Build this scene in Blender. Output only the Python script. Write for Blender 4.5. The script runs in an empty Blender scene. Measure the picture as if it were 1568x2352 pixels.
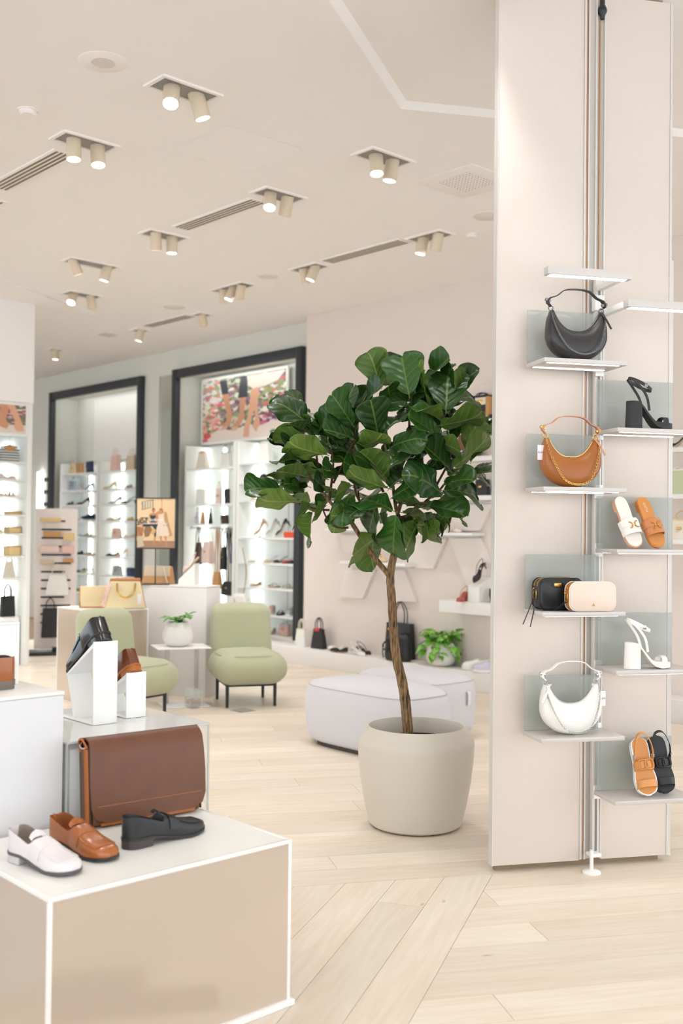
import bpy, math, random
import numpy as np
from mathutils import Vector, Matrix

SC = bpy.context.scene
COL = SC.collection
PI = math.pi
R = math.radians
rnd = random.Random(11)

# ------------------------------------------------------------------ camera
F_PX, PITCH, ROLL, CAM_H = 2432.0, R(0.984), R(0.622), 1.5
cam = bpy.data.cameras.new('camera')
cam.sensor_fit = 'VERTICAL'
cam.sensor_height = 36.0
cam.lens = 36.0 * F_PX / 2352.0
cam.clip_start = 0.05
cam.clip_end = 100
cam.dof.use_dof = True
cam.dof.focus_distance = 4.75
cam.dof.aperture_fstop = 2.3
camo = bpy.data.objects.new('camera', cam)
COL.objects.link(camo)
_fw = Vector((0, math.cos(PITCH), math.sin(PITCH)))
_u0 = Vector((0, -math.sin(PITCH), math.cos(PITCH)))
_x0 = Vector((1, 0, 0))
_rr = _x0 * math.cos(ROLL) + _u0 * math.sin(ROLL)
_uu = -_x0 * math.sin(ROLL) + _u0 * math.cos(ROLL)
camo.matrix_world = Matrix(((_rr.x, _uu.x, -_fw.x, 0), (_rr.y, _uu.y, -_fw.y, 0), (_rr.z, _uu.z, -_fw.z, CAM_H), (0, 0, 0, 1)))
SC.camera = camo

# ------------------------------------------------------------------ world, exposure
W = bpy.data.worlds.new('world')
SC.world = W
W.use_nodes = True
bg = W.node_tree.nodes['Background']
bg.inputs[0].default_value = (0.87, 0.945, 1.0, 1)     # even ambient fill for the open shopfront side, tinted cool to offset warm bounce
bg.inputs[1].default_value = 2.05
SC.view_settings.view_transform = 'Standard'
SC.view_settings.look = 'None'
SC.view_settings.gamma = 1.0
SC.view_settings.use_curve_mapping = False
SC.view_settings.exposure = 0.38
SC.cycles.use_denoising = True
SC.cycles.use_adaptive_sampling = True
SC.cycles.adaptive_threshold = 0.17
SC.cycles.adaptive_min_samples = 16
SC.cycles.max_bounces = 6
SC.cycles.diffuse_bounces = 4
SC.cycles.glossy_bounces = 3
SC.cycles.transmission_bounces = 4
SC.cycles.transparent_max_bounces = 10
SC.cycles.sample_clamp_indirect = 6
SPOT_W = 36.0       # watts of one ceiling spot head
SPOT_COL = (0.995, 0.985, 0.985)

# ------------------------------------------------------------------ frames of the place
PHI = R(42.57)      # the room's axes
PSI = R(13.26)      # the display column's axes
AX = Vector((math.cos(PHI), math.sin(PHI), 0))
BX = Vector((-math.sin(PHI), math.cos(PHI), 0))
CX = Vector((math.cos(PSI), math.sin(PSI), 0))
DX = Vector((-math.sin(PSI), math.cos(PSI), 0))
CEIL = 3.96
CAMP = Vector((0, 0, CAM_H))


def AB(a, b, z=0.0):
    v = AX * a + BX * b
    return Vector((v.x, v.y, z))


def CD(c, d, z=0.0):
    v = CX * c + DX * d
    return Vector((v.x, v.y, z))


def ray(px, py):
    return _fw + _rr * ((px - 784) / F_PX) - _uu * ((py - 1176) / F_PX)


def on_z(px, py, z=0.0):
    d = ray(px, py)
    return CAMP + d * ((z - CAM_H) / d.z)


def on_y(px, py, y):
    d = ray(px, py)
    return CAMP + d * (y / d.y)


def on_plane(px, py, n, c):
    d = ray(px, py)
    return CAMP + d * (c / d.dot(n))


# ------------------------------------------------------------------ materials
MATS = {}


def _nt(name):
    m = bpy.data.materials.new(name)
    m.use_nodes = True
    return m, m.node_tree, m.node_tree.nodes['Principled BSDF']


def rgb(r, g, b):
    f = lambda c: (c / 255 / 12.92) if c <= 10.3 else ((c / 255 + 0.055) / 1.055) ** 2.4
    return (f(r), f(g), f(b), 1)


def mat(name, col, rough=0.5, metal=0.0, noise=0.0, nscale=40.0, bump=0.0, bscale=200.0, spec=0.5, coat=0.0, rand=0.0, sheen=0.0, subs=0.0):
    """plain surface: colour with a little procedural mottling and a fine bump"""
    if name in MATS:
        return MATS[name]
    m, nt, p = _nt(name)
    col = rgb(*col)
    p.inputs['Base Color'].default_value = col
    p.inputs['Roughness'].default_value = rough
    p.inputs['Metallic'].default_value = metal
    p.inputs['Specular IOR Level'].default_value = spec
    p.inputs['Coat Weight'].default_value = coat
    p.inputs['Sheen Weight'].default_value = sheen
    tc = nt.nodes.new('ShaderNodeTexCoord')
    if noise > 0 or rand > 0:
        n = nt.nodes.new('ShaderNodeTexNoise')
        n.inputs['Scale'].default_value = nscale
        n.inputs['Detail'].default_value = 4
        nt.links.new(tc.outputs['Object'], n.inputs['Vector'])
        mr = nt.nodes.new('ShaderNodeMapRange')
        mr.inputs[3].default_value = 1 - noise
        mr.inputs[4].default_value = 1 + noise
        nt.links.new(n.outputs['Fac'], mr.inputs[0])
        hsv = nt.nodes.new('ShaderNodeHueSaturation')
        hsv.inputs['Color'].default_value = col
        val = mr.outputs[0]
        if rand > 0:
            oi = nt.nodes.new('ShaderNodeObjectInfo')
            r2 = nt.nodes.new('ShaderNodeMapRange')
            r2.inputs[3].default_value = 1 - rand
            r2.inputs[4].default_value = 1 + rand
            nt.links.new(oi.outputs['Random'], r2.inputs[0])
            mu = nt.nodes.new('ShaderNodeMath')
            mu.operation = 'MULTIPLY'
            nt.links.new(val, mu.inputs[0])
            nt.links.new(r2.outputs[0], mu.inputs[1])
            val = mu.outputs[0]
        nt.links.new(val, hsv.inputs['Value'])
        nt.links.new(hsv.outputs[0], p.inputs['Base Color'])
    if bump > 0:
        n2 = nt.nodes.new('ShaderNodeTexNoise')
        n2.inputs['Scale'].default_value = bscale
        n2.inputs['Detail'].default_value = 3
        nt.links.new(tc.outputs['Object'], n2.inputs['Vector'])
        b = nt.nodes.new('ShaderNodeBump')
        b.inputs['Strength'].default_value = bump
        b.inputs['Distance'].default_value = 0.002
        nt.links.new(n2.outputs['Fac'], b.inputs['Height'])
        nt.links.new(b.outputs[0], p.inputs['Normal'])
    MATS[name] = m
    return m


def emit(name, col, strength):
    if name in MATS:
        return MATS[name]
    m, nt, p = _nt(name)
    p.inputs['Base Color'].default_value = (0.9, 0.9, 0.9, 1)
    p.inputs['Emission Color'].default_value = (*col, 1)
    p.inputs['Emission Strength'].default_value = strength
    MATS[name] = m
    return m


def leather(name, col, rough=0.38, noise=0.10):
    return mat(name, col, rough, 0, noise, 14, 0.25, 420, 0.5)


def acrylic(name, col, mix, rough=0.04):
    """clear or milky sheet: part see-through, part white, with a glossy face"""
    if name in MATS:
        return MATS[name]
    m, nt, p = _nt(name)
    p.inputs['Base Color'].default_value = rgb(*col)
    p.inputs['Roughness'].default_value = rough
    p.inputs['Alpha'].default_value = mix
    MATS[name] = m
    return m


def glass(name, col=(235, 245, 240), rough=0.02):
    if name in MATS:
        return MATS[name]
    m, nt, p = _nt(name)
    p.inputs['Base Color'].default_value = rgb(*col)
    p.inputs['Roughness'].default_value = rough
    p.inputs['Transmission Weight'].default_value = 1
    p.inputs['IOR'].default_value = 1.35
    MATS[name] = m
    return m


def oak(name, rand=True):
    m, nt, p = _nt(name)
    L = nt.links
    N = nt.nodes
    tc = N.new('ShaderNodeTexCoord')
    oi = N.new('ShaderNodeObjectInfo')
    gm = N.new('ShaderNodeNewGeometry')
    rv = N.new('ShaderNodeMath'); rv.operation = 'ADD'
    L.new(oi.outputs['Random'], rv.inputs[0])
    L.new(gm.outputs['Random Per Island'], rv.inputs[1])
    fr = N.new('ShaderNodeMath'); fr.operation = 'FRACT'
    L.new(rv.outputs[0], fr.inputs[0])
    cmb = N.new('ShaderNodeCombineXYZ')
    sc = N.new('ShaderNodeMath'); sc.operation = 'MULTIPLY'; sc.inputs[1].default_value = 37.0
    L.new(fr.outputs[0], sc.inputs[0])
    L.new(sc.outputs[0], cmb.inputs[0]); L.new(sc.outputs[0], cmb.inputs[1])
    ad = N.new('ShaderNodeVectorMath'); ad.operation = 'ADD'
    L.new(tc.outputs['Object'], ad.inputs[0]); L.new(cmb.outputs[0], ad.inputs[1])
    mp = N.new('ShaderNodeMapping')
    mp.inputs['Scale'].default_value = (2.2, 26.0, 1)
    L.new(ad.outputs[0], mp.inputs[0])
    n1 = N.new('ShaderNodeTexNoise'); n1.inputs['Scale'].default_value = 1.6; n1.inputs['Detail'].default_value = 6; n1.inputs['Distortion'].default_value = 0.6
    L.new(mp.outputs[0], n1.inputs[0])
    mp2 = N.new('ShaderNodeMapping'); mp2.inputs['Scale'].default_value = (1.0, 4.0, 1)
    L.new(ad.outputs[0], mp2.inputs[0])
    n2 = N.new('ShaderNodeTexNoise'); n2.inputs['Scale'].default_value = 1.1; n2.inputs['Detail'].default_value = 2
    L.new(mp2.outputs[0], n2.inputs[0])
    r1 = N.new('ShaderNodeValToRGB')
    r1.color_ramp.elements[0].position = 0.3; r1.color_ramp.elements[0].color = rgb(214, 192, 164)
    r1.color_ramp.elements[1].position = 0.75; r1.color_ramp.elements[1].color = rgb(234, 220, 202)
    L.new(n1.outputs['Fac'], r1.inputs[0])
    r2 = N.new('ShaderNodeValToRGB')
    r2.color_ramp.elements[0].position = 0.3; r2.color_ramp.elements[0].color = rgb(230, 211, 184)
    r2.color_ramp.elements[1].position = 0.7; r2.color_ramp.elements[1].color = rgb(241, 230, 215)
    L.new(n2.outputs['Fac'], r2.inputs[0])
    mx = N.new('ShaderNodeMix'); mx.data_type = 'RGBA'; mx.inputs[0].default_value = 0.5
    L.new(r1.outputs[0], mx.inputs[6]); L.new(r2.outputs[0], mx.inputs[7])
    # knots
    vo = N.new('ShaderNodeTexVoronoi'); vo.inputs['Scale'].default_value = 2.3
    mp3 = N.new('ShaderNodeMapping'); mp3.inputs['Scale'].default_value = (0.8, 2.0, 1)
    L.new(ad.outputs[0], mp3.inputs[0]); L.new(mp3.outputs[0], vo.inputs['Vector'])
    kr = N.new('ShaderNodeMapRange'); kr.inputs[1].default_value = 0.0; kr.inputs[2].default_value = 0.045; kr.inputs[3].default_value = 0.55; kr.inputs[4].default_value = 0.0
    L.new(vo.outputs['Distance'], kr.inputs[0])
    mk = N.new('ShaderNodeMix'); mk.data_type = 'RGBA'
    L.new(kr.outputs[0], mk.inputs[0]); L.new(mx.outputs[2], mk.inputs[6]); mk.inputs[7].default_value = rgb(120, 96, 74)
    hs = N.new('ShaderNodeHueSaturation')
    vr = N.new('ShaderNodeMapRange'); vr.inputs[3].default_value = 0.90; vr.inputs[4].default_value = 1.06
    L.new(fr.outputs[0], vr.inputs[0]); L.new(vr.outputs[0], hs.inputs['Value'])
    hs.inputs['Saturation'].default_value = 0.85
    L.new(mk.outputs[2], hs.inputs['Color'])
    L.new(hs.outputs[0], p.inputs['Base Color'])
    p.inputs['Roughness'].default_value = 0.42
    p.inputs['Specular IOR Level'].default_value = 0.4
    bp = N.new('ShaderNodeBump'); bp.inputs['Strength'].default_value = 0.12; bp.inputs['Distance'].default_value = 0.002
    L.new(n1.outputs['Fac'], bp.inputs['Height']); L.new(bp.outputs[0], p.inputs['Normal'])
    MATS[name] = m
    return m


def vcol_mat(name, rough=0.4):
    if name in MATS:
        return MATS[name]
    m, nt, p = _nt(name)
    a = nt.nodes.new('ShaderNodeVertexColor')
    a.layer_name = 'print'
    nt.links.new(a.outputs[0], p.inputs['Base Color'])
    p.inputs['Roughness'].default_value = rough
    MATS[name] = m
    return m


# ------------------------------------------------------------------ mesh builder
class MB:
    def __init__(s):
        s.v = []; s.f = []; s.m = []; s.uv = None

    def add(s, vs, fs, mi=0, M=None):
        o = len(s.v)
        for q in vs:
            q = Vector(q)
            s.v.append(M @ q if M is not None else q)
        for f in fs:
            s.f.append(tuple(i + o for i in f)); s.m.append(mi)
        return s

    def box(s, x0, x1, y0, y1, z0, z1, mi=0, M=None):
        vs = [(x0, y0, z0), (x1, y0, z0), (x1, y1, z0), (x0, y1, z0), (x0, y0, z1), (x1, y0, z1), (x1, y1, z1), (x0, y1, z1)]
        fs = [(3, 2, 1, 0), (4, 5, 6, 7), (0, 1, 5, 4), (1, 2, 6, 5), (2, 3, 7, 6), (3, 0, 4, 7)]
        return s.add(vs, fs, mi, M)

    def rbox(s, x0, x1, y0, y1, z0, z1, r=0.004, seg=2, mi=0, M=None, warp=None):
        """box with every edge rounded"""
        c = Vector(((x0 + x1) / 2, (y0 + y1) / 2, (z0 + z1) / 2))
        h = Vector(((x1 - x0) / 2, (y1 - y0) / 2, (z1 - z0) / 2))
        r = min(r, h.x, h.y, h.z)
        inn = Vector((max(h.x - r, 1e-5), max(h.y - r, 1e-5), max(h.z - r, 1e-5)))

        def ticks(i):
            t = [-h[i] + r * (1 - math.cos(PI / 2 * k / seg) if False else k / seg) for k in range(seg + 1)]
            mid = 1 if r < 0.03 else 3
            a, b = -inn[i], inn[i]
            t += [a + (b - a) * k / (mid + 1) for k in range(1, mid + 1)] if mid > 1 else []
            t += [h[i] - r * (k / seg) for k in range(seg, -1, -1)]
            return t
        T = [ticks(0), ticks(1), ticks(2)]
        idx = {}; vs = []; fs = []

        def vid(p):
            k = (round(p[0], 6), round(p[1], 6), round(p[2], 6))
            if k not in idx:
                q = Vector([max(-inn[i], min(inn[i], p[i])) for i in range(3)])
                n = Vector(p) - q
                # even spacing on the rounded corner
                if n.length > 1e-9:
                    n = Vector([math.tan(PI / 4 * (n[i] / r)) if r > 0 else 0 for i in range(3)])
                    n.normalize()
                idx[k] = len(vs)
                vs.append(c + q + n * r)
            return idx[k]
        for ax in range(3):
            u, w = (ax + 1) % 3, (ax + 2) % 3
            for sg in (-1, 1):
                for i in range(len(T[u]) - 1):
                    for j in range(len(T[w]) - 1):
                        qd = []
                        for (a, b) in ((i, j), (i + 1, j), (i + 1, j + 1), (i, j + 1)):
                            p = [0, 0, 0]; p[ax] = sg * h[ax]; p[u] = T[u][a]; p[w] = T[w][b]
                            qd.append(vid(p))
                        if len(set(qd)) < 3:
                            continue
                        if sg < 0:
                            qd = qd[::-1]
                        fs.append(tuple(qd))
        if warp:
            vs = [Vector(warp(q)) for q in vs]
        return s.add(vs, fs, mi, M)

    def lathe(s, prof, n=32, mi=0, M=None, cap=True):
        vs = []; fs = []
        for (r, z) in prof:
            for k in range(n):
                a = 2 * PI * k / n
                vs.append((r * math.cos(a), r * math.sin(a), z))
        for i in range(len(prof) - 1):
            for k in range(n):
                k2 = (k + 1) % n
                fs.append((i * n + k, i * n + k2, (i + 1) * n + k2, (i + 1) * n + k))
        if cap:
            if prof[0][0] > 1e-6: fs.append(tuple(range(n - 1, -1, -1)))
            if prof[-1][0] > 1e-6: fs.append(tuple((len(prof) - 1) * n + k for k in range(n)))
        return s.add(vs, fs, mi, M)

    def cyl(s, r, z0, z1, n=20, mi=0, M=None):
        return s.lathe([(r, z0), (r, z1)], n, mi, M)

    def loft(s, rings, closed=True, caps=True, mi=0, M=None):
        n = len(rings[0]); vs = [p for rg in rings for p in rg]; fs = []
        for i in range(len(rings) - 1):
            for k in range(n if closed else n - 1):
                k2 = (k + 1) % n
                fs.append((i * n + k, i * n + k2, (i + 1) * n + k2, (i + 1) * n + k))
        if caps and closed:
            fs.append(tuple(range(n - 1, -1, -1)))
            fs.append(tuple((len(rings) - 1) * n + k for k in range(n)))
        return s.add(vs, fs, mi, M)

    def tube(s, path, rad, n=8, closed=False, mi=0, M=None, caps=True):
        P = [Vector(p) for p in path]; m = len(P)
        rads = rad if hasattr(rad, '__len__') else [rad] * m
        rings = []; up = None
        for i in range(m):
            if closed: t = P[(i + 1) % m] - P[i - 1]
            else: t = P[min(i + 1, m - 1)] - P[max(i - 1, 0)]
            if t.length < 1e-9: t = Vector((0, 0, 1))
            t.normalize()
            if up is None:
                up = Vector((0, 0, 1)) if abs(t.z) < 0.9 else Vector((1, 0, 0))
            b = t.cross(up)
            if b.length < 1e-6: b = t.orthogonal()
            b.normalize(); up = b.cross(t).normalized()
            rings.append([P[i] + (b * math.cos(2 * PI * k / n) + up * math.sin(2 * PI * k / n)) * rads[i] for k in range(n)])
        if closed: rings.append(rings[0])
        return s.loft(rings, True, caps and not closed, mi, M)

    def strap(s, path, w, t, side, mi=0, M=None, closed=False):
        """flat band along a path; `side` is the direction of its width (one vector or one per point)"""
        P = [Vector(p) for p in path]; m = len(P); rings = []
        for i in range(m):
            if closed: tg = P[(i + 1) % m] - P[i - 1]
            else: tg = P[min(i + 1, m - 1)] - P[max(i - 1, 0)]
            tg.normalize()
            sd = Vector(side[i] if hasattr(side[0], '__len__') else side)
            sd = (sd - tg * sd.dot(tg)).normalized()
            nn = tg.cross(sd).normalized()
            ww = w[i] if hasattr(w, '__len__') else w
            a, b = sd * ww / 2, nn * t / 2
            rings.append([P[i] - a - b, P[i] + a - b, P[i] + a + b, P[i] - a + b])
        if closed: rings.append(rings[0])
        return s.loft(rings, True, not closed, mi, M)

    def prism(s, poly, z0, z1, mi=0, M=None):
        n = len(poly)
        vs = [(p[0], p[1], z0) for p in poly] + [(p[0], p[1], z1) for p in poly]
        fs = [tuple(range(n - 1, -1, -1)), tuple(range(n, 2 * n))]
        fs += [(k, (k + 1) % n, (k + 1) % n + n, k + n) for k in range(n)]
        return s.add(vs, fs, mi, M)

    def torus(s, R_, r_, n=16, k=6, M=None, mi=0, sx=1.0):
        pts = [(R_ * sx * math.cos(2 * PI * i / n), R_ * math.sin(2 * PI * i / n), 0) for i in range(n)]
        return s.tube(pts, r_, k, True, mi, M)

    def mesh(s, name, mats, sharp=35, smooth=True):
        me = bpy.data.meshes.new(name)
        me.from_pydata([tuple(q) for q in s.v], [], s.f)
        if not isinstance(mats, (list, tuple)): mats = [mats]
        for m in mats: me.materials.append(m)
        if len(mats) > 1: me.polygons.foreach_set('material_index', s.m)
        if smooth:
            me.polygons.foreach_set('use_smooth', [True] * len(s.f))
            me.set_sharp_from_angle(angle=R(sharp))
        me.update()
        return me

    def build(s, name, mats, parent=None, loc=(0, 0, 0), rz=0.0, sharp=35, smooth=True, label=None):
        o = bpy.data.objects.new(name, s.mesh(name, mats, sharp, smooth))
        COL.objects.link(o)
        o.location = loc
        o.rotation_euler = (0, 0, rz)
        if parent is not None: o.parent = parent
        if label: o['label'] = label
        return o


def tag(o, label, cat, group=None, kind=None):
    if label: o['label'] = label
    if cat: o['category'] = cat
    if group: o['group'] = group
    if kind: o['kind'] = kind
    return o


def thing(name, label, cat, loc=(0, 0, 0), rz=0.0, group=None, rot=None):
    o = bpy.data.objects.new(name, None)
    o.empty_display_size = 0.05
    COL.objects.link(o)
    o.location = loc
    o.rotation_euler = rot if rot else (0, 0, rz)
    return tag(o, label, cat, group)


def struct(o, label=None):
    o['kind'] = 'structure'
    if label: o['label'] = label
    return o


def copy_tree(o, parent=None):
    c = o.copy(); COL.objects.link(c)
    if parent is not None: c.parent = parent
    for ch in list(o.children): copy_tree(ch, c)
    return c


def text_mesh(s, size, material, parent, M, name='lettering', extrude=0.0003, spacing=1.0):
    cu = bpy.data.curves.new(name, 'FONT')
    cu.body = s; cu.size = size; cu.align_x = 'CENTER'; cu.align_y = 'CENTER'; cu.extrude = extrude
    cu.space_character = spacing
    t = bpy.data.objects.new(name, cu)
    COL.objects.link(t)
    dg = bpy.context.evaluated_depsgraph_get()
    me = bpy.data.meshes.new_from_object(t.evaluated_get(dg))
    bpy.data.objects.remove(t)
    me.materials.clear(); me.materials.append(material)
    o = bpy.data.objects.new(name, me)
    COL.objects.link(o)
    o.parent = parent
    o.matrix_local = M
    return o


def spline(pts, n=8):
    """Catmull-Rom through the points"""
    P = [Vector(p) for p in pts]; out = []
    for i in range(len(P) - 1):
        p0 = P[max(i - 1, 0)]; p1 = P[i]; p2 = P[i + 1]; p3 = P[min(i + 2, len(P) - 1)]
        for k in range(n):
            t = k / n
            out.append(0.5 * ((2 * p1) + (p2 - p0) * t + (2 * p0 - 5 * p1 + 4 * p2 - p3) * t * t + (3 * p1 - p0 - 3 * p2 + p3) * t ** 3))
    out.append(P[-1])
    return out


def interp(t, xs, ys):
    return float(np.interp(t, xs, ys))


RX, RY, RZ = (lambda a: Matrix.Rotation(a, 4, 'X')), (lambda a: Matrix.Rotation(a, 4, 'Y')), (lambda a: Matrix.Rotation(a, 4, 'Z'))
TR = lambda x, y, z: Matrix.Translation((x, y, z))

# common materials
M_WALL = mat('wall_paint_blush', (231, 219, 211), 0.8, noise=0.015, nscale=3)
M_WALLG = mat('wall_paint_grey', (222, 222, 214), 0.8, noise=0.015, nscale=3)
M_CEIL = mat('ceiling_paint', (249, 245, 241), 0.85, noise=0.012, nscale=2)
M_WHITE = mat('white_lacquer', (238, 236, 232), 0.35, noise=0.01, nscale=6)
M_WHITEM = mat('white_matt', (236, 233, 228), 0.6, noise=0.015, nscale=8)
M_BLACKM = mat('black_metal', (34, 36, 40), 0.45, 0.0, noise=0.05, nscale=30)
M_GOLD = mat('gold_metal', (214, 172, 96), 0.25, 1.0)
M_SILVER = mat('silver_metal', (200, 200, 198), 0.25, 1.0)
M_GUN = mat('gunmetal', (128, 128, 130), 0.28, 0.9)

# ================================================================== THE SETTING
# ---- floor: oak boards laid in two directions that meet at 60 degrees
M_OAK = oak('pale_oak')
M_SUB = mat('floor_underlay', (150, 122, 92), 0.7, noise=0.05)
floor = struct(MB().box(-14, 7, -2.2, 24, -0.12, -0.0035).build('floor', M_SUB), 'pale oak floor laid in boards')
F_ANG, W_ANG = R(12.6), R(72.1)
APEX = Vector((0.68, 4.67))
PW, GAP = 0.19, 0.0009


def clip(poly, n, c):
    out = []
    for i in range(len(poly)):
        p, q = poly[i], poly[(i + 1) % len(poly)]
        dp, dq = p.dot(n) - c, q.dot(n) - c
        if dp >= 0: out.append(p)
        if (dp > 0) != (dq > 0) and abs(dp - dq) > 1e-9:
            out.append(p + (q - p) * (dp / (dp - dq)))
    return out


def lay(ang, rows, umin, umax, half=None):
    e1 = Vector((math.cos(ang), math.sin(ang))); e2 = Vector((-e1.y, e1.x))
    for k in rows:
        u = umin - rnd.uniform(0, 1.8)
        while u < umax:
            ln = rnd.choice((1.9, 1.9, 1.5, 1.2, 2.2))
            u1 = u + ln
            poly = [(u + GAP, k * PW + GAP), (u1 - GAP, k * PW + GAP), (u1 - GAP, (k + 1) * PW - GAP), (u + GAP, (k + 1) * PW - GAP)]
            u = u1
            poly = [APEX + e1 * p[0] + e2 * p[1] for p in poly]
            if half: poly = clip(poly, half[0], half[1])
            if len(poly) < 3: continue
            c = sum(poly, Vector((0, 0))) / len(poly)
            if not (2.3 < c.y < 14.6 and abs(c.x + 0.25) < 0.345 * c.y + 1.35): continue
            if c.y > 6 and c.x > 0.36 * c.y + 0.9: continue
            if AX.x * c.x + AX.y * c.y > 8.4: continue
            loc = [(Vector(((p - c).dot(e1), (p - c).dot(e2)))) for p in poly]
            o = MB().prism(loc, -0.006, 0.0).build('plank', M_OAK, floor, (c.x, c.y, 0), ang, smooth=False)


nF = Vector((-math.sin(F_ANG), math.cos(F_ANG)))
nW = Vector((math.sin(W_ANG), -math.cos(W_ANG)))      # to the right of the seam
lay(F_ANG, range(0, 54), -7, 6)
lay(F_ANG, range(-16, 0), -2, 4, (nW, nW.dot(APEX) + GAP))
lay(W_ANG, range(0, 14), -5, 3, (-nF, -nF.dot(APEX) + GAP))

# ---- ceiling with its raised field (the edges run along the same two directions)
CA = Vector((0.32, 6.13, 0))
dF = Vector((math.cos(F_ANG), math.sin(F_ANG), 0)); dW = Vector((-math.cos(W_ANG), -math.sin(W_ANG), 0))
cb = MB()
far1, far2 = CA + dW * 14, CA + dF * 16
o_ = [Vector((-16, far1.y, 0)), Vector((-16, 24, 0)), Vector((far2.x, 24, 0))]
for tri in ((CA, o_[1], o_[0]), (CA, o_[0], far1), (CA, o_[2], o_[1]), (CA, far2, o_[2])):
    cb.add([(p.x, p.y, CEIL) for p in tri], [(0, 1, 2)])
for tri in ((CA, o_[1], o_[0]), (CA, o_[0], far1), (CA, o_[2], o_[1]), (CA, far2, o_[2])):
    cb.add([(p.x, p.y, CEIL + 0.25) for p in tri], [(2, 1, 0)])
ceiling = struct(cb.build('ceiling', M_CEIL, smooth=False), 'smooth warm white ceiling')
inn = (dF + dW).normalized() * 0.045
RISE = 0.035
rb = MB()
q = [CA, far2, far2 + inn, CA + inn]
rb.add([(q[0].x, q[0].y, CEIL), (q[1].x, q[1].y, CEIL), (q[2].x, q[2].y, CEIL + RISE), (q[3].x, q[3].y, CEIL + RISE)], [(0, 3, 2, 1)])
q = [CA, far1, far1 + inn, CA + inn]
rb.add([(q[0].x, q[0].y, CEIL), (q[1].x, q[1].y, CEIL), (q[2].x, q[2].y, CEIL + RISE), (q[3].x, q[3].y, CEIL + RISE)], [(0, 1, 2, 3)])
rb.build('bevelled_edge', M_CEIL, ceiling, smooth=False)
rb = MB()
q = [CA + inn, far2 + inn, Vector((far2.x, far1.y, 0)), far1 + inn]
rb.add([(p.x, p.y, CEIL + RISE) for p in q], [(0, 3, 2, 1)])
rb.add([(p.x, p.y, CEIL + RISE + 0.2) for p in q], [(0, 1, 2, 3)])
rb.build('raised_field', M_CEIL, ceiling, smooth=False)
# thin dropped soffit over the left wall unit
sp = [on_z(-120, 595, CEIL), on_z(222, 721, CEIL), on_z(84, 722, CEIL), AB(5.3, 11.3), AB(3.2, 11.3)]
MB().prism([(p.x, p.y) for p in sp], CEIL - 0.03, CEIL + 0.02).build('dropped_soffit', M_CEIL, ceiling, smooth=False)

# ---- back wall: blush section on the right, grey section with the framed bays on the left
WA, WB = 7.92, 8.14          # wall planes (distance along the room's first axis)
BACK = 8.58                  # back of the bays
FR = 8.12                    # front of the black frames


def room_box(name, a0, a1, b0, b1, z0, z1, m, parent=None, r=0.0, label=None):
    mb = MB()
    if r: mb.rbox(a0, a1, b0, b1, z0, z1, r)
    else: mb.box(a0, a1, b0, b1, z0, z1)
    o = mb.build(name, m, parent, (0, 0, 0), 0 if parent else PHI, label=label)
    return o


wall_back = struct(room_box('wall_back', WA, WA + 0.9, 1.0, 9.24, 0, CEIL, M_WALL), 'blush painted back wall')
wall_bays = struct(room_box('wall_left', BACK, BACK + 0.2, 9.24, 18.59, 0, CEIL, M_WALLG), 'grey white back wall with framed bays')
for (b0, b1, z0, z1) in ((9.24, 9.52, 0, CEIL), (12.24, 13.03, 0, CEIL), (15.80, 18.59, 0, CEIL), (9.52, 12.24, 3.60, CEIL), (13.03, 15.80, 3.60, CEIL)):
    room_box('wall_section', WB, BACK + 0.01, b0, b1, z0, z1, M_WALLG, wall_bays)
struct(room_box('wall_far', 0.0, 8.6, 18.6, 18.9, 0, CEIL, M_WALLG), 'pale far wall at the end of the shop')
# plinth along the wall
plinth = thing('display_plinth', 'long low white plinth running along the foot of the back wall', 'plinth', (0, 0, 0), PHI)
b = 2.2
while b < 12.2:
    b1 = min(b + 2.49, 12.2)
    MB().rbox(7.65, 7.915 if b1 < 9.3 else 7.915, b, b1 - 0.003, 0.0, 0.185, 0.004, 1).build('plinth_block', M_WHITEM, plinth)
    b = b1

# black frames round the two bays
M_FRAME = mat('charcoal_frame', (46, 50, 56), 0.45, noise=0.04)


def bay_frame(b0, b1, label):
    t = thing('bay_frame', label, 'frame', (0, 0, 0), PHI)
    for (y0, y1) in ((b0, b0 + 0.10), (b1 - 0.10, b1)):
        MB().rbox(WB - 0.080, WB - 0.002, y0, y1, 0.192, 3.67, 0.004, 1).build('upright', M_FRAME, t)
    MB().rbox(WB - 0.075, WB - 0.002, b0 + 0.1, b1 - 0.1, 3.55, 3.67, 0.004, 1).build('top_rail', M_FRAME, t)
    return t


bay_frame(9.51, 12.24, 'tall charcoal frame round the shelf bay with the flower poster')
bay_frame(13.03, 15.80, 'tall charcoal frame round the shelf bay left of the mirror')
# base floor of the bays
for (b0, b1) in ((9.62, 12.14), (13.13, 15.70)):
    room_box('wall_base', WB + 0.001, BACK, b0, b1, 0, 0.19, M_WHITE, wall_bays)

# mirror on the pier between the bays
mir = thing('pier_mirror', 'tall narrow mirror on the pier between the two framed bays', 'mirror', AB(WB - 0.014, 12.46, 0.2), PHI)
MB().box(-0.006, 0.012, -0.15, 0.15, 0, 3.42).build('mirror_glass', mat('mirror_silver', (225, 232, 228), 0.02, 1.0), mir)
for y in (-0.16, 0.16): MB().box(-0.012, 0.012, y - 0.012, y + 0.012, 0, 3.42).build('edge_trim', M_SILVER, mir)

# ---- ceiling fittings
M_TRIM = mat('fitting_white', (247, 242, 237), 0.5)
M_RECESS_TONE = mat('recess_shade_grey', (150, 146, 142), 0.6)
M_HEAD = mat('spot_head', (222, 206, 182), 0.45)
M_LENS = emit('spot_lens', (1.0, 0.97, 0.97), 10.0)
M_DARK = mat('slot_dark', (134, 122, 104), 0.8)


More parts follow.
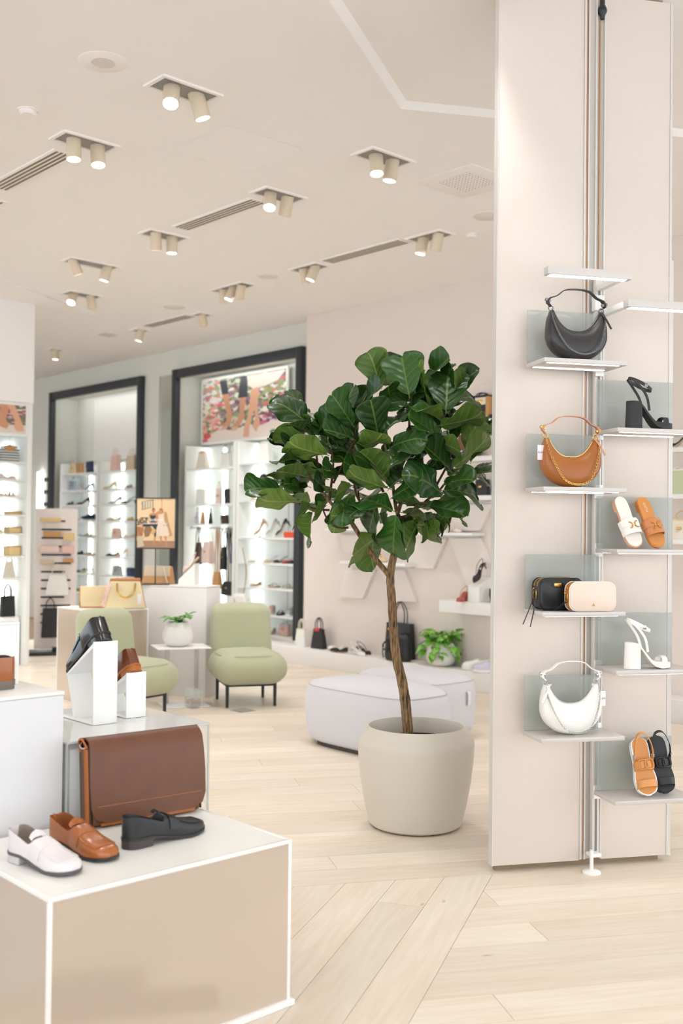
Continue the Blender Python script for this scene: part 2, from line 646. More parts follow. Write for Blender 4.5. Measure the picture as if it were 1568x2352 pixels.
def spot_light(parent, p, d, power, size=75):
    li = bpy.data.lights.new('spot_lamp', 'SPOT')
    li.energy = power
    li.color = SPOT_COL
    li.spot_size = R(size)
    li.spot_blend = 0.9
    li.shadow_soft_size = 0.06
    o = bpy.data.objects.new('spot_lamp', li)
    COL.objects.link(o)
    o.parent = parent
    o.location = p
    o.rotation_euler = Vector(d).to_track_quat('-Z', 'Y').to_euler()
    return o


def ceiling_spot(a, b, along_b, heads, label, power=None, L=0.40, Wd=0.21, on=True):
    """twin spot: frame, flat plate toned like a shaded recess, drum heads with a lens; heads = list of (offset, tilt direction in room axes)"""
    t = thing('ceiling_spot', label, 'ceiling light', AB(a, b, CEIL), PHI + (PI / 2 if along_b else 0), 'twin spots of the ceiling')
    fr = MB()
    for (x0, x1, y0, y1) in ((-L / 2, L / 2, -Wd / 2, -Wd / 2 + 0.022), (-L / 2, L / 2, Wd / 2 - 0.022, Wd / 2), (-L / 2, -L / 2 + 0.022, -Wd / 2 + 0.022, Wd / 2 - 0.022), (L / 2 - 0.022, L / 2, -Wd / 2 + 0.022, Wd / 2 - 0.022)):
        fr.box(x0, x1, y0, y1, -0.012, 0)
    fr.build('frame', M_TRIM, t)
    MB().box(-L / 2 + 0.02, L / 2 - 0.02, -Wd / 2 + 0.02, Wd / 2 - 0.02, -0.003, 0.001).build('housing', M_RECESS_TONE, t)  # flat grey plate; its tone imitates the shade inside a recess
    for i, (off, dr) in enumerate(heads):
        # dr is a direction in world axes; into the fitting's own axes
        dv = Matrix.Rotation(-(PHI + (PI / 2 if along_b else 0)), 3, 'Z') @ Vector(dr).normalized()
        q = dv.to_track_quat('Z', 'Y').to_matrix().to_4x4()
        M = TR(off, 0, -0.02) @ q
        h = MB().lathe([(0.0, -0.03), (0.046, -0.03), (0.047, 0.115), (0.043, 0.12), (0.041, 0.113)], 24, M=M, cap=False).build('head', M_HEAD, t)
        MB().lathe([(0.0, 0.108), (0.0415, 0.108), (0.0415, 0.112), (0, 0.112)], 24, M=M, cap=False).build('lens', M_LENS, h)
        if on:
            spot_light(t, M @ Vector((0, 0, 0.14)), dv, (power or SPOT_W))
    return t


D_ = Vector((0, 0, -1))


def toward(x, y, z=-1.0):
    return (x, y, z)


spots = [
    (3.32, 4.96, 0, ((-0.08, (0.05, -0.55, -1)), (0.09, (0.3, 0.1, -1))), 'twin ceiling spot nearest the loudspeaker grille, one lamp facing the room'),
    (3.32, 6.07, 0, ((-0.08, (0.05, -0.12, -1)), (0.09, (0.1, -0.2, -1))), 'twin ceiling spot at the end of the leftmost slot vent'),
    (4.88, 4.94, 0, ((-0.07, (0.05, -0.25, -1)), (0.08, (-0.15, 0.0, -1))), 'twin ceiling spot close to the raised ceiling field'),
    (4.88, 6.03, 0, ((-0.08, (-0.02, -0.45, -1)), (0.08, (-0.2, 0.35, -1))), 'twin ceiling spot at the near end of the middle slot vent'),
    (4.87, 7.54, 0, ((-0.08, (0.0, 0.25, -1)), (0.08, (0.0, 0.0, -1))), 'twin ceiling spot beyond the middle slot vent'),
    (4.91, 8.83, 0, ((-0.18, (0.35, 0.3, -1)), (0.17, (-0.25, 0.0, -1))), 'wide twin ceiling spot with its two heads far apart'),
    (5.50, 10.07, 0, ((-0.1, (-0.1, -0.65, -1)), (0.1, (0.15, 0.3, -1))), 'twin ceiling spot by the dropped soffit over the left unit'),
    (6.45, 7.50, 1, ((0.08, (0.2, 0.35, -1)), (-0.07, (-0.35, 0.0, -1))), 'twin ceiling spot at the far end of the vent near the blush wall'),
    (6.47, 5.99, 1, ((0.08, (-0.2, 0.0, -1)), (-0.09, (-0.15, 0.3, -1))), 'twin ceiling spot at the near end of the vent near the blush wall'),
    (6.43, 8.67, 1, ((0.16, (0.05, 0.4, -1)), (0.0, (-0.4, -0.1, -1)), (-0.14, (-0.2, 0.45, -1))), 'triple ceiling spot in front of the flower poster bay'),
    (7.00, 10.02, 1, ((0.0, (0.15, 0.4, -1)),), 'single ceiling spot at the near end of the farthest slot vent'),
    (7.02, 11.37, 1, ((0.0, (-0.2, 0.0, -1)),), 'single ceiling spot at the far end of the farthest slot vent'),
    (6.97, 13.48, 1, ((0.0, (0.0, 0.0, -1)),), 'single ceiling spot farthest away, before the left bay'),
]
for (a, b, al, hd, lb) in spots:
    n = len(hd)
    ceiling_spot(a, b, al, hd, lb, L={1: 0.2, 2: 0.52 if a == 4.91 else 0.40, 3: 0.56}[n], power=SPOT_W * (1.0 if n > 1 else 2.4))
# unseen spots added behind and beside the photographer to light the room
for i, (a, b) in enumerate(((3.32, 2.9), (1.5, 4.96), (1.76, 3.4), (1.76, 1.8), (3.32, 1.8), (4.88, 2.0), (0.2, 3.4), (0.2, 1.8), (3.4, 8.75), (6.45, 3.2), (3.4, 9.4), (1.8, 8.0), (3.3, 11.5), (6.97, 15.3), (5.5, 14.0), (4.6, 12.9), (2.0, 6.3))):
    p = AB(a, b)
    zc = CEIL
    rel = p - CA
    inside = (rel.cross(dF).z > 0) and (dW.cross(rel).z > 0)
    t = ceiling_spot(a, b, 0, ((-0.08, (0.1, 0.15, -1)), (0.08, (-0.1, 0.3, -1))), 'twin ceiling spot added out of view to light the room', power=SPOT_W * (0.35 if p.length < 5.5 else 1.5))
    if inside: t.location.z = CEIL + RISE


def slot_vent(a, b0, b1, label):
    t = thing('slot_vent', label, 'vent', AB(a, (b0 + b1) / 2, CEIL), PHI, 'slot vents of the ceiling')
    h = (b1 - b0) / 2
    MB().rbox(-0.085, 0.085, -h - 0.02, h + 0.02, -0.009, 0.001, 0.002, 1).build('face_plate', M_TRIM, t)
    for k in range(4):
        x = -0.052 + k * 0.0345
        MB().box(x - 0.0085, x + 0.0085, -h, h, -0.0115, -0.006).build('slot', M_DARK, t)


slot_vent(3.315, 6.33, 7.32, 'slot vent leftmost on the ceiling beside the near twin spots')
slot_vent(4.845, 6.24, 7.24, 'slot vent in the middle of the ceiling')
slot_vent(6.41, 6.24, 7.2, 'slot vent nearest the blush wall on the ceiling')
slot_vent(6.93, 10.17, 11.05, 'small far slot vent above the flower poster bay')
slot_vent(3.43, 7.62, 8.5, 'slot vent cut off by the left edge of the picture')
slot_vent(6.3, 4.1, 4.95, 'slot vent glimpsed beyond the right edge of the column')

# round and square fittings
t = thing('ceiling_speaker', 'round white ceiling loudspeaker with a grey grille, upper left', 'loudspeaker', on_z(237, 142, CEIL))
MB().lathe([(0.0, -0.004), (0.125, -0.004), (0.13, -0.001), (0.13, 0.002)], 40, cap=False).build('rim', M_TRIM, t)
MB().lathe([(0.0, -0.0075), (0.062, -0.0075), (0.066, -0.003)], 32, cap=False).build('grille', mat('speaker_grille', (224, 215, 206), 0.7, noise=0.15, nscale=900), t)
for (px, py, r, lb) in ((64, 253, 0.055, 'small white round smoke detector below the ceiling loudspeaker'), (1083, 538, 0.05, 'small white round smoke detector by the near blush wall spot')):
    t = thing('smoke_detector', lb, 'detector', on_z(px, py, CEIL))
    MB().lathe([(0.0, -0.03), (r * 0.7, -0.028), (r * 0.95, -0.016), (r, 0.001)], 28, cap=False).build('cover', M_TRIM, t)
    MB().lathe([(r * 1.02, -0.007), (r * 1.1, -0.006), (r * 1.1, 0.001)], 28, cap=False).build('base_ring', M_TRIM, t)
for (px, py, r, lb) in ((1122, 496, 0.12, 'round ceiling loudspeaker half hidden by the column'), (615, 635, 0.1, 'round ceiling diffuser above the tree'), (400, 705, 0.12, 'pale round ceiling disc before the poster bay')):
    t = thing('ceiling_disc', lb, 'loudspeaker', on_z(px, py, CEIL))
    MB().lathe([(0.0, -0.006), (r * 0.92, -0.006), (r, 0.0005)], 36, cap=False).build('disc', mat('disc_beige', (233, 226, 217), 0.7), t)
    MB().lathe([(r * 1.0, -0.004), (r * 1.06, -0.003), (r * 1.06, 0.001)], 36, cap=False).build('rim', M_TRIM, t)
t = thing('ceiling_grille', 'square white ceiling vent with a perforated grey centre', 'vent', on_z(1074, 417, CEIL), PHI)
MB().rbox(-0.26, 0.26, -0.26, 0.26, -0.006, 0.001, 0.002, 1).build('face_plate', M_TRIM, t)
MB().box(-0.15, 0.15, -0.15, 0.15, -0.0085, -0.004).build('perforated_plate', mat('perforated', (150, 138, 122), 0.7), t)
gb = MB()
for k in range(11):
    x = -0.15 + 0.03 * k
    gb.box(x - 0.008, x + 0.008, -0.15, 0.15, -0.0105, -0.008)
    gb.box(-0.15, 0.15, x - 0.008, x + 0.008, -0.0108, -0.0082)
gb.build('mesh_bars', M_TRIM, t)
t = thing('access_panel', 'faint rounded square access panel flush in the ceiling', 'ceiling panel', AB(4.105, 5.5, CEIL), PHI)
rp = []
for (cx, cy, a0) in ((0.25, 0.25, 0), (-0.25, 0.25, 90), (-0.25, -0.25, 180), (0.25, -0.25, 270)):
    rp += [(cx + 0.06 * math.cos(R(a0 + 15 * k)), cy + 0.06 * math.sin(R(a0 + 15 * k))) for k in range(7)]
MB().prism(rp, -0.0016, -0.0004).build('panel', M_CEIL, t, smooth=False)
MB().tube([(x, y, -0.0024) for (x, y) in rp], 0.0018, 4, True).build('seam', mat('panel_seam_line', (238, 232, 226), 0.8), t)  # thin line slightly darker than the ceiling round the panel
t = thing('ceiling_hatch', 'small grey hatch in the ceiling near the far slot vent', 'ceiling panel', on_z(247, 769, CEIL), PHI)
MB().rbox(-0.1, 0.1, -0.1, 0.1, -0.006, 0.001, 0.002, 1).build('panel', mat('hatch', (216, 208, 198), 0.6), t)

# ================================================================== DISPLAY COLUMN (own axes: c across, d away)
M_PANEL = mat('column_panel', (217, 205, 195), 0.75, noise=0.012, nscale=60, bump=0.25, bscale=300)
M_ALU = mat('aluminium', (214, 208, 202), 0.4, 0.1)
M_SHELF = mat('shelf_steel', (204, 197, 192), 0.4, 0.1)
M_PANE = acrylic('grey_glass_pane', (176, 182, 176), 0.42, 0.06)
M_LED = emit('led_strip', (1.0, 0.98, 0.96), 3.6)
M_COPPER = mat('copper_cable', (196, 150, 112), 0.35, 0.6)
col_ = thing('display_column', 'tall cream two-panel display column reaching the ceiling on the right', 'column', (0, 0, 0), PSI)
MB().rbox(1.737, 2.148, 4.400, 4.436, 0.03, 3.972, 0.002, 1).build('panel', M_PANEL, col_)
MB().rbox(2.256, 2.580, 4.400, 4.436, 0.03, 3.962, 0.002, 1).build('panel', M_PANEL, col_)
MB().box(1.732, 1.737, 4.398, 4.440, 0.03, 3.972).build('edge_trim', M_ALU, col_)
MB().box(2.580, 2.592, 4.398, 4.445, 0.03, 3.962).build('edge_trim', M_ALU, col_)
MB().box(1.76, 2.56, 4.4365, 4.46, 0.0, 3.99).build('core', mat('column_core', (150, 128, 104), 0.7, noise=0.25, nscale=5), col_)
MB().box(2.15, 2.254, 4.406, 4.430, 0.035, 3.97).build('channel_back', mat('channel_grey', (196, 190, 182), 0.6), col_)
for (c0, c1) in ((2.148, 2.158), (2.168, 2.176), (2.204, 2.210), (2.246, 2.256)):
    MB().box(c0, c1, 4.396, 4.406, 0.035, 3.972).build('channel_rail', M_ALU, col_)
for c in (2.163, 2.226):
    MB().cyl(0.0035, 0.06 if c < 2.2 else 2.6, 3.97, 8, M=TR(c, 4.401, 0)).build('cable', M_COPPER, col_)
gl = MB().lathe([(0.0, -0.02), (0.008, -0.018), (0.012, 0), (0.019, 0.012), (0.021, 0.025), (0.016, 0.04), (0.01, 0.046), (0.009, 0.075), (0, 0.076)], 16, M=TR(2.232, 4.395, 3.86), cap=False)
gl.build('cable_gland', M_BLACKM, col_)
# the post the shelves hang on, with its foot
post = thing('shelf_post', 'slim white post with a round floor foot carrying the column shelves', 'post', (0, 0, 0), PSI)
MB().rbox(2.192, 2.226, 4.361, 4.390, 0.07, 2.66, 0.002, 1).build('rail', M_ALU, post)
MB().box(2.2035, 2.2145, 4.3605, 4.364, 0.08, 2.6).build('rail_slot', mat('rail_slot', (120, 116, 112), 0.6), post)
MB().cyl(0.0085, 0.01, 0.10, 12, M=TR(2.168, 4.318, 0)).build('stem', M_WHITE, post)
MB().rbox(2.160, 2.215, 4.312, 4.3608, 0.068, 0.082, 0.003, 1).build('stem_bracket', M_WHITE, post)
MB().lathe([(0.0, 0.0), (0.041, 0.0), (0.041, 0.006), (0.034, 0.012), (0.012, 0.016), (0.0, 0.016)], 28, M=TR(2.168, 4.318, 0), cap=False).build('foot', M_WHITE, post)
for (z0, z1) in ((2.50, 2.57), (2.36, 2.44)):
    MB().rbox(2.186, 2.232, 4.3525, 4.392, z0, z1, 0.003, 1).build('collar', M_WHITE, post)

# light bars at the top of the post
for (c0, c1, z, carm, lb) in ((1.845, 2.232, 2.585, 2.205, 'upper white light bar above the black crescent bag'), (2.215, 2.60, 2.468, 2.222, 'lower white light bar reaching past the right edge of the column')):
    t = thing('light_bar', lb, 'light bar', CD(0, 0, z), PSI, 'light bars of the column')
    MB().rbox(c0, c1, 4.105, 4.150, 0, 0.034, 0.002, 1).build('housing', M_SHELF, t)
    MB().box(c0 + 0.015, c1 - 0.02, 4.112, 4.146, -0.002, 0.001).build('diffuser', emit('bar_diffuser', (1.0, 0.98, 0.97), 3.5), t)
    MB().rbox(carm - 0.014, carm + 0.014, 4.150, 4.3525, 0.002, 0.03, 0.002, 1).build('arm', M_WHITE, t)

SH_D0, SH_D1 = 4.150, 4.350
shelves = {}
ordn = {'L': ('uppermost', 'second', 'third', 'lowest'), 'R': ('uppermost', 'second', 'third', 'lowest')}
hold = {'L': ('black crescent bag', 'caramel crescent bag', 'two camera bags', 'white crescent bag'), 'R': ('black block heel sandal', 'white and tan slides', 'white block heel sandal', 'tan and black sport sandals')}
for side, c0, c1, zs in (('L', 1.852, 2.236, (2.223, 1.676, 1.145, 0.613)), ('R', 2.193, 2.578, (1.937, 1.413, 0.892, 0.335))):
    for k, z in enumerate(zs):
        t = thing('wall_shelf', '%s shelf of the %s row on the column, under the %s' % (ordn[side][k], 'left' if side == 'L' else 'right', hold[side][k]), 'shelf', CD(0, 0, z), PSI, 'shelves of the column')
        pl = MB().rbox(c0, c1, SH_D0, SH_D1, 0, 0.018, 0.0015, 1).build('shelf_plate', M_SHELF, t)
        MB().box(c0 + 0.02, c1 - 0.03, SH_D0 + 0.012, SH_D0 + 0.026, -0.002, 0.001).build('light_strip', M_LED, pl)
        MB().box(c0 + 0.02, c1 - 0.03, SH_D1 - 0.05, SH_D1 - 0.03, -0.002, 0.001).build('light_strip', M_LED, pl)
        MB().rbox(c0 + (0.002 if side == 'L' else 0.0), c1 - (0.03 if side == 'L' else 0.01), SH_D1 - 0.012, SH_D1 - 0.006, 0.018, 0.258 if side == 'L' else 0.250, 0.001, 1).build('back_pane', M_PANE, t)
        cbk = 2.209
        MB().rbox(max(cbk - 0.02, c0 + 0.001), min(cbk + 0.02, c1), SH_D1 + 0.0002, SH_D1 + 0.0100, -0.02, 0.04, 0.002, 1).build('bracket', M_WHITE, t)
        shelves[side + str(k + 1)] = (c0, c1, z + 0.0192)
# clear side screen of the column
sd = thing('glass_screen', 'clear glass screen edge standing right of the column', 'glass screen', CD(2.607, 4.43, 0.02), PSI)
MB().box(-0.004, 0.004, -0.0, 0.16, 0, 2.75).build('pane', acrylic('clear_screen', (214, 222, 218), 0.22), sd)
MB().box(-0.006, 0.006, -0.012, 0.0, 0, 2.75).build('edge_strip', M_ALU, sd)


# ================================================================== BAG AND SHOE BUILDERS
def price_tag(parent, M, text=None, w=0.032, h=0.06):
    o = MB().rbox(-w / 2, w / 2, -0.0006, 0.0006, -h, 0, 0.0003, 1, M=M).build('price_tag', mat('tag_card', (240, 232, 236), 0.6), parent, label='small white price tag')
    MB().tube(spline([(M @ Vector((0, 0, 0))), (M @ Vector((0.004, 0, 0.012))), (M @ Vector((0, 0.004, 0.026)))], 4), 0.0005, 4).build('string', mat('tag_string', (90, 90, 92), 0.6), o)
    if text:
        text_mesh(text, 0.0105, mat('print_black', (50, 50, 54), 0.6), o, M @ TR(0, -0.0009, -h * 0.5) @ RX(PI / 2), spacing=1.15)
    return o


def chain_links(path, size, mb=None, mi=0):
    """oval links threaded along a path"""
    mb = mb or MB()
    P = [Vector(p) for p in path]
    d = [0.0]
    for i in range(1, len(P)): d.append(d[-1] + (P[i] - P[i - 1]).length)
    n = int(d[-1] / (size * 0.75)); arr = np.array([tuple(p) for p in P])
    for k in range(n):
        s = (k + 0.5) / n * d[-1]
        p = Vector([np.interp(s, d, arr[:, j]) for j in range(3)])
        q = Vector([np.interp(min(s + size * 0.3, d[-1]), d, arr[:, j]) for j in range(3)])
        tg = (q - p)
        if tg.length < 1e-6: tg = Vector((0, 0, 1))
        M = Matrix.Translation(p) @ tg.to_track_quat('X', 'Z').to_matrix().to_4x4() @ RX(R(45 if k % 2 else -45))
        mb.torus(size * 0.42, size * 0.13, 8, 4, M, mi, 1.45)
    return mb


def hobo(name, label, loc, rz, body, hard, gloss, cat='bag', tagside=None, tasselside=1, chain_r=0.0085, strap_m=None, strap_skew=0.0, s=1.0, group=None, chain_drop=0.0):
    """crescent shoulder bag with an arched strap, a draped chain and end rings"""
    t = thing(name, label, cat, loc, rz, group)
    t.scale = (s, s, s)
    NS, NP = 36, 18

    def outer(u):
        ps = u * R(118); c = math.cos(ps)
        return Vector((0.128 * math.sin(ps), 0, 0.1 - (0.212 if c < 0 else 0.1) * c))

    def inner(u):
        return Vector((0.099 * math.copysign(abs(u) ** 0.9, u), 0, 0.124 + 0.074 * abs(u) ** 2.4))

    def dep(u):
        return 0.043 * (1 - 0.55 * abs(u) ** 2.2)
    rings = []
    for i in range(NS + 1):
        u = -1 + 2 * i / NS
        o_, n_ = outer(u), inner(u); mid = (o_ + n_) / 2; hv = (o_ - n_) / 2
        rg = []
        for k in range(NP):
            a = 2 * PI * k / NP
            ca, sa = math.cos(a), math.sin(a)
            e = math.copysign(abs(ca) ** 0.75, ca)
            y = dep(u) * math.copysign(abs(sa) ** 0.8, sa) * (1.0 + 0.18 * ca)
            rg.append(mid + hv * e + Vector((0, y, 0)))
        rings.append(rg)
    zmin = min(p.z for r_ in rings for p in r_)
    b = MB().loft(rings).build('body', body, t, sharp=60)
    for sgn in (-1, 1):
        pth = []
        for i in range(1, NS):
            u = -1 + 2 * i / NS
            o_, n_ = outer(u), inner(u); mid = (o_ + n_) / 2; hv = (o_ - n_) / 2
            a = R(42)
            pth.append(mid + hv * math.cos(a) ** 0.75 + Vector((0, sgn * dep(u) * math.sin(a) ** 0.8 * (1.0 + 0.18 * math.cos(a)), 0)))
        MB().tube(pth, 0.0017, 6).build('piping', body, b)
    zp = [inner(-0.95 + 1.9 * i / 20) + Vector((0, 0, 0.001)) for i in range(21)]
    MB().strap(zp, 0.012, 0.003, (0, 1, 0)).build('zip', hard, b)
    L_, R_ = outer(-1) * 0.5 + inner(-1) * 0.5, outer(1) * 0.5 + inner(1) * 0.5
    L_, R_ = L_ + Vector((-0.004, 0, 0.006)), R_ + Vector((0.004, 0, 0.006))
    # end rings
    for p in (L_, R_):
        MB().torus(0.010, 0.0022, 16, 6, TR(p.x, p.y, p.z + 0.006) @ RX(PI / 2)).build('ring', hard, t)
    # strap
    sm = strap_m or body
    k = strap_skew
    sp = spline([L_ + Vector((0.0, 0, 0.012)), L_ + Vector((-0.014, 0, 0.03)), L_ + Vector((-0.004, 0, 0.046)), (-0.084, 0, 0.262), (-0.05, 0, 0.286), (0.003 + k, 0, 0.292), (0.055 + k, 0, 0.286), (0.088 + k * 0.5, 0, 0.262), R_ + Vector((0.006, 0, 0.044)), R_ + Vector((0.014, 0, 0.022)), R_ + Vector((0, 0, 0.012))], 7)
    so = MB().strap(sp, 0.019, 0.0035, (0, 1, 0)).build('strap', sm, t)
    for (i0, i1) in ((5, 15), (len(sp) - 16, len(sp) - 6)):
        q0, q1 = sp[i0], sp[i1]
        MB().strap(sp[i0:i1], 0.021, 0.0065, (0, 1, 0)).build('strap_end', sm, so)
        c = sp[(i0 + i1) // 2]; tg = (q1 - q0)
        M = Matrix.Translation(c) @ tg.to_track_quat('X', 'Y').to_matrix().to_4x4()
        MB().rbox(-0.006, 0.006, -0.012, 0.012, -0.0065, 0.0065, 0.002, 1, M=M).build('strap_slide', hard, so)
    # chain draped over the front
    cp = spline([L_ + Vector((0.0, -0.012, 0.0)), L_ + Vector((-0.002, -0.03, -0.045)), (-0.088, -0.050, 0.090), (-0.050, -0.060, 0.040 - chain_drop), (0.005, -0.062, 0.022 - chain_drop), (0.058, -0.060, 0.040 - chain_drop), (0.094, -0.050, 0.095), R_ + Vector((0.004, -0.03, -0.04)), R_ + Vector((0, -0.012, 0.0))], 8)
    chain_links(cp, chain_r).build('chain', hard, t)
    # leather pull
    q = R_ if tasselside > 0 else L_
    MB().strap(spline([q + Vector((-0.012 * tasselside, -0.016, -0.002)), q + Vector((0.004 * tasselside, -0.03, -0.03)), q + Vector((0.028 * tasselside, -0.034, -0.072))], 5), 0.008, 0.002, (0.5, 0, 0.5)).build('zip_pull', sm, t)
    MB().torus(0.008, 0.0018, 14, 5, TR(q.x - 0.012 * tasselside, -0.016, q.z) @ RX(PI / 2)).build('pull_ring', hard, t)
    if tagside:
        q = L_ if tagside < 0 else R_
        price_tag(t, TR(q.x + tagside * 0.024, -0.01, q.z - 0.035) @ RZ(R(8)), 'ALDO')
    return t, zmin


def zipper_pull(mb_parent, p, drop, m_metal, m_tail, tail):
    p = Vector(p)
    o = MB().rbox(p.x - 0.003, p.x + 0.003, p.y - 0.002, p.y + 0.002, p.z - drop, p.z, 0.001, 1).build('zip_puller', m_metal, mb_parent)
    MB().torus(0.003, 0.001, 8, 4, TR(p.x, p.y, p.z - drop - 0.002) @ RX(PI / 2)).build('puller_ring', m_metal, o)
    MB().strap(spline([p + Vector((0, 0, -drop - 0.003)), p + Vector(tail) * 0.5 + Vector((0, 0, -drop * 0.6)), p + Vector(tail)], 5), 0.006, 0.002, (0, 1, 0)).build('pull_tail', m_tail, o)


def camera_bag(name, label, loc, rz, w, h, d, body, side, piping, hard, emblem, tail_m, left_tails):
    """boxy zip-top camera bag with piping, side rings and zip tails"""
    t = thing(name, label, 'bag', loc, rz, 'camera bags on the column')

    def outline(x0, x1, z0, z1, r, n=7):
        pts = []
        for (cx, cz, a0) in ((x1 - r, z1 - r, 0), (x0 + r, z1 - r, 90), (x0 + r, z0 + r, 180), (x1 - r, z0 + r, 270)):
            pts += [(cx + r * math.cos(R(a0 + 90 * k / n)), cz + r * math.sin(R(a0 + 90 * k / n))) for k in range(n + 1)]
        return pts
    ol = outline(-w / 2, w / 2, 0.0, h, 0.034)
    prof = [(-0.5, 0.94), (-0.46, 0.985), (-0.36, 1.0), (0.36, 1.0), (0.46, 0.985), (0.5, 0.94)]
    rings = [[Vector((x * s_, y * d, h / 2 + (z - h / 2) * s_)) for (x, z) in ol] for (y, s_) in prof]
    # front and back leather, gusset of another colour
    fb = MB().loft(rings[:3][::-1]).build('front_panel', body, t, sharp=50)
    MB().loft(rings[3:][::-1]).build('back_panel', body, t, sharp=50)
    MB().loft(rings[2:4][::-1], caps=False).build('gusset', side, t, sharp=50)
    for y in (-0.38, 0.38):
        MB().tube([(x * 1.005, y * d, h / 2 + (z - h / 2) * 1.005) for (x, z) in ol], 0.0024, 6, True).build('piping', piping, t)
    for y in (-0.16, 0.16):
        up = [(x, z) for (x, z) in ol if z > h * 0.55]
        up.sort(key=lambda p: math.atan2(p[1] - h * 0.55, p[0]))
        MB().strap([(x * 1.006, y * d, h / 2 + (z - h / 2) * 1.008) for (x, z) in up], 0.006, 0.002, (0, 1, 0)).build('zip', hard, t)
    for sx in (-1, 1):
        MB().torus(0.008, 0.0018, 14, 5, TR(sx * (w / 2 + 0.006), 0, h * 0.62) @ RX(PI / 2)).build('side_ring', hard, t)
    if emblem == 'bar':
        MB().prism([(-0.028, 0.010), (0.028, 0.010), (0.028, -0.006), (0.016, -0.014), (-0.016, -0.014), (-0.028, -0.006)], 0, 0.003, M=TR(-0.022, -d / 2 + 0.001, h * 0.80) @ RX(PI / 2)).build('flap_tab', body, fb)
        MB().rbox(-0.017, 0.017, -0.002, 0.001, -0.008, 0.007, 0.001, 1, M=TR(-0.022, -d / 2 - 0.002, h * 0.80)).build('metal_plate', hard, fb)
    else:
        MB().tube([(-0.007, -d / 2 - 0.001, 0.020), (0.0, -d / 2 - 0.001, 0.033), (0.007, -d / 2 - 0.001, 0.020), (0.003, -d / 2 - 0.001, 0.022), (0, -d / 2 - 0.001, 0.026), (-0.003, -d / 2 - 0.001, 0.022)], 0.0011, 5, True).build('emblem', hard, fb)
    for i, y in enumerate((-0.16, 0.16)):
        zipper_pull(t, (-w / 2 - 0.004, y * d, h * 0.60), 0.03, hard, tail_m, left_tails[i])
    return t


# ---- shoes: heel at x = 0, toe at x = L
def outline_w(t, W_, toe='round'):
    if toe == 'point': ys = [0.06, 0.28, 0.46, 0.58, 0.66, 0.66, 0.62, 0.80, 0.98, 0.88, 0.52, 0.22, 0.03]
    elif toe == 'almond': ys = [0.06, 0.30, 0.49, 0.63, 0.72, 0.74, 0.70, 0.84, 1.0, 0.95, 0.70, 0.40, 0.08]
    else: ys = [0.06, 0.32, 0.52, 0.67, 0.76, 0.78, 0.74, 0.86, 1.0, 0.99, 0.85, 0.58, 0.16]
    return W_ / 2 * interp(t, [0, 0.012, 0.035, 0.07, 0.13, 0.25, 0.42, 0.56, 0.70, 0.82, 0.92, 0.97, 1.0], ys)


def sole_poly(L, W_, toe, n=26, sc=1.0, t0=0.0, t1=1.0, skew=0.0):
    ts = [t0 + (t1 - t0) * (0.5 - 0.5 * math.cos(PI * k / n)) for k in range(n + 1)]
    up = [(t * L, outline_w(t, W_, toe) * sc + skew * math.sin(PI * t)) for t in ts]
    dn = [(t * L, -outline_w(t, W_, toe) * sc + skew * math.sin(PI * t)) for t in reversed(ts)]
    return dn[::-1] + up[::-1] if False else up[::-1] + [(x, y) for (x, y) in reversed(dn)]


Y_CL = (1.0, 1.03, 0.96, 0.82, 0.62, 0.34, 0.0); Z_CL = (0.0, 0.34, 0.66, 0.87, 0.965, 0.995, 1.0)
Y_OP = (1.0, 1.03, 0.99, 0.95, 0.90, 0.84, 0.0); Z_OP = (0.0, 0.38, 0.76, 1.0, 0.97, 0.16, 0.10)


def shoe_ring(x, w, zb, h, op, grow=0.0):
    pts = []
    idx = list(range(7)) + list(range(5, -1, -1))
    for n_, j in enumerate(idx):
        sg = 1 if n_ <= 6 else -1
        y = (Y_CL[j] * (1 - op) + Y_OP[j] * op) * (w + grow) * sg
        z = zb + (Z_CL[j] * (1 - op) + Z_OP[j] * op) * (h + grow)
        pts.append(Vector((x, y, z)))
    return pts


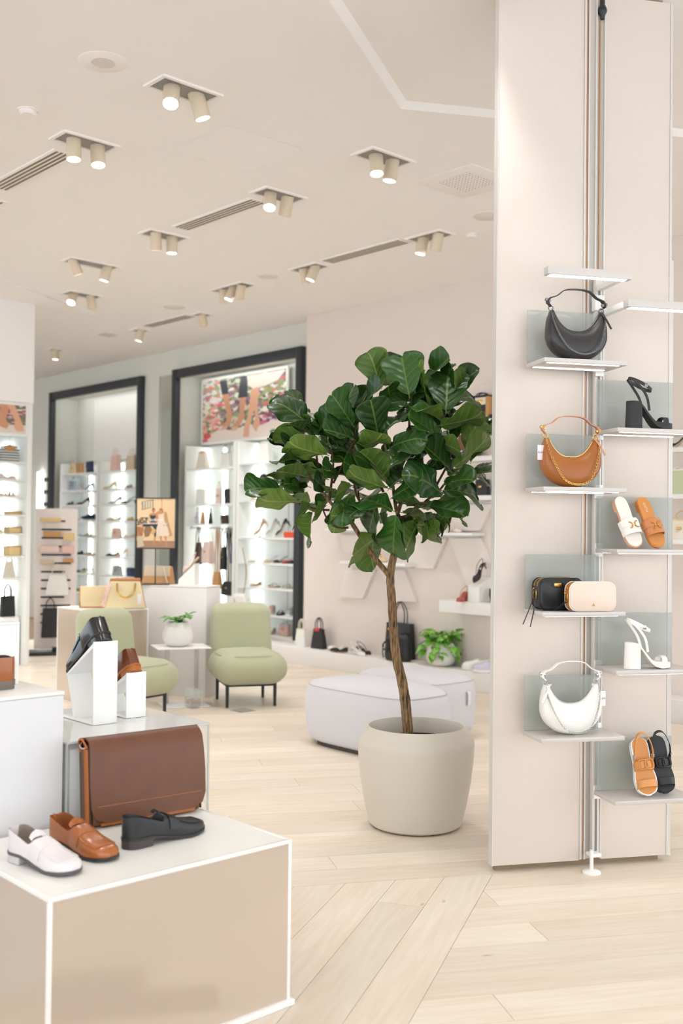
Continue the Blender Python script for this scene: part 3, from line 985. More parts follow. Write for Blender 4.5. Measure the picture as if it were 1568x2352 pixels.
def closed_shoe(t, L, W_, heel, upper, sole, toe='round', tops=None, opens=None, lining=None, strap=None, apron=True, heel_m=None, sole_t=0.007, laces=None, overlay=None, tongue=True, fine=False):
    """loafer or lace-up: lofted upper with a real opening, welted sole and stacked heel"""
    txs = [0, 0.008, 0.022, 0.045, 0.08, 0.13, 0.2, 0.28, 0.35, 0.40, 0.425, 0.44, 0.47, 0.52, 0.58, 0.64, 0.70, 0.76, 0.82, 0.87, 0.91, 0.95, 0.98, 0.995]
    tops = tops or ([0, 0.05, 0.12, 0.2, 0.30, 0.40, 0.44, 0.50, 0.60, 0.75, 0.88, 0.95, 1.0], [0.066, 0.069, 0.066, 0.058, 0.048, 0.044, 0.064, 0.064, 0.053, 0.040, 0.031, 0.024, 0.010])
    opens = opens or ([0, 0.012, 0.026, 0.40, 0.435, 1.0], [0.0, 0.3, 1.0, 1.0, 0.0, 0.0])
    zb_ = lambda u: interp(u, [0, 0.28, 0.5, 0.72, 1.0], [heel, heel, heel * 0.35, 0.001, 0.007]) + sole_t
    rings = [shoe_ring(u * L, outline_w(u, W_, toe), zb_(u), interp(u, *tops), interp(u, *opens)) for u in txs]
    up = MB().loft(rings, closed=False, caps=False)
    n = 13
    if lining:
        for i in range(len(txs) - 1):
            if interp(txs[i], *opens) > 0.4 and interp(txs[i + 1], *opens) > 0.4:
                for k in range(3, 9): up.m[i * 12 + k] = 1
    up.f.append(tuple(range(n))); up.m.append(0)
    up.f.append(tuple(reversed(range(len(up.v) - n, len(up.v))))); up.m.append(0)
    uo = up.build('upper', [upper, lining] if lining else upper, t, sharp=70)
    if fine:
        sb = uo.modifiers.new('smooth', 'SUBSURF'); sb.levels = 1; sb.render_levels = 2
    # welt / sole follows the bottom line
    N = 26; rs = []
    for k in range(N + 1):
        u = 0.5 - 0.5 * math.cos(PI * k / N)
        w = outline_w(u, W_, toe) + 0.003; zb = zb_(u)
        x = u * L + (0.003 if k == N else (-0.003 if k == 0 else 0))
        rs.append([Vector((x, -w, zb - sole_t)), Vector((x, w, zb - sole_t)), Vector((x, w, zb + 0.001)), Vector((x, -w, zb + 0.001))])
    MB().loft(rs).build('sole', sole, t, sharp=40)
    if heel > 0.004:
        hp = sole_poly(L, W_ * 1.02, toe, 12, 1.0, 0.0, 0.27)
        MB().prism([(x, y) for (x, y) in hp], 0, heel + 0.001).build('heel', heel_m or sole, t)
    if lining:
        lr = [shoe_ring(u * L, outline_w(u, W_, toe) * 0.70, zb_(u), 0.006, 0) for u in txs[2:9]]
        MB().loft(lr, closed=False, caps=False).build('insole', lining, uo)
    if apron:
        pth = []
        us = [0.47, 0.54, 0.62, 0.70, 0.78, 0.84, 0.875]
        for u in us:
            rg = shoe_ring(u * L, outline_w(u, W_, toe), zb_(u), interp(u, *tops), 0, 0.0008); pth.append(rg[3])
        u = 0.89; rg = shoe_ring(u * L, outline_w(u, W_, toe), zb_(u), interp(u, *tops), 0, 0.0008); pth += [rg[4], rg[6], rg[8]]
        for u in reversed(us):
            rg = shoe_ring(u * L, outline_w(u, W_, toe), zb_(u), interp(u, *tops), 0, 0.0008); pth.append(rg[9])
        MB().tube(spline(pth, 3), 0.0014, 6).build('apron_seam', upper, uo)
    if strap:
        s0, s1, sm = strap
        rs = [shoe_ring(u * L, outline_w(u, W_, toe), zb_(u), interp(u, *tops), 0, 0.003)[1:12] for u in (s0, (s0 + s1) / 2, s1)]
        ri = [shoe_ring(u * L, outline_w(u, W_, toe), zb_(u), interp(u, *tops), 0, 0.0)[1:12] for u in (s0, s1)]
        MB().loft([ri[0]] + rs + [ri[1]], closed=False, caps=False).build('strap', sm, uo, sharp=30)
    if tongue and not laces:
        u = 0.425
        c = shoe_ring(0.43 * L, outline_w(0.43, W_, toe), zb_(0.43), interp(0.44, *tops), 0, 0.0005)
        rr_ = [c[3:10], [p + Vector((-0.008, 0, 0.006)) for p in c[3:10]], [p + Vector((-0.010, 0, 0.010)) * (1 - abs(p.y) / 0.04) + Vector((-0.008, 0, 0.006)) for p in c[3:10]], [p + Vector((-0.008, 0, 0.007)) * (1 - abs(p.y) / 0.04) + Vector((-0.010, 0, 0.004)) for p in c[3:10]]]
        MB().loft(rr_, closed=False, caps=False).build('tongue', upper, uo, sharp=60)
    if overlay:
        s0, s1, om = overlay
        us = [s0 + (s1 - s0) * k / 5 for k in range(6)]
        rs = [shoe_ring(u * L, outline_w(u, W_, toe), zb_(u), interp(u, *tops), 0, 0.0022)[2:11] for u in us]
        MB().loft(rs, closed=False, caps=False).build('facing', om, uo, sharp=50)
    if laces:
        for k in range(4):
            u = 0.46 + 0.035 * k
            rg = shoe_ring(u * L, outline_w(u, W_, toe), zb_(u), interp(u, *tops), 0, 0.005)[4:9]
            MB().tube(rg, 0.0016, 5).build('lace', laces, uo)
    return t


def footbed(L, W_, zs, thick, toe='round', n=24, grow=0.0, edge=None):
    """curved platform: zs = (ts, heights of its top), thick = (ts, thickness)"""
    rs = []
    for k in range(n + 1):
        u = 0.5 - 0.5 * math.cos(PI * k / n)
        w = outline_w(u, W_, toe) + grow; z = interp(u, *zs); th = interp(u, *thick)
        x = u * L + (grow if k == n else (-grow if k == 0 else 0))
        rs.append([Vector((x, -w, z - th)), Vector((x, w, z - th)), Vector((x, w, z)), Vector((x, -w, z))])
    return MB().loft(rs)


def arch_band(x, z, w, h, wid, t_, lean=0.0, n=14, over=1.0):
    """strap arching over the foot from one side of the sole to the other"""
    pth = []
    for k in range(n + 1):
        a = PI * k / n
        y = math.cos(a); zz = math.sin(a) ** 0.75
        pth.append((x + lean * zz, w * (math.copysign(abs(y) ** 0.8, y)), z + h * zz))
    return MB().strap(pth, wid, t_, (1, 0, 0.0))


def block_sandal(name, label, loc, rot, upper, insole, heel_m, hard, heel_h=0.108, L=0.215):
    """platform sandal with a tall block heel, toe band and ankle strap"""
    t = thing(name, label, 'shoe', loc, 0, 'block heel sandals on the column', rot)
    ts = [0, 0.22, 0.35, 0.55, 0.70, 1.0]; zs = [heel_h + 0.012, heel_h + 0.010, heel_h * 0.86, heel_h * 0.36, 0.030, 0.026]
    th = ([0, 0.3, 0.55, 0.72, 1.0], [0.012, 0.012, 0.016, 0.027, 0.020])
    sm = spline([(a, 0, b) for a, b in zip(ts, zs)], 5)
    zz = ([p.x for p in sm], [p.z for p in sm])
    footbed(L, 0.075, zz, th, 'almond', 30).build('platform', upper, t, sharp=50)
    footbed(L * 0.985, 0.068, (zz[0], [z + 0.002 for z in zz[1]]), ([0, 1], [0.003, 0.003]), 'almond', 30).build('insole', insole, t, sharp=50)
    hp0 = sole_poly(L, 0.075, 'almond', 12, 1.0, 0.0, 0.285); hp1 = [(x * 1.06 - 0.004, y * 1.08) for (x, y) in hp0]
    MB().loft([[Vector((x, y, 0)) for (x, y) in hp1[::-1]], [Vector((x, y, heel_h)) for (x, y) in hp0[::-1]]]).build('heel', heel_m, t, sharp=45)
    arch_band(0.168, 0.020, 0.036, 0.034, 0.024, 0.003, 0.004).build('toe_strap', upper, t)
    # heel counter straps rise to the ankle strap
    for sy in (-1, 1):
        MB().strap(spline([(0.092, sy * 0.031, heel_h * 0.74), (0.078, sy * 0.036, heel_h + 0.03), (0.048, sy * 0.034, heel_h + 0.075), (0.014, sy * 0.022, heel_h + 0.112)], 6), 0.011, 0.003, (1, 0, 0.6)).build('side_strap', upper, t)
    ank = []
    for k in range(24):
        a = 2 * PI * k / 24
        ank.append((0.062 + 0.052 * math.cos(a), 0.033 * math.sin(a), heel_h + 0.088 - 0.026 * math.cos(a)))
    MB().strap(ank, 0.014, 0.003, (0.25, 0, 1), closed=True).build('ankle_strap', upper, t)
    MB().rbox(-0.008, 0.008, -0.002, 0.002, -0.009, 0.009, 0.002, 1, M=TR(0.075, -0.0345, heel_h + 0.082)).build('buckle', hard, t)
    return t


def slide(name, label, M, foot_m, sole_m, strap_m, hard, text_m=None):
    """flat slide with a wide band and a double horseshoe ornament; M places it"""
    t = thing(name, label, 'shoe', (0, 0, 0), 0, 'slides on the column')
    t.matrix_world = M
    L, W_ = 0.242, 0.086
    zs = ([0, 0.3, 0.6, 1], [0.024, 0.024, 0.017, 0.016])
    footbed(L, W_, zs, ([0, 1], [0.014, 0.012]), 'round', 30).build('sole', sole_m, t, sharp=50)
    footbed(L * 0.98, W_ * 0.93, (zs[0], [z + 0.0025 for z in zs[1]]), ([0, 1], [0.004, 0.004]), 'round', 30).build('footbed', foot_m, t, sharp=50)
    hp = sole_poly(L, W_, 'round', 12, 1.0, 0.0, 0.26)
    MB().prism(hp, 0.0, 0.012).build('heel', sole_m, t)
    b = arch_band(0.152, 0.010, 0.0445, 0.040, 0.068, 0.003, -0.002)
    bo = b.build('band', strap_m, t)
    b2 = arch_band(0.139, 0.011, 0.046, 0.0405, 0.026, 0.0035, -0.002).build('band_overlay', strap_m, t)
    for sg in (-1, 1):
        pth = [(0.148 + 0.014 * math.sin(R(a)), sg * 0.015 - sg * 0.013 * math.cos(R(a)) + sg * 0.004, 0.0545) for a in range(-100, 101, 20)]
        MB().tube(pth, 0.0028, 6).build('ornament', hard, bo)
    if text_m:
        text_mesh('ALDO', 0.016, text_m, t, TR(0.052, 0, 0.0272) @ RZ(PI), spacing=1.1)
    return t


def sport_sandal(name, label, M, main, sole_m, foot_m, buckle_m, hard):
    t = thing(name, label, 'shoe', (0, 0, 0), 0, 'sport sandals on the column')
    t.matrix_world = M
    L, W_ = 0.248, 0.092
    zs = ([0, 0.3, 0.6, 0.85, 1], [0.046, 0.043, 0.034, 0.030, 0.034])
    footbed(L, W_, zs, ([0, 0.4, 0.7, 1], [0.046, 0.042, 0.033, 0.022]), 'round', 30, 0.002).build('sole', sole_m, t, sharp=50)
    footbed(L * 0.985, W_ * 0.92, (zs[0], [z + 0.003 for z in zs[1]]), ([0, 1], [0.005, 0.005]), 'round', 30).build('footbed', foot_m, t, sharp=50)
    arch_band(0.205, 0.024, 0.043, 0.042, 0.030, 0.003, -0.004).build('toe_strap', main, t)
    ins = arch_band(0.128, 0.030, 0.041, 0.060, 0.034, 0.003, -0.006).build('instep_strap', main, t)
    # big open link on the instep strap
    z = 0.096
    for (x0, y0) in ((0.124, -0.012), (0.124, 0.014)):
        pts = [(-0.017, -0.015), (0.017, -0.015), (0.017, 0.015), (-0.017, 0.015)]
        MB().tube(spline([(x0 + p[0], y0 + p[1], z - abs(y0 + p[1]) * 0.35) for p in pts + pts[:1]], 4), 0.0048, 6).build('link', buckle_m, ins)
    sl = spline([(0.10, -0.039, 0.045), (0.085, -0.040, 0.085), (0.045, -0.036, 0.112), (0.006, -0.020, 0.122), (-0.004, 0, 0.124), (0.006, 0.020, 0.122), (0.045, 0.036, 0.112), (0.085, 0.040, 0.085), (0.10, 0.039, 0.045)], 5)
    so = MB().strap(sl, 0.017, 0.003, [(0.6, 0, 0.8) if abs(p.y) < 0.03 else (0.9, 0, 0.5) for p in sl]).build('slingback', main, t)
    for sy in (-1, 1):
        MB().rbox(-0.006, 0.006, -0.003, 0.003, -0.01, 0.01, 0.001, 1, M=TR(0.088, sy * 0.0415, 0.082) @ RY(R(30))).build('buckle', hard, so)
        MB().strap([(0.128, sy * 0.039, 0.034), (0.105, sy * 0.040, 0.060), (0.088, sy * 0.040, 0.082)], 0.014, 0.003, (1, 0, 0.5)).build('side_strap', main, t)
    return t

# ================================================================== THINGS ON THE COLUMN SHELVES
L_BLK = leather('black_leather', (24, 24, 26), 0.33)
L_PEWTER = mat('pewter_leather', (58, 56, 56), 0.30, 0.35, 0.12, 10, 0.25, 420)
L_CARAMEL = leather('caramel_leather', (164, 96, 38), 0.33)
L_TANSTRAP = leather('tan_strap_leather', (196, 140, 108), 0.4)
L_WHITE = mat('white_leather', (238, 234, 228), 0.38, 0, 0.02, 14, 0.2, 420)
L_NUDE = mat('nude_leather', (232, 212, 196), 0.45, 0, 0.02, 14, 0.3, 600)
L_TAN = leather('tan_leather', (205, 134, 66), 0.42)
L_COGNAC = leather('cognac_leather', (168, 98, 44), 0.35)
L_CREAM = mat('cream_leather', (236, 228, 216), 0.45, 0, 0.02)

# left row: crescent bags and camera bags
c0, c1, z = shelves['L1']
hobo('crescent_bag', 'black pewter crescent bag with dark chain on the uppermost column shelf', CD(2.036, 4.235, z), PSI, L_PEWTER, M_GUN, 0.3, tagside=None, chain_r=0.0075, strap_m=L_BLK, tasselside=1, s=1.08)
c0, c1, z = shelves['L2']
hobo('crescent_bag', 'caramel leather crescent bag with gold chain and white tag', CD(2.014, 4.235, z), PSI, L_CARAMEL, M_GOLD, 0.3, tagside=-1, chain_r=0.0095, strap_m=L_TANSTRAP, tasselside=1, chain_drop=0.012, s=1.06)
c0, c1, z = shelves['L4']
hobo('crescent_bag', 'white leather crescent bag with silver chain on the lowest left shelf', CD(2.02, 4.23, z + 0.001), PSI, L_WHITE, M_SILVER, 0.3, tagside=1, chain_r=0.0080, strap_m=L_WHITE, tasselside=-1, s=1.07, chain_drop=0.008)
c0, c1, z = shelves['L3']
z += 0.003
camera_bag('camera_bag', 'black double-zip camera bag with gold plate and hanging black zip tails', CD(1.975, 4.272, z), PSI + R(2), 0.205, 0.135, 0.09, L_BLK, L_BLK, L_BLK, M_GOLD, 'bar', L_BLK, ((-0.042, -0.03, -0.152), (-0.058, -0.02, -0.145)))
camera_bag('camera_bag', 'pale nude camera bag with tan gusset and triangle emblem, in front of the black one', CD(2.085, 4.180, z), PSI + R(1), 0.215, 0.122, 0.056, L_NUDE, L_TAN, L_CREAM, M_GOLD, 'triangle', L_BLK, ((-0.05, 0.02, -0.072), (-0.04, 0.03, -0.070)))

# right row: sandals and slides
c0, c1, z = shelves['R1']
block_sandal('block_heel_sandal', 'black block heel ankle strap sandal on the uppermost right shelf', CD(2.268, 4.215, z), (0, 0, PSI + R(-3)), mat('black_suede', (40, 38, 38), 0.6, 0, 0.06, 60), leather('black_insole', (36, 32, 31), 0.4), mat('black_suede', (40, 38, 38)), M_GUN)
c0, c1, z = shelves['R3']
block_sandal('block_heel_sandal', 'white block heel ankle strap sandal on the third right shelf', CD(2.268, 4.215, z), (0, 0, PSI + R(-3)), L_WHITE, L_CREAM, L_WHITE, M_SILVER, 0.100, 0.212)


def leaning(c, z, tilt, yaw, spin, d_bottom=4.215):
    """shoe stood on its toe against the pane: toe down, footbed to the room"""
    base = CD(c, d_bottom, z)
    # local +x (heel to toe) points down, local +z (footbed normal) points to the viewer
    B = Matrix(((0, -1, 0, 0), (0, 0, -1, 0), (-1, 0, 0, 0), (0, 0, 0, 1)))
    B = Matrix(((0, 1, 0, 0), (0, 0, -1, 0), (-1, 0, 0, 0), (0, 0, 0, 1)))
    return Matrix.Translation(base) @ RZ(PSI + yaw) @ RY(spin) @ RX(-tilt) @ B


c0, c1, z = shelves['R2']
for (c, lb, fm, sm, tm) in ((2.315, 'white footbed slide with gold ornament leaning on the second right shelf', L_CREAM, leather('tan_edge', (208, 160, 130), 0.45), mat('white_grain', (240, 232, 224), 0.4, 0, 0.02, 14, 0.2, 420)),
                        (2.425, 'tan leather slide with gold ornament leaning on the second right shelf', L_TAN, L_TAN, leather('tan_band', (200, 128, 78), 0.4))):
    M = leaning(c, z + 0.008, R(24), R(6), R(-9)) @ TR(-0.236, 0, -0.004)
    slide('slide_sandal', lb, M, fm, sm, tm, M_GOLD, mat('print_cream', (226, 214, 190), 0.5) if fm is L_TAN else None)
c0, c1, z = shelves['R4']
M_RUB = mat('white_rubber', (240, 240, 238), 0.5)
M_RUBB = mat('black_rubber', (28, 28, 28), 0.5)
L_TAN2 = leather('honey_leather', (216, 150, 84), 0.42)
M = leaning(2.372, z + 0.006, R(22), R(-14), R(-7), 4.20) @ TR(-0.244, 0, -0.002)
sport_sandal('sport_sandal', 'honey tan sport sandal with white sole leaning on the lowest right shelf', M, L_TAN2, M_RUB, L_TAN2, mat('honey_link', (200, 132, 62), 0.4), M_SILVER)
M = leaning(2.470, z + 0.006, R(22), R(-14), R(-7), 4.225) @ TR(-0.244, 0, -0.002)
sport_sandal('sport_sandal', 'black sport sandal leaning behind the honey tan one', M, L_BLK, M_RUBB, leather('black_footbed', (40, 40, 42), 0.45), mat('black_link', (26, 24, 22), 0.35), M_SILVER)

# ================================================================== FOREGROUND PLINTHS
M_TINT = mat('tinted_acrylic_panel', (202, 185, 168), 0.14, 0.25, 0.02, 4)
M_EDGE = mat('acrylic_edge', (240, 238, 234), 0.25)
M_TOPW = mat('white_top', (240, 238, 232), 0.3, noise=0.01, nscale=5)
M_CLEAR = acrylic('clear_acrylic', (238, 239, 236), 0.12, 0.03)
M_CEDGE = acrylic('acrylic_cut_edge', (224, 227, 223), 0.7, 0.1)


def cube_plinth(name, label, a0, a1, b0, b1, h, tint=True, plate=False, z0=0.0):
    """display cube: face panels, white cut edges and a top sheet"""
    t = thing(name, label, 'plinth', AB((a0 + a1) / 2, (b0 + b1) / 2, z0), PHI, 'display cubes of the shop')
    x, y, e = (a1 - a0) / 2, (b1 - b0) / 2, 0.012
    pm = M_TINT if tint else M_WHITE
    zb = 0.02 if plate else 0.0
    MB().box(-x + e, x - e, -y + 0.002, -y + 0.010, zb, h - e).build('front_panel', pm, t)
    MB().box(-x + e, x - e, y - 0.010, y - 0.002, zb, h - e).build('back_panel', pm, t)
    MB().box(-x + 0.002, -x + 0.010, -y + e, y - e, zb, h - e).build('side_panel', pm, t)
    MB().box(x - 0.010, x - 0.002, -y + e, y - e, zb, h - e).build('side_panel', pm, t)
    for sx in (-1, 1):
        for sy in (-1, 1):
            MB().rbox(sx * (x - e / 2) - e / 2, sx * (x - e / 2) + e / 2, sy * (y - e / 2) - e / 2, sy * (y - e / 2) + e / 2, zb, h - e, 0.001, 1).build('corner_edge', M_EDGE, t)
    for sy in (-1, 1):
        MB().rbox(-x, x, sy * (y - e / 2) - e / 2, sy * (y - e / 2) + e / 2, h - e, h, 0.001, 1).build('top_edge', M_EDGE, t)
    for sx in (-1, 1):
        MB().rbox(sx * (x - e / 2) - e / 2, sx * (x - e / 2) + e / 2, -y + e, y - e, h - e, h, 0.001, 1).build('top_edge', M_EDGE, t)
    MB().box(-x + e, x - e, -y + e, y - e, h - 0.010, h - 0.0015).build('top_sheet', M_TOPW, t)
    if plate:
        MB().rbox(-x - 0.02, x + 0.012, -y - 0.012, y, 0.0, 0.02, 0.004, 1).build('base_plate', M_EDGE, t)
    return t


T1 = 0.52
cube_plinth('display_cube', 'low foreground display cube with blush panels under the loafers and the brown messenger bag', 1.339, 2.172, 2.58, 3.185, T1, True, True)


def clear_cube(label, a0, a1, b0, b1, h, core_m):
    """white block under a clear acrylic cover"""
    t = thing('acrylic_cube', label, 'plinth', AB((a0 + a1) / 2, (b0 + b1) / 2, 0), PHI, 'display cubes of the shop')
    x, y = (a1 - a0) / 2, (b1 - b0) / 2
    MB().rbox(-x + 0.025, x - 0.03, -y + 0.02, y - 0.02, 0.0, h - 0.03, 0.003, 1).build('core_block', core_m, t)
    for (x0, x1, y0, y1) in ((-x, x, -y, -y + 0.006), (-x, x, y - 0.006, y), (-x, -x + 0.006, -y + 0.006, y - 0.006), (x - 0.006, x, -y + 0.006, y - 0.006)):
        MB().box(x0, x1, y0, y1, 0, h - 0.006).build('clear_side', M_CLEAR, t)
    MB().box(-x, x, -y, y, h - 0.006, h).build('clear_top', acrylic('clear_acrylic_top', (242, 242, 239), 0.85, 0.05), t)
    for (sx, sy) in ((-1, -1), (1, -1), (1, 1)):
        MB().box(sx * x - 0.006 if sx > 0 else -x, sx * x if sx > 0 else -x + 0.006, sy * y if sy < 0 else y - 0.006, -y + 0.006 if sy < 0 else y, 0, h).build('cut_edge', M_CEDGE, t)
    MB().box(x - 0.006, x + 0.001, -y, y, h - 0.007, h + 0.0005).build('cut_edge', M_CEDGE, t)
    MB().box(-x, x, -y - 0.001, -y + 0.006, h - 0.007, h + 0.0005).build('cut_edge', M_CEDGE, t)
    return t


T2 = 0.787
clear_cube('clear acrylic cube over a white block carrying the two shoe risers', 1.715, 2.294, 3.20, 3.80, T2, M_WHITE)
T3 = 0.958
t3 = thing('display_cube', 'tall plain white display cube cut off by the left edge of the picture', 'plinth', AB(1.25, 3.375, 0), PHI, 'display cubes of the shop')
MB().rbox(-0.45, 0.454, -0.175, 0.25, 0, T3 - 0.012, 0.004, 1).build('body', mat('white_cube_paint', (220, 218, 219), 0.4, noise=0.01), t3)
MB().rbox(-0.452, 0.456, -0.177, 0.252, T3 - 0.012, T3, 0.003, 1).build('top_sheet', M_TOPW, t3)

# ---- shoes lying on the low cube
L_ICE = mat('ice_white_suede', (226, 218, 218), 0.7, 0, 0.02, 60, 0.3, 700)
L_BROWN = leather('brown_messenger_leather', (104, 62, 40), 0.42, 0.22)
L_LOAFER = mat('tan_calf', (158, 88, 36), 0.24, 0, 0.25, 6, 0.1, 300, coat=0.3)
S_DARK = mat('dark_sole', (44, 38, 36), 0.5)
S_STACK = leather('stacked_heel', (66, 58, 56), 0.5)
ICE_S = mat('ice_sole', (86, 80, 82), 0.5)


def shoe_at(name, label, heel, toe, z, L, group=None):
    """empty at the heel, +x toward the toe"""
    d = toe - heel
    t = thing(name, label, 'shoe', (heel.x, heel.y, z), math.atan2(d.y, d.x), group)
    return t


t = shoe_at('loafer', 'ice white suede penny loafer on the low cube, leftmost', AB(1.425, 2.975), AB(1.485, 2.72), T1, 0.275, 'penny loafers on the low cube')
closed_shoe(t, 0.275, 0.094, 0.022, L_ICE, ICE_S, 'round', lining=mat('taupe_lining', (140, 126, 112), 0.6), strap=(0.475, 0.60, L_ICE), heel_m=mat('ice_heel', (200, 194, 194), 0.6), fine=True)
t = shoe_at('loafer', 'shiny tan leather penny loafer between the white one and the bag', AB(1.585, 3.03), AB(1.632, 2.735), T1, 0.28, 'penny loafers on the low cube')
closed_shoe(t, 0.285, 0.094, 0.020, L_LOAFER, S_DARK, 'round', lining=leather('tan_lining', (140, 78, 34), 0.5), strap=(0.475, 0.60, L_LOAFER), heel_m=S_STACK, fine=True)
t = shoe_at('loafer', 'black leather penny loafer lying in front of the messenger bag', AB(1.715, 2.835), AB(2.06, 2.862), T1, 0.285, 'penny loafers on the low cube')
closed_shoe(t, 0.312, 0.1, 0.024, leather('black_calf', (34, 34, 36), 0.42, 0.12), S_DARK, 'almond', lining=L_BLK, strap=(0.475, 0.59, L_BLK), heel_m=S_STACK, fine=True)

# ---- messenger bag
mb_ = thing('messenger_bag', 'large brown leather messenger bag with a wide front flap on the low cube', 'bag', AB(1.950, 3.058, T1 + 0.006), PHI - R(4))
mb_.rotation_euler = (R(-5), 0, PHI - R(5))
w, h, d = 0.408, 0.280, 0.085
MB().rbox(-w / 2 + 0.004, w / 2 - 0.004, 0.006, d, 0.0, h - 0.012, 0.012, 2).build('body', L_BROWN, mb_)
gus = leather('cognac_gusset', (176, 98, 34), 0.38)
for sx in (-1, 1):
    MB().rbox(sx * (w / 2 - 0.001) - 0.006, sx * (w / 2 - 0.001) + 0.006, 0.022, d * 0.62, 0.004, h - 0.03, 0.005, 2).build('gusset', gus, mb_)
    MB().rbox(sx * (w / 2 + 0.001) - 0.005, sx * (w / 2 + 0.001) + 0.005, d * 0.64, d * 0.98, 0.004, h - 0.03, 0.004, 2).build('side_strap', leather('dark_taupe_strap', (92, 70, 58), 0.5), mb_)
    MB().rbox(sx * (w / 2 - 0.001) - 0.003, sx * (w / 2 - 0.001) + 0.003, 0.010, 0.021, 0.004, h - 0.02, 0.002, 1).build('binding', leather('dark_binding', (60, 34, 20), 0.45), mb_)
    q = MB().torus(0.012, 0.0035, 16, 6, TR(sx * (w / 2 + 0.004), d * 0.6, h - 0.018) @ RZ(R(30)) @ RY(PI / 2)).build('strap_ring', M_SILVER, mb_)
    MB().strap(spline([(sx * (w / 2 + 0.002), d * 0.3, h - 0.03), (sx * (w / 2 + 0.01), d * 0.5, h - 0.004), (sx * (w / 2 + 0.01), d * 0.8, h - 0.010), (sx * (w / 2 + 0.004), d * 0.9, h - 0.04)], 5), 0.022, 0.004, (0.2, 1, 0)).build('strap_tab', gus, mb_)
# flap: rounded sheet folded over the top
cols = 24
prof = [(d * 0.95, h - 0.03), (d * 0.9, h - 0.008), (d * 0.72, h + 0.002), (d * 0.4, h + 0.004), (0.012, h - 0.004), (-0.002, h - 0.022), (-0.007, h * 0.75), (-0.009, h * 0.5), (-0.010, h * 0.22), (-0.009, h * 0.10), (-0.008, 0.012)]


def flap_half(i):
    z = prof[i][1]
    k = 0.0
    if i >= 8:
        r = 0.045; zz = max(0.0, (0.012 + r) - z)
        k = r - math.sqrt(max(0, r * r - zz * zz))
    return w / 2 + 0.003 - k + (0.006 * math.sin(PI * min(1, max(0, (h - z) / h))) if i > 4 else 0)


outer_, inner_ = [], []
for i, (y, z) in enumerate(prof):
    hw = flap_half(i)
    a = Vector((0, prof[min(i + 1, len(prof) - 1)][0] - prof[max(i - 1, 0)][0], prof[min(i + 1, len(prof) - 1)][1] - prof[max(i - 1, 0)][1])).normalized()
    n_ = Vector((0, a.z, -a.y))
    outer_.append([Vector((-hw + 2 * hw * k / cols, y, z)) + n_ * 0.003 for k in range(cols + 1)])
    inner_.append([Vector((-hw + 2 * hw * k / cols, y, z)) - n_ * 0.003 for k in range(cols, -1, -1)])
fl = MB().loft([o2 + i2 for o2, i2 in zip(outer_, inner_)]).build('flap', L_BROWN, mb_, sharp=50)
MB().tube([(-w / 2 + 0.012 + (w - 0.02) * k / 12, -0.0125, h * 0.235) for k in range(13)], 0.0022, 6).build('flap_seam', leather('seam_brown', (140, 88, 58), 0.45), fl)
MB().rbox(-w / 2 + 0.03, w / 2 - 0.03, -0.002, 0.012, 0.0, 0.012, 0.003, 1).build('base_trim', gus, mb_)
price_tag(mb_, TR(w / 2 + 0.012, 0.04, h * 0.80) @ RZ(R(20)), None, 0.03, 0.06)

# ---- shoe risers on the clear cube
M_RISER = mat('white_bent_acrylic', (242, 241, 238), 0.25)


def shoe_riser(label, a, b, z, w, hgt, run, drop):
    t = thing('shoe_riser', label, 'shoe stand', AB(a, b, z + 0.001), PHI, 'shoe risers on the clear cube')
    k = 0.008
    MB().rbox(0, w, 0, k, 0, hgt, 0.002, 1).build('upright', M_RISER, t)
    sl = [(0, hgt), (run, hgt - drop)]
    MB().add([(0, k * 0.2, hgt - 0.002), (w, k * 0.2, hgt - 0.002), (w, run, hgt - drop), (0, run, hgt - drop), (0, k * 0.2, hgt - 0.010 - k), (w, k * 0.2, hgt - 0.010 - k), (w, run, hgt - drop - k), (0, run, hgt - drop - k)],
             [(0, 1, 2, 3), (7, 6, 5, 4), (4, 5, 1, 0), (5, 6, 2, 1), (6, 7, 3, 2), (7, 4, 0, 3)]).build('sloping_rest', M_RISER, t)
    MB().add([(0, run - k, hgt - drop), (w, run - k, hgt - drop), (w, run * 0.98, hgt - drop), (0, run * 0.98, hgt - drop), (0, run * 0.72 - k, k), (w, run * 0.72 - k, k), (w, run * 0.72, k), (0, run * 0.72, k)],
             [(3, 2, 1, 0), (4, 5, 6, 7), (0, 1, 5, 4), (1, 2, 6, 5), (2, 3, 7, 6), (3, 0, 4, 7)]).build('rear_leg', M_RISER, t)
    MB().rbox(0, w, k, run * 1.2, 0, k, 0.002, 1).build('foot_plate', M_RISER, t)
    return t


def shoe_on_riser(name, label, a, b, z, hgt, run, drop, w, build):
    ang = math.atan2(drop, run)
    t = thing(name, label, 'shoe', (0, 0, 0), 0, 'dress shoes on the risers')
    t.matrix_world = Matrix.Translation(AB(a, b, z)) @ RZ(PHI) @ TR(w / 2, 0.0, hgt + 0.001) @ RZ(PI / 2) @ RY(ang) @ TR(-0.012, 0, 0.004)
    build(t)
    return t


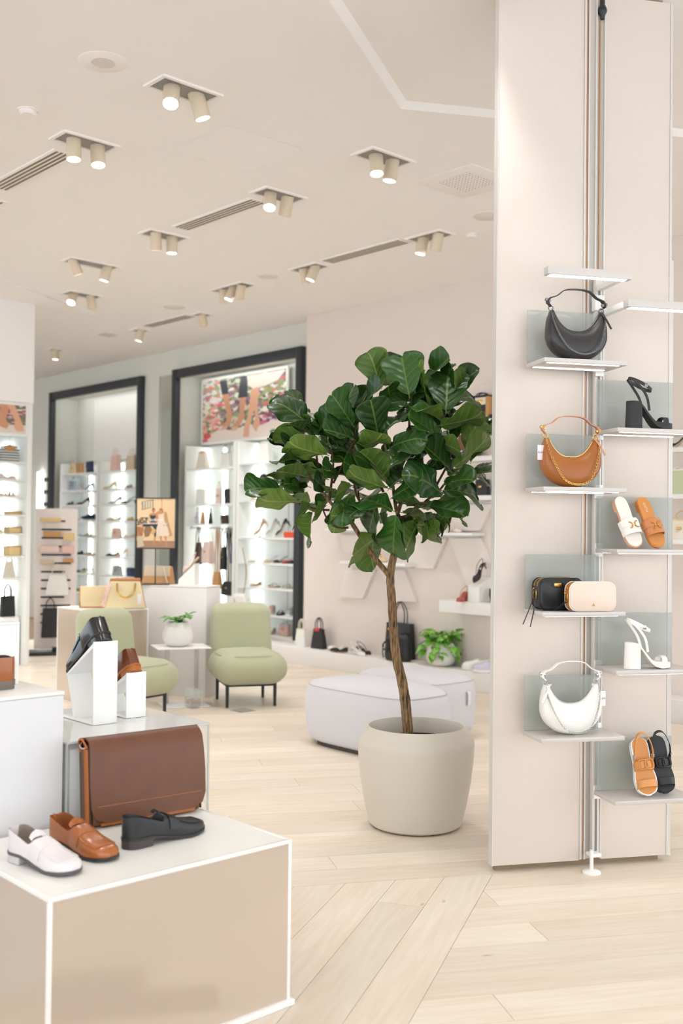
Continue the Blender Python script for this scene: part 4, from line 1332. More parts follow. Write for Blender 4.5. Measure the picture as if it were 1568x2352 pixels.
ra = (1.930, 3.408, T2, 0.098, 0.300, 0.20, 0.135)
shoe_riser('tall white bent shoe riser under the black and blue derby', *ra)
rb_ = (2.095, 3.455, T2, 0.085, 0.170, 0.17, 0.100)
shoe_riser('short white bent shoe riser under the brown dress shoe', *rb_)
L_DERBY = mat('black_box_calf', (28, 27, 29), 0.22, 0, 0.05, 10, coat=0.3)
L_BLUE = leather('teal_blue_leather', (44, 104, 142), 0.4)
LT = ([0, 0.05, 0.2, 0.34, 0.42, 0.46, 0.55, 0.66, 0.80, 0.90, 0.96, 1.0], [0.066, 0.070, 0.062, 0.058, 0.070, 0.074, 0.062, 0.050, 0.040, 0.034, 0.026, 0.010])
shoe_on_riser('derby_shoe', 'black and blue lace-up derby, heel up on the tall riser', ra[0], ra[1], ra[2], ra[4], ra[5], ra[6], ra[3],
              lambda t: closed_shoe(t, 0.285, 0.096, 0.024, L_DERBY, S_DARK, 'round', tops=LT, lining=L_BLK, apron=False, laces=mat('blue_lace', (40, 70, 100), 0.7), overlay=(0.43, 0.66, L_BLUE), heel_m=L_DERBY, fine=True))
L_CHEST = mat('chestnut_calf', (112, 58, 32), 0.25, 0, 0.15, 8, coat=0.3)
shoe_on_riser('dress_shoe', 'chestnut brown dress shoe, heel up on the short riser', rb_[0], rb_[1], rb_[2], rb_[4], rb_[5], rb_[6], rb_[3],
              lambda t: closed_shoe(t, 0.26, 0.084, 0.020, L_CHEST, leather('amber_sole', (176, 100, 40), 0.35), 'round', tops=LT, lining=L_BLK, apron=False, laces=S_DARK, heel_m=leather('amber_sole', (176, 100, 40), 0.35), fine=True))

# ---- riser and shoes at the left edge, on the tall cube
p = on_z(5, 1578, T3); q = on_z(43, 1572, T3)
t = thing('shoe_riser', 'white bridge riser at the left edge on the tall cube', 'shoe stand', q + Vector((0, 0, 0.001)), PHI, 'shoe risers on the clear cube')
MB().rbox(-0.115, 0, 0, 0.008, 0, 0.205, 0.002, 1).build('upright', M_RISER, t)
MB().rbox(-0.40, 0, -0.002, 0.16, 0.205, 0.214, 0.002, 1).build('top_plate', M_RISER, t)
MB().rbox(-0.40, -0.392, 0.0, 0.15, 0, 0.205, 0.002, 1).build('side_plate', M_RISER, t)
rp0 = q
t = thing('high_top_shoe', 'navy shoe on the bridge riser at the left edge', 'shoe', rp0 + AB(-0.12, 0.07, 0.214), PHI + PI, None)
closed_shoe(t, 0.27, 0.095, 0.018, leather('navy_leather', (34, 42, 66), 0.4), S_DARK, 'round', tops=LT, lining=L_BLK, apron=False, laces=S_DARK, fine=True)
t.location = rp0 + AX * (-0.075) + BX * 0.075 + Vector((0, 0, 0.2145))
t = thing('ankle_boot', 'tan leather shoe with a grey sole in front of the bridge riser', 'shoe', rp0 + AX * (-0.045) + BX * (-0.055) + Vector((0, 0, 0.0005)), PHI + PI, None)
closed_shoe(t, 0.27, 0.095, 0.012, L_LOAFER, mat('grey_sole', (112, 100, 90), 0.5), 'round', tops=([0, 0.06, 0.2, 0.35, 0.42, 0.5, 0.7, 0.9, 1.0], [0.078, 0.082, 0.082, 0.084, 0.086, 0.08, 0.055, 0.04, 0.012]), lining=L_BLK, apron=False, laces=S_DARK, sole_t=0.016, fine=True)

# ================================================================== POT AND TREE
M_POT = mat('greige_planter', (210, 202, 188), 0.45, 0, 0.015, 20, 0.15, 300)
PC = Vector((0.394, 5.44, 0))
pot = thing('planter', 'large greige planter with a slanted shoulder standing on the oak floor', 'planter', PC)
MB().lathe([(0.0, 0.006), (0.222, 0.006), (0.236, 0.016), (0.262, 0.12), (0.283, 0.24), (0.294, 0.34), (0.298, 0.415), (0.297, 0.432), (0.293, 0.442), (0.252, 0.503), (0.247, 0.507), (0.242, 0.506), (0.236, 0.49), (0.232, 0.42), (0.0, 0.42)], 64, cap=False).build('shell', M_POT, pot, sharp=22)
for k in range(4):
    a = R(25 + 90 * k)
    MB().rbox(-0.03, 0.03, -0.012, 0.012, 0, 0.012, 0.003, 1, M=TR(0.2 * math.cos(a), 0.2 * math.sin(a), 0) @ RZ(a + PI / 2)).build('foot', M_BLACKM, pot)
MB().lathe([(0.0, 0.435), (0.12, 0.432), (0.234, 0.425)], 40, cap=False).build('soil', mat('dark_soil', (34, 32, 28), 0.95, 0, 0.3, 60, 1.0, 120), pot)

tree = thing('fiddle_leaf_fig', 'tall fiddle leaf fig tree with big green leaves in the greige planter', 'tree', PC)
TY = PC.y


def tp(px, py, dy=0.0):
    return on_y(px, py, TY + dy) - PC


def bark_mat():
    m, nt, p = _nt('fig_bark')
    tc = nt.nodes.new('ShaderNodeTexCoord')
    mp = nt.nodes.new('ShaderNodeMapping'); mp.inputs['Scale'].default_value = (60, 60, 9)
    n = nt.nodes.new('ShaderNodeTexNoise'); n.inputs['Scale'].default_value = 1.6; n.inputs['Detail'].default_value = 6
    r = nt.nodes.new('ShaderNodeValToRGB')
    r.color_ramp.elements[0].position = 0.35; r.color_ramp.elements[0].color = rgb(58, 42, 30)
    r.color_ramp.elements[1].position = 0.62; r.color_ramp.elements[1].color = rgb(156, 124, 86)
    b = nt.nodes.new('ShaderNodeBump'); b.inputs['Strength'].default_value = 0.9; b.inputs['Distance'].default_value = 0.004
    L = nt.links
    L.new(tc.outputs['Object'], mp.inputs[0]); L.new(mp.outputs[0], n.inputs[0]); L.new(n.outputs['Fac'], r.inputs[0]); L.new(r.outputs[0], p.inputs['Base Color'])
    L.new(n.outputs['Fac'], b.inputs['Height']); L.new(b.outputs[0], p.inputs['Normal'])
    p.inputs['Roughness'].default_value = 0.85
    return m


M_BARK = bark_mat()
M_TWIG = mat('fig_twig', (84, 56, 36), 0.8, 0, 0.25, 50, 0.5, 200)


def branch(name, pts, r0, r1, m=None, n=10):
    P = spline([tp(*p) for p in pts], 8)
    k = len(P)
    rads = [(r0 + (r1 - r0) * i / (k - 1)) * (1 + 0.025 * math.sin(i * 0.9) + 0.03 * rnd.uniform(-1, 1)) for i in range(k)]
    return MB().tube(P, rads, n).build(name, m or M_BARK, tree, sharp=80)


trunk = branch('trunk', [(937, 1690), (936, 1672), (930, 1608), (922, 1560), (911, 1515), (905, 1465), (902, 1425), (899, 1370), (896, 1335), (899, 1300), (906, 1268), (914, 1225), (918, 1190, 0.02)], 0.0285, 0.017, n=14)
br = [
    ([(894, 1322), (872, 1296), (846, 1262), (832, 1240), (808, 1202), (797, 1188), (776, 1172), (757, 1152), (738, 1128), (712, 1098), (690, 1062, -0.04)], 0.0145, 0.006),
    ([(800, 1212), (780, 1212), (762, 1205), (750, 1190), (742, 1172)], 0.006, 0.004),
    ([(757, 1172), (722, 1168), (690, 1158), (666, 1150, -0.05)], 0.006, 0.004),
    ([(756, 1150), (762, 1100), (765, 1060), (760, 1030)], 0.007, 0.004),
    ([(738, 1128), (728, 1060), (724, 1010), (716, 985, 0.05)], 0.007, 0.004),
    ([(765, 1110), (790, 1060), (812, 1010), (812, 985)], 0.006, 0.004),
    ([(836, 1248), (850, 1215), (856, 1190), (820, 1140), (812, 1080, -0.05), (815, 1010, -0.1)], 0.009, 0.004),
    ([(856, 1198), (830, 1165), (822, 1120, 0.1), (824, 1060, 0.1)], 0.006, 0.004),
    ([(918, 1192, 0.02), (910, 1170), (905, 1140, -0.02), (900, 1100), (890, 1050, -0.06), (880, 1010, -0.1)], 0.011, 0.005),
    ([(916, 1190), (935, 1185), (950, 1172), (968, 1160), (985, 1145), (1005, 1130, -0.05), (1030, 1100, -0.05)], 0.010, 0.005),
    ([(912, 1180, 0.02), (925, 1140, 0.08), (935, 1080, 0.1), (940, 1000, 0.1), (938, 930, 0.06), (940, 900)], 0.011, 0.005),
    ([(940, 1060, 0.1), (980, 1020, 0.06), (1010, 985), (1022, 960), (1026, 935)], 0.008, 0.004),
    ([(985, 1145), (1010, 1100, 0.05), (1030, 1060, 0.05), (1035, 1030), (1026, 990, 0.02)], 0.007, 0.004),
    ([(936, 1180), (950, 1200, -0.05), (940, 1215, -0.06)], 0.006, 0.004),
    ([(880, 1130, 0.1), (850, 1050, 0.15), (880, 960, 0.12), (900, 910, 0.1)], 0.008, 0.004),
]
for k, (pts, r0, r1) in enumerate(br):
    branch('branch', pts, r0, r1, M_BARK if r0 > 0.009 else M_TWIG, 8)


def leaf_material(name, dark, light, vein, rough):
    m, nt, p = _nt(name)
    L = nt.links; N = nt.nodes
    at = N.new('ShaderNodeAttribute'); at.attribute_name = 'vein'
    oi = N.new('ShaderNodeObjectInfo')
    tc = N.new('ShaderNodeTexCoord')
    nz = N.new('ShaderNodeTexNoise'); nz.inputs['Scale'].default_value = 22; nz.inputs['Detail'].default_value = 3
    L.new(tc.outputs['Object'], nz.inputs['Vector'])
    ad = N.new('ShaderNodeMath'); ad.operation = 'MULTIPLY_ADD'; ad.inputs[1].default_value = 0.35
    L.new(nz.outputs['Fac'], ad.inputs[0]); L.new(oi.outputs['Random'], ad.inputs[2])
    mr = N.new('ShaderNodeMapRange'); mr.inputs[1].default_value = 0.1; mr.inputs[2].default_value = 1.2
    L.new(ad.outputs[0], mr.inputs[0])
    m1 = N.new('ShaderNodeMix'); m1.data_type = 'RGBA'; m1.inputs[6].default_value = rgb(*dark); m1.inputs[7].default_value = rgb(*light)
    L.new(mr.outputs[0], m1.inputs[0])
    m2 = N.new('ShaderNodeMix'); m2.data_type = 'RGBA'; m2.inputs[7].default_value = rgb(*vein)
    L.new(at.outputs['Fac'], m2.inputs[0]); L.new(m1.outputs[2], m2.inputs[6])
    L.new(m2.outputs[2], p.inputs['Base Color'])
    b = N.new('ShaderNodeBump'); b.inputs['Strength'].default_value = 0.35; b.inputs['Distance'].default_value = 0.002
    L.new(at.outputs['Fac'], b.inputs['Height']); L.new(b.outputs[0], p.inputs['Normal'])
    p.inputs['Roughness'].default_value = rough
    p.inputs['Specular IOR Level'].default_value = 0.5
    # thin leaf lets some light through
    tr = N.new('ShaderNodeBsdfTranslucent')
    L.new(m2.outputs[2], tr.inputs['Color'])
    mx = N.new('ShaderNodeMixShader'); mx.inputs[0].default_value = 0.16
    out = N['Material Output']
    L.new(p.outputs[0], mx.inputs[1]); L.new(tr.outputs[0], mx.inputs[2]); L.new(mx.outputs[0], out.inputs['Surface'])
    return m


M_LTOP = leaf_material('fig_leaf_top', (20, 56, 20), (52, 98, 32), (118, 146, 66), 0.32)
M_LBOT = leaf_material('fig_leaf_underside', (70, 104, 40), (108, 138, 54), (160, 174, 98), 0.5)


def fig_leaf_mesh(seed, fold, curl, wave, tipdip, L=1.0, Wd=0.46, notch=0.05):
    """unit fiddle leaf along +x, upper side +z; two skins with a vein mask"""
    rg = random.Random(seed)
    NX, NY = 44, 28
    prof = ([0, 0.03, 0.10, 0.22, 0.36, 0.50, 0.64, 0.78, 0.88, 0.95, 0.985, 1.0], [0.05, 0.20, 0.36, 0.52, 0.66, 0.80, 0.93, 1.0, 0.93, 0.74, 0.50, 0.20])
    ph = [rg.uniform(0, 6.28) for _ in range(4)]
    vs = []; vn = []
    for i in range(NX + 1):
        u = i / NX
        hw = Wd * interp(u, *prof)
        for j in range(NY + 1):
            v = -1 + 2 * j / NY
            x = L * (u - notch * (1 - abs(v)) ** 2 * (1 if u > 0.9 else 0) * (u - 0.9) * 10)
            y = v * hw
            z = -curl * (u ** 2) + tipdip * max(0, u - 0.7) ** 2 * 6
            z += fold * abs(y) * 1.0
            z += wave * math.sin(u * 9 + ph[0] + (2.0 if v > 0 else 0)) * abs(v) ** 2
            z += 0.012 * math.sin(u * 22 + ph[1]) * abs(v) ** 1.5
            # pillows between side veins
            s = (u - 0.75 * 0.42 * abs(v) * 1.0) * 5.2
            fr = abs(s - round(s))
            sidev = max(0.0, 1 - fr / 0.09) if 0.06 < u - 0.3 * abs(v) * 0.5 and abs(v) < 0.93 else 0.0
            mid = max(0.0, 1 - abs(y) / 0.022)
            z += 0.010 * math.cos(2 * PI * (s)) * -1 * (1 - abs(v)) * min(1, abs(v) * 5)
            vs.append((x, y, z)); vn.append(max(mid * 0.9, 0.42 * sidev))
    n = (NX + 1) * (NY + 1)
    T = 0.004
    allv = [(x, y, z + T) for (x, y, z) in vs] + [(x, y, z - T) for (x, y, z) in vs]
    fs = []; mi = []
    W1 = NY + 1
    for i in range(NX):
        for j in range(NY):
            a, b, c, d = i * W1 + j, i * W1 + j + 1, (i + 1) * W1 + j + 1, (i + 1) * W1 + j
            fs.append((d, c, b, a)); mi.append(0)
            fs.append((a + n, b + n, c + n, d + n)); mi.append(1)
    rim = [j for j in range(W1)] + [i * W1 + NY for i in range(1, NX + 1)] + [NX * W1 + j for j in range(NY - 1, -1, -1)] + [i * W1 for i in range(NX - 1, 0, -1)]
    for k in range(len(rim)):
        a, b = rim[k], rim[(k + 1) % len(rim)]
        fs.append((a, b, b + n, a + n)); mi.append(1)
    # stalk
    st = MB().tube([(-0.10, 0, -0.01), (-0.05, 0, 0.0), (0.02, 0, 0.0)], 0.010, 5)
    o = len(allv)
    allv += [tuple(p) for p in st.v]; fs += [tuple(i + o for i in f) for f in st.f]; mi += [1] * len(st.f)
    me = bpy.data.meshes.new('leaf')
    me.from_pydata(allv, [], fs)
    me.materials.append(M_LTOP); me.materials.append(M_LBOT)
    me.polygons.foreach_set('material_index', mi)
    me.polygons.foreach_set('use_smooth', [True] * len(fs))
    at = me.attributes.new('vein', 'FLOAT', 'POINT')
    at.data.foreach_set('value', vn + vn + [0.3] * len(st.v))
    me.update()
    return me


LEAVES = [fig_leaf_mesh(1, 0.10, 0.08, 0.04, 0.0), fig_leaf_mesh(2, 0.30, 0.18, 0.06, -0.1), fig_leaf_mesh(3, 0.18, -0.10, 0.07, 0.2), fig_leaf_mesh(4, 0.55, 0.10, 0.05, 0.0, Wd=0.44), fig_leaf_mesh(5, 0.05, 0.25, 0.09, -0.3), fig_leaf_mesh(6, 0.14, 0.03, 0.03, 0.0, Wd=0.50, notch=0.12)]


def leaf(base, tip, normal, var, width=1.0):
    """base and tip in the tree's own space"""
    x = tip - base; L = x.length
    if L < 1e-4: return
    x.normalize()
    z = normal - x * normal.dot(x)
    if z.length < 1e-3: z = x.orthogonal()
    z.normalize(); y = z.cross(x)
    o = bpy.data.objects.new('leaf', LEAVES[var])
    COL.objects.link(o)
    o.parent = tree
    M = Matrix(((x.x * L, y.x * L * width, z.x * L, base.x), (x.y * L, y.y * L * width, z.y * L, base.y), (x.z * L, y.z * L * width, z.z * L, base.z), (0, 0, 0, 1)))
    o.matrix_local = M
    return o


# leaves read from the photograph: base x, y, tip x, y (crop of 2.613 px per pixel from 560, 780), seen width, depth offset (m, minus = nearer), underside?
LV = [
    (990, 330, 940, 80, 240, -0.05, 0, 5), (905, 260, 775, 125, 110, 0.06, 1, 1), (1212, 425, 1225, 190, 255, -0.10, 0, 5), (1255, 335, 1375, 165, 110, 0.05, 0, 1), (1105, 250, 1215, 100, 55, 0.12, 0, 3), (1195, 300, 1235, 168, 130, 0.10, 0, 0),
    (885, 365, 850, 258, 150, -0.02, 0, 2), (735, 375, 815, 262, 50, 0.0, 0, 3), (805, 580, 768, 362, 195, -0.18, 0, 0), (650, 510, 535, 322, 150, -0.10, 0, 0), (680, 440, 695, 316, 115, 0.0, 0, 0), (822, 585, 940, 418, 110, -0.16, 0, 1),
    (405, 530, 210, 322, 150, -0.05, 0, 4), (440, 555, 535, 425, 60, 0.0, 0, 3), (400, 560, 265, 490, 140, 0.0, 1, 0), (432, 620, 198, 568, 60, -0.08, 1, 1), (490, 690, 278, 655, 110, -0.12, 1, 2), (400, 645, 250, 618, 100, 0.0, 0, 0), (405, 722, 182, 692, 50, -0.05, 1, 1),
    (372, 822, 182, 770, 125, -0.05, 1, 0), (505, 788, 358, 815, 80, -0.10, 1, 0), (222, 902, 28, 868, 85, -0.05, 0, 1), (312, 968, 95, 985, 90, -0.10, 1, 2), (385, 985, 270, 925, 100, 0.0, 1, 0), (395, 1005, 298, 1075, 90, -0.05, 1, 0), (410, 1040, 378, 1205, 70, -0.08, 1, 3), (490, 1000, 410, 1050, 80, 0.0, 1, 0),
    (652, 595, 490, 525, 80, -0.12, 0, 3), (640, 610, 585, 480, 120, 0.0, 0, 1), (690, 648, 825, 605, 85, -0.16, 1, 2), (852, 832, 705, 645, 55, -0.20, 1, 3), (845, 800, 960, 618, 140, -0.24, 0, 0), (875, 890, 1005, 755, 125, -0.22, 0, 1), (893, 945, 1060, 830, 100, -0.20, 0, 0), (862, 892, 615, 825, 60, -0.24, 1, 2),
    (892, 1025, 690, 905, 135, -0.22, 0, 4), (795, 985, 735, 1170, 125, -0.18, 0, 0), (912, 1055, 880, 1300, 170, -0.22, 0, 0), (1005, 1100, 955, 1262, 110, -0.08, 1, 0), (1085, 1085, 1120, 1192, 130, -0.06, 1, 0), (790, 1195, 630, 1290, 130, 0.0, 1, 0), (780, 1185, 745, 1352, 110, 0.02, 1, 1), (525, 1050, 560, 1135, 75, 0.02, 1, 1), (640, 1015, 545, 1075, 70, -0.02, 1, 2),
    (885, 645, 1035, 560, 150, -0.15, 0, 4), (1172, 592, 998, 445, 90, -0.12, 0, 3), (1185, 488, 1045, 378, 115, -0.12, 1, 1), (1180, 515, 1435, 475, 80, -0.14, 1, 2), (1150, 600, 1312, 665, 130, -0.10, 1, 0), (1238, 788, 1085, 618, 80, -0.14, 0, 3), (1262, 762, 1492, 598, 60, -0.14, 1, 2), (1192, 932, 1045, 775, 130, -0.20, 0, 4),
    (1202, 905, 1438, 900, 115, -0.18, 0, 4), (1205, 865, 1355, 812, 75, -0.12, 0, 1), (1112, 1000, 1322, 1018, 90, -0.16, 0, 1), (1240, 1000, 1322, 1085, 60, -0.08, 0, 3), (1205, 1040, 1250, 1108, 95, -0.04, 1, 0), (1135, 1050, 1090, 1130, 100, -0.02, 1, 0), (1062, 1000, 930, 955, 55, -0.12, 1, 3),
    (985, 372, 848, 368, 80, 0.0, 0, 1), (920, 455, 1060, 430, 80, -0.02, 0, 1), (1215, 440, 1262, 470, 70, -0.05, 0, 0), (850, 1080, 832, 1030, 80, 0.05, 1, 0), (900, 760, 1000, 650, 120, -0.06, 0, 0), (1000, 700, 1100, 640, 110, -0.05, 0, 1), (700, 800, 610, 730, 130, -0.05, 0, 0), (760, 760, 700, 690, 110, -0.04, 0, 1),
    (600, 720, 520, 640, 90, 0.0, 0, 1), (560, 820, 480, 750, 80, 0.0, 0, 0), (640, 880, 540, 930, 110, -0.05, 1, 0), (720, 870, 600, 800, 120, -0.08, 0, 2), (1060, 760, 990, 690, 110, 0.0, 0, 0), (1120, 780, 1180, 690, 110, 0.0, 0, 1), (1150, 880, 1060, 920, 110, -0.05, 0, 0), (1240, 820, 1310, 760, 70, 0.0, 0, 0),
    (480, 900, 430, 830, 80, 0.0, 0, 0), (530, 940, 470, 860, 90, 0.04, 1, 0), (330, 880, 270, 850, 70, 0.02, 0, 1), (360, 930, 300, 890, 80, 0.04, 0, 0), (450, 560, 470, 470, 70, 0.05, 0, 1), (560, 560, 545, 470, 60, 0.08, 0, 3), (1060, 560, 1120, 480, 90, 0.05, 0, 1), (1010, 620, 1090, 560, 90, 0.08, 0, 0),
    (740, 1000, 640, 1030, 100, -0.14, 0, 1), (680, 1010, 640, 1060, 70, -0.05, 1, 0), (980, 1000, 1060, 960, 60, -0.05, 1, 0), (1050, 1010, 980, 1040, 50, 0.0, 1, 0), (1080, 1130, 1180, 1150, 100, -0.03, 1, 0),
    (1045, 1100, 950, 1262, 125, -0.10, 1, 0), (1072, 1085, 1105, 1200, 140, -0.12, 1, 5), (1150, 1050, 1215, 1135, 110, -0.10, 1, 0), (1100, 1095, 1190, 1165, 95, -0.11, 1, 1), (1010, 1060, 1080, 1130, 90, -0.06, 1, 0), (860, 1050, 830, 1130, 80, 0.0, 1, 0),
]
lr = random.Random(5)
K = 2.613
for (bx, by, tx, ty, w, dz, under, var) in LV:
    b0 = tp(560 + bx / K, 780 + by / K, dz)
    t0 = tp(560 + tx / K, 780 + ty / K, dz)
    l2 = (t0 - b0).length
    Ln = max(l2 * 1.02, 0.205 + 0.03 * lr.random()) if l2 > 0.1 else max(l2, 0.17)
    dd = math.sqrt(max(0.0, Ln * Ln - l2 * l2)) * (0.75 if l2 < 0.15 else 1.0)
    sg = -1 if lr.random() < 0.7 else 1
    t1 = tp(560 + tx / K, 780 + ty / K, dz + sg * dd)
    axis = (t1 - b0).normalized()
    view = (CAMP - (b0 + PC)).normalized()
    nat = 0.83 * Ln
    c = min(1.0, (w / K / 446.0) / nat)
    ang = math.acos(c) * (0.85 if c < 0.5 else 1.0)
    # tilt so the upper side looks up when it is turned away
    n0 = view - axis * view.dot(axis)
    n0.normalize()
    n1 = Matrix.Rotation(ang, 3, axis) @ n0; n2 = Matrix.Rotation(-ang, 3, axis) @ n0
    nn = n1 if n1.z > n2.z else n2
    if under:
        nn = -(n2 if n1.z > n2.z else n1) if ang > 0.2 else -n0
    leaf(b0, t1, nn, var, 1.0)
# leaves of the far side and the inside of the crown
for k in range(84):
    for _ in range(40):
        px = lr.uniform(640, 1100); py = lr.uniform(850, 1200)
        ex = ((px - 868) / 232) ** 2 + ((py - 1030) / 165) ** 2
        if ex < 1.0 and not (py < 940 and px < 800) and not (py < 900 and px < 860): break
    dz = lr.uniform(-0.02, 0.30)
    b0 = tp(px, py, dz)
    ctr = tp(872, 1090, 0.08)
    out = (b0 - ctr).normalized() * 0.8 + Vector((lr.uniform(-0.7, 0.7), lr.uniform(-0.6, 0.6), lr.uniform(-0.1, 0.8)))
    out.normalize()
    t1 = b0 + out * lr.uniform(0.17, 0.23)
    nn = Vector((lr.uniform(-0.5, 0.5), lr.uniform(-0.7, 0.3), 1.0))
    leaf(b0, t1, nn, lr.randrange(6), lr.uniform(0.9, 1.05))

# ================================================================== OTTOMANS, CHAIRS, SIDE TABLE
M_OTT = mat('pale_grey_wool', (214, 212, 216), 0.9, 0, 0.03, 250, 0.5, 900, sheen=0.2)


def ottoman(label, a, b, rz, lx, ly, strap=True):
    t = thing('ottoman', label, 'ottoman', AB(a, b, 0), PHI + rz, 'pale grey ottomans')
    N = 72

    def ring(sx, sy, z, e=4.2):
        pts = []
        for k in range(N):
            an = 2 * PI * k / N
            c, s_ = math.cos(an), math.sin(an)
            pts.append(Vector((sx * math.copysign(abs(c) ** (2 / e), c), sy * math.copysign(abs(s_) ** (2 / e), s_), z)))
        return pts
    prof = [(0.86, 0.030), (0.93, 0.050), (0.972, 0.10), (0.99, 0.18), (1.0, 0.26), (0.992, 0.34), (0.965, 0.395), (0.945, 0.412)]
    MB().loft([ring(lx / 2 * s_, ly / 2 * s_, z) for (s_, z) in prof]).build('body', M_OTT, t, sharp=60)
    top = [(0.945, 0.412), (0.915, 0.430), (0.80, 0.452), (0.6, 0.466), (0.3, 0.472), (0.02, 0.473)]
    MB().loft([ring(lx / 2 * s_, ly / 2 * s_, z) for (s_, z) in top]).build('cushion_top', M_OTT, t, sharp=60)
    MB().tube(ring(lx / 2 * 0.948, ly / 2 * 0.948, 0.413), 0.0035, 6, True).build('seam', mat('grey_seam', (190, 188, 194), 0.9), t)
    MB().loft([ring(lx / 2 * 0.82, ly / 2 * 0.82, 0.0), ring(lx / 2 * 0.82, ly / 2 * 0.82, 0.032)]).build('plinth_base', mat('ottoman_base', (70, 64, 58), 0.7), t)
    if strap:
        MB().strap(spline([(lx * 0.16, -ly / 2 * 1.0, 0.345), (lx * 0.16, -ly / 2 - 0.018, 0.335), (lx * 0.16, -ly / 2 - 0.016, 0.26), (lx * 0.16, -ly / 2 * 1.0, 0.245)], 5), 0.026, 0.004, (1, 0, 0)).build('pull_strap', mat('strap_web', (226, 224, 226), 0.8), t)
    return t


ottoman('pale grey wool ottoman nearest the planter', 5.135, 5.22, 0, 0.57, 1.08, False)
ottoman('pale grey wool ottoman with a pull strap, behind the nearer one', 5.765, 5.45, 0, 0.62, 0.86, True)

M_SAGE = mat('sage_green_wool', (182, 184, 152), 0.85, 0, 0.03, 200, 0.4, 800, sheen=0.25)


def lounge_chair(label, x, y, rz):
    t = thing('lounge_chair', label, 'chair', (x, y, 0), rz, 'sage green lounge chairs')

    def seat_warp(p):
        z = p.z; k = 1 + 0.05 * math.sin(PI * min(1, max(0, (z - 0.185) / 0.28)))
        return (p.x * k, p.y * k, z + 0.018 * (1 - (p.x / 0.31) ** 2) * (1 - ((p.y + 0.05) / 0.31) ** 2) * (1 if z > 0.38 else 0))
    MB().rbox(-0.295, 0.295, -0.345, 0.235, 0.185, 0.455, 0.125, 5, warp=seat_warp).build('seat', M_SAGE, t, sharp=80)

    def back_warp(p):
        k = 0.05 * (p.x / 0.27) ** 2
        z = p.z
        return (p.x * (1 - 0.06 * max(0, (z - 0.55) / 0.3)), p.y - k + (z - 0.3) * 0.10, z)
    MB().rbox(-0.275, 0.275, 0.16, 0.345, 0.20, 0.845, 0.092, 5, warp=back_warp).build('backrest', M_SAGE, t, sharp=80)
    sp_ = []
    for k in range(48):
        a = 2 * PI * k / 48; c, s_ = math.cos(a), math.sin(a)
        sp_.append((0.262 * math.copysign(abs(c) ** 0.55, c), -0.055 + 0.262 * math.copysign(abs(s_) ** 0.55, s_), 0.432))
    MB().tube(sp_, 0.0028, 5, True).build('seat_piping', M_SAGE, t)
    for sx in (-1, 1):
        for (yy) in (-0.235, 0.225):
            MB().lathe([(0.0, 0.0), (0.0125, 0.0), (0.0145, 0.10), (0.0155, 0.205), (0, 0.205)], 12, M=TR(sx * 0.205, yy, 0), cap=False).build('leg', M_BLACKM, t)
        MB().rbox(sx * 0.205 - 0.009, sx * 0.205 + 0.009, -0.235, 0.225, 0.172, 0.19, 0.003, 1).build('frame_rail', M_BLACKM, t)
    MB().rbox(-0.205, 0.205, -0.245, -0.227, 0.172, 0.19, 0.003, 1).build('frame_rail', M_BLACKM, t)
    return t


lounge_chair('sage green lounge chair facing the room, beside the white side table', -0.815, 9.20, R(17))
lounge_chair('sage green lounge chair half hidden behind the shoe risers', -1.70, 8.42, R(54))

# grey floor socket plate
pz = on_z(557, 1632)
t = thing('floor_plate', 'small square grey metal plate set in the floor before the lounge chair', 'floor plate', (pz.x, pz.y, 0), PHI)
MB().rbox(-0.075, 0.075, -0.075, 0.075, 0, 0.004, 0.001, 1).build('plate', mat('brushed_plate', (176, 170, 162), 0.4, 0.5), t)
MB().tube([(-0.06, -0.06, 0.004), (0.06, -0.06, 0.004), (0.06, 0.06, 0.004), (-0.06, 0.06, 0.004)], 0.001, 4, True).build('seam', M_GUN, t)

# side table: top plate, two slim posts and a base plate
TB = Vector((-1.36, 9.02, 0))
t = thing('side_table', 'white side table with two slim posts between the sage chairs', 'table', TB, R(20))
TH = 0.50
MB().rbox(-0.22, 0.235, -0.18, 0.18, TH - 0.010, TH, 0.003, 1).build('table_top', M_WHITE, t)
MB().rbox(-0.16, 0.23, -0.17, 0.17, 0.0, 0.010, 0.003, 1).build('base_plate', M_WHITE, t)
for x in (-0.10, 0.155):
    MB().rbox(x - 0.018, x + 0.018, -0.006 + 0.05, 0.006 + 0.05, 0.010, TH - 0.010, 0.002, 1).build('post', mat('grey_post', (196, 190, 184), 0.4, 0.2), t)


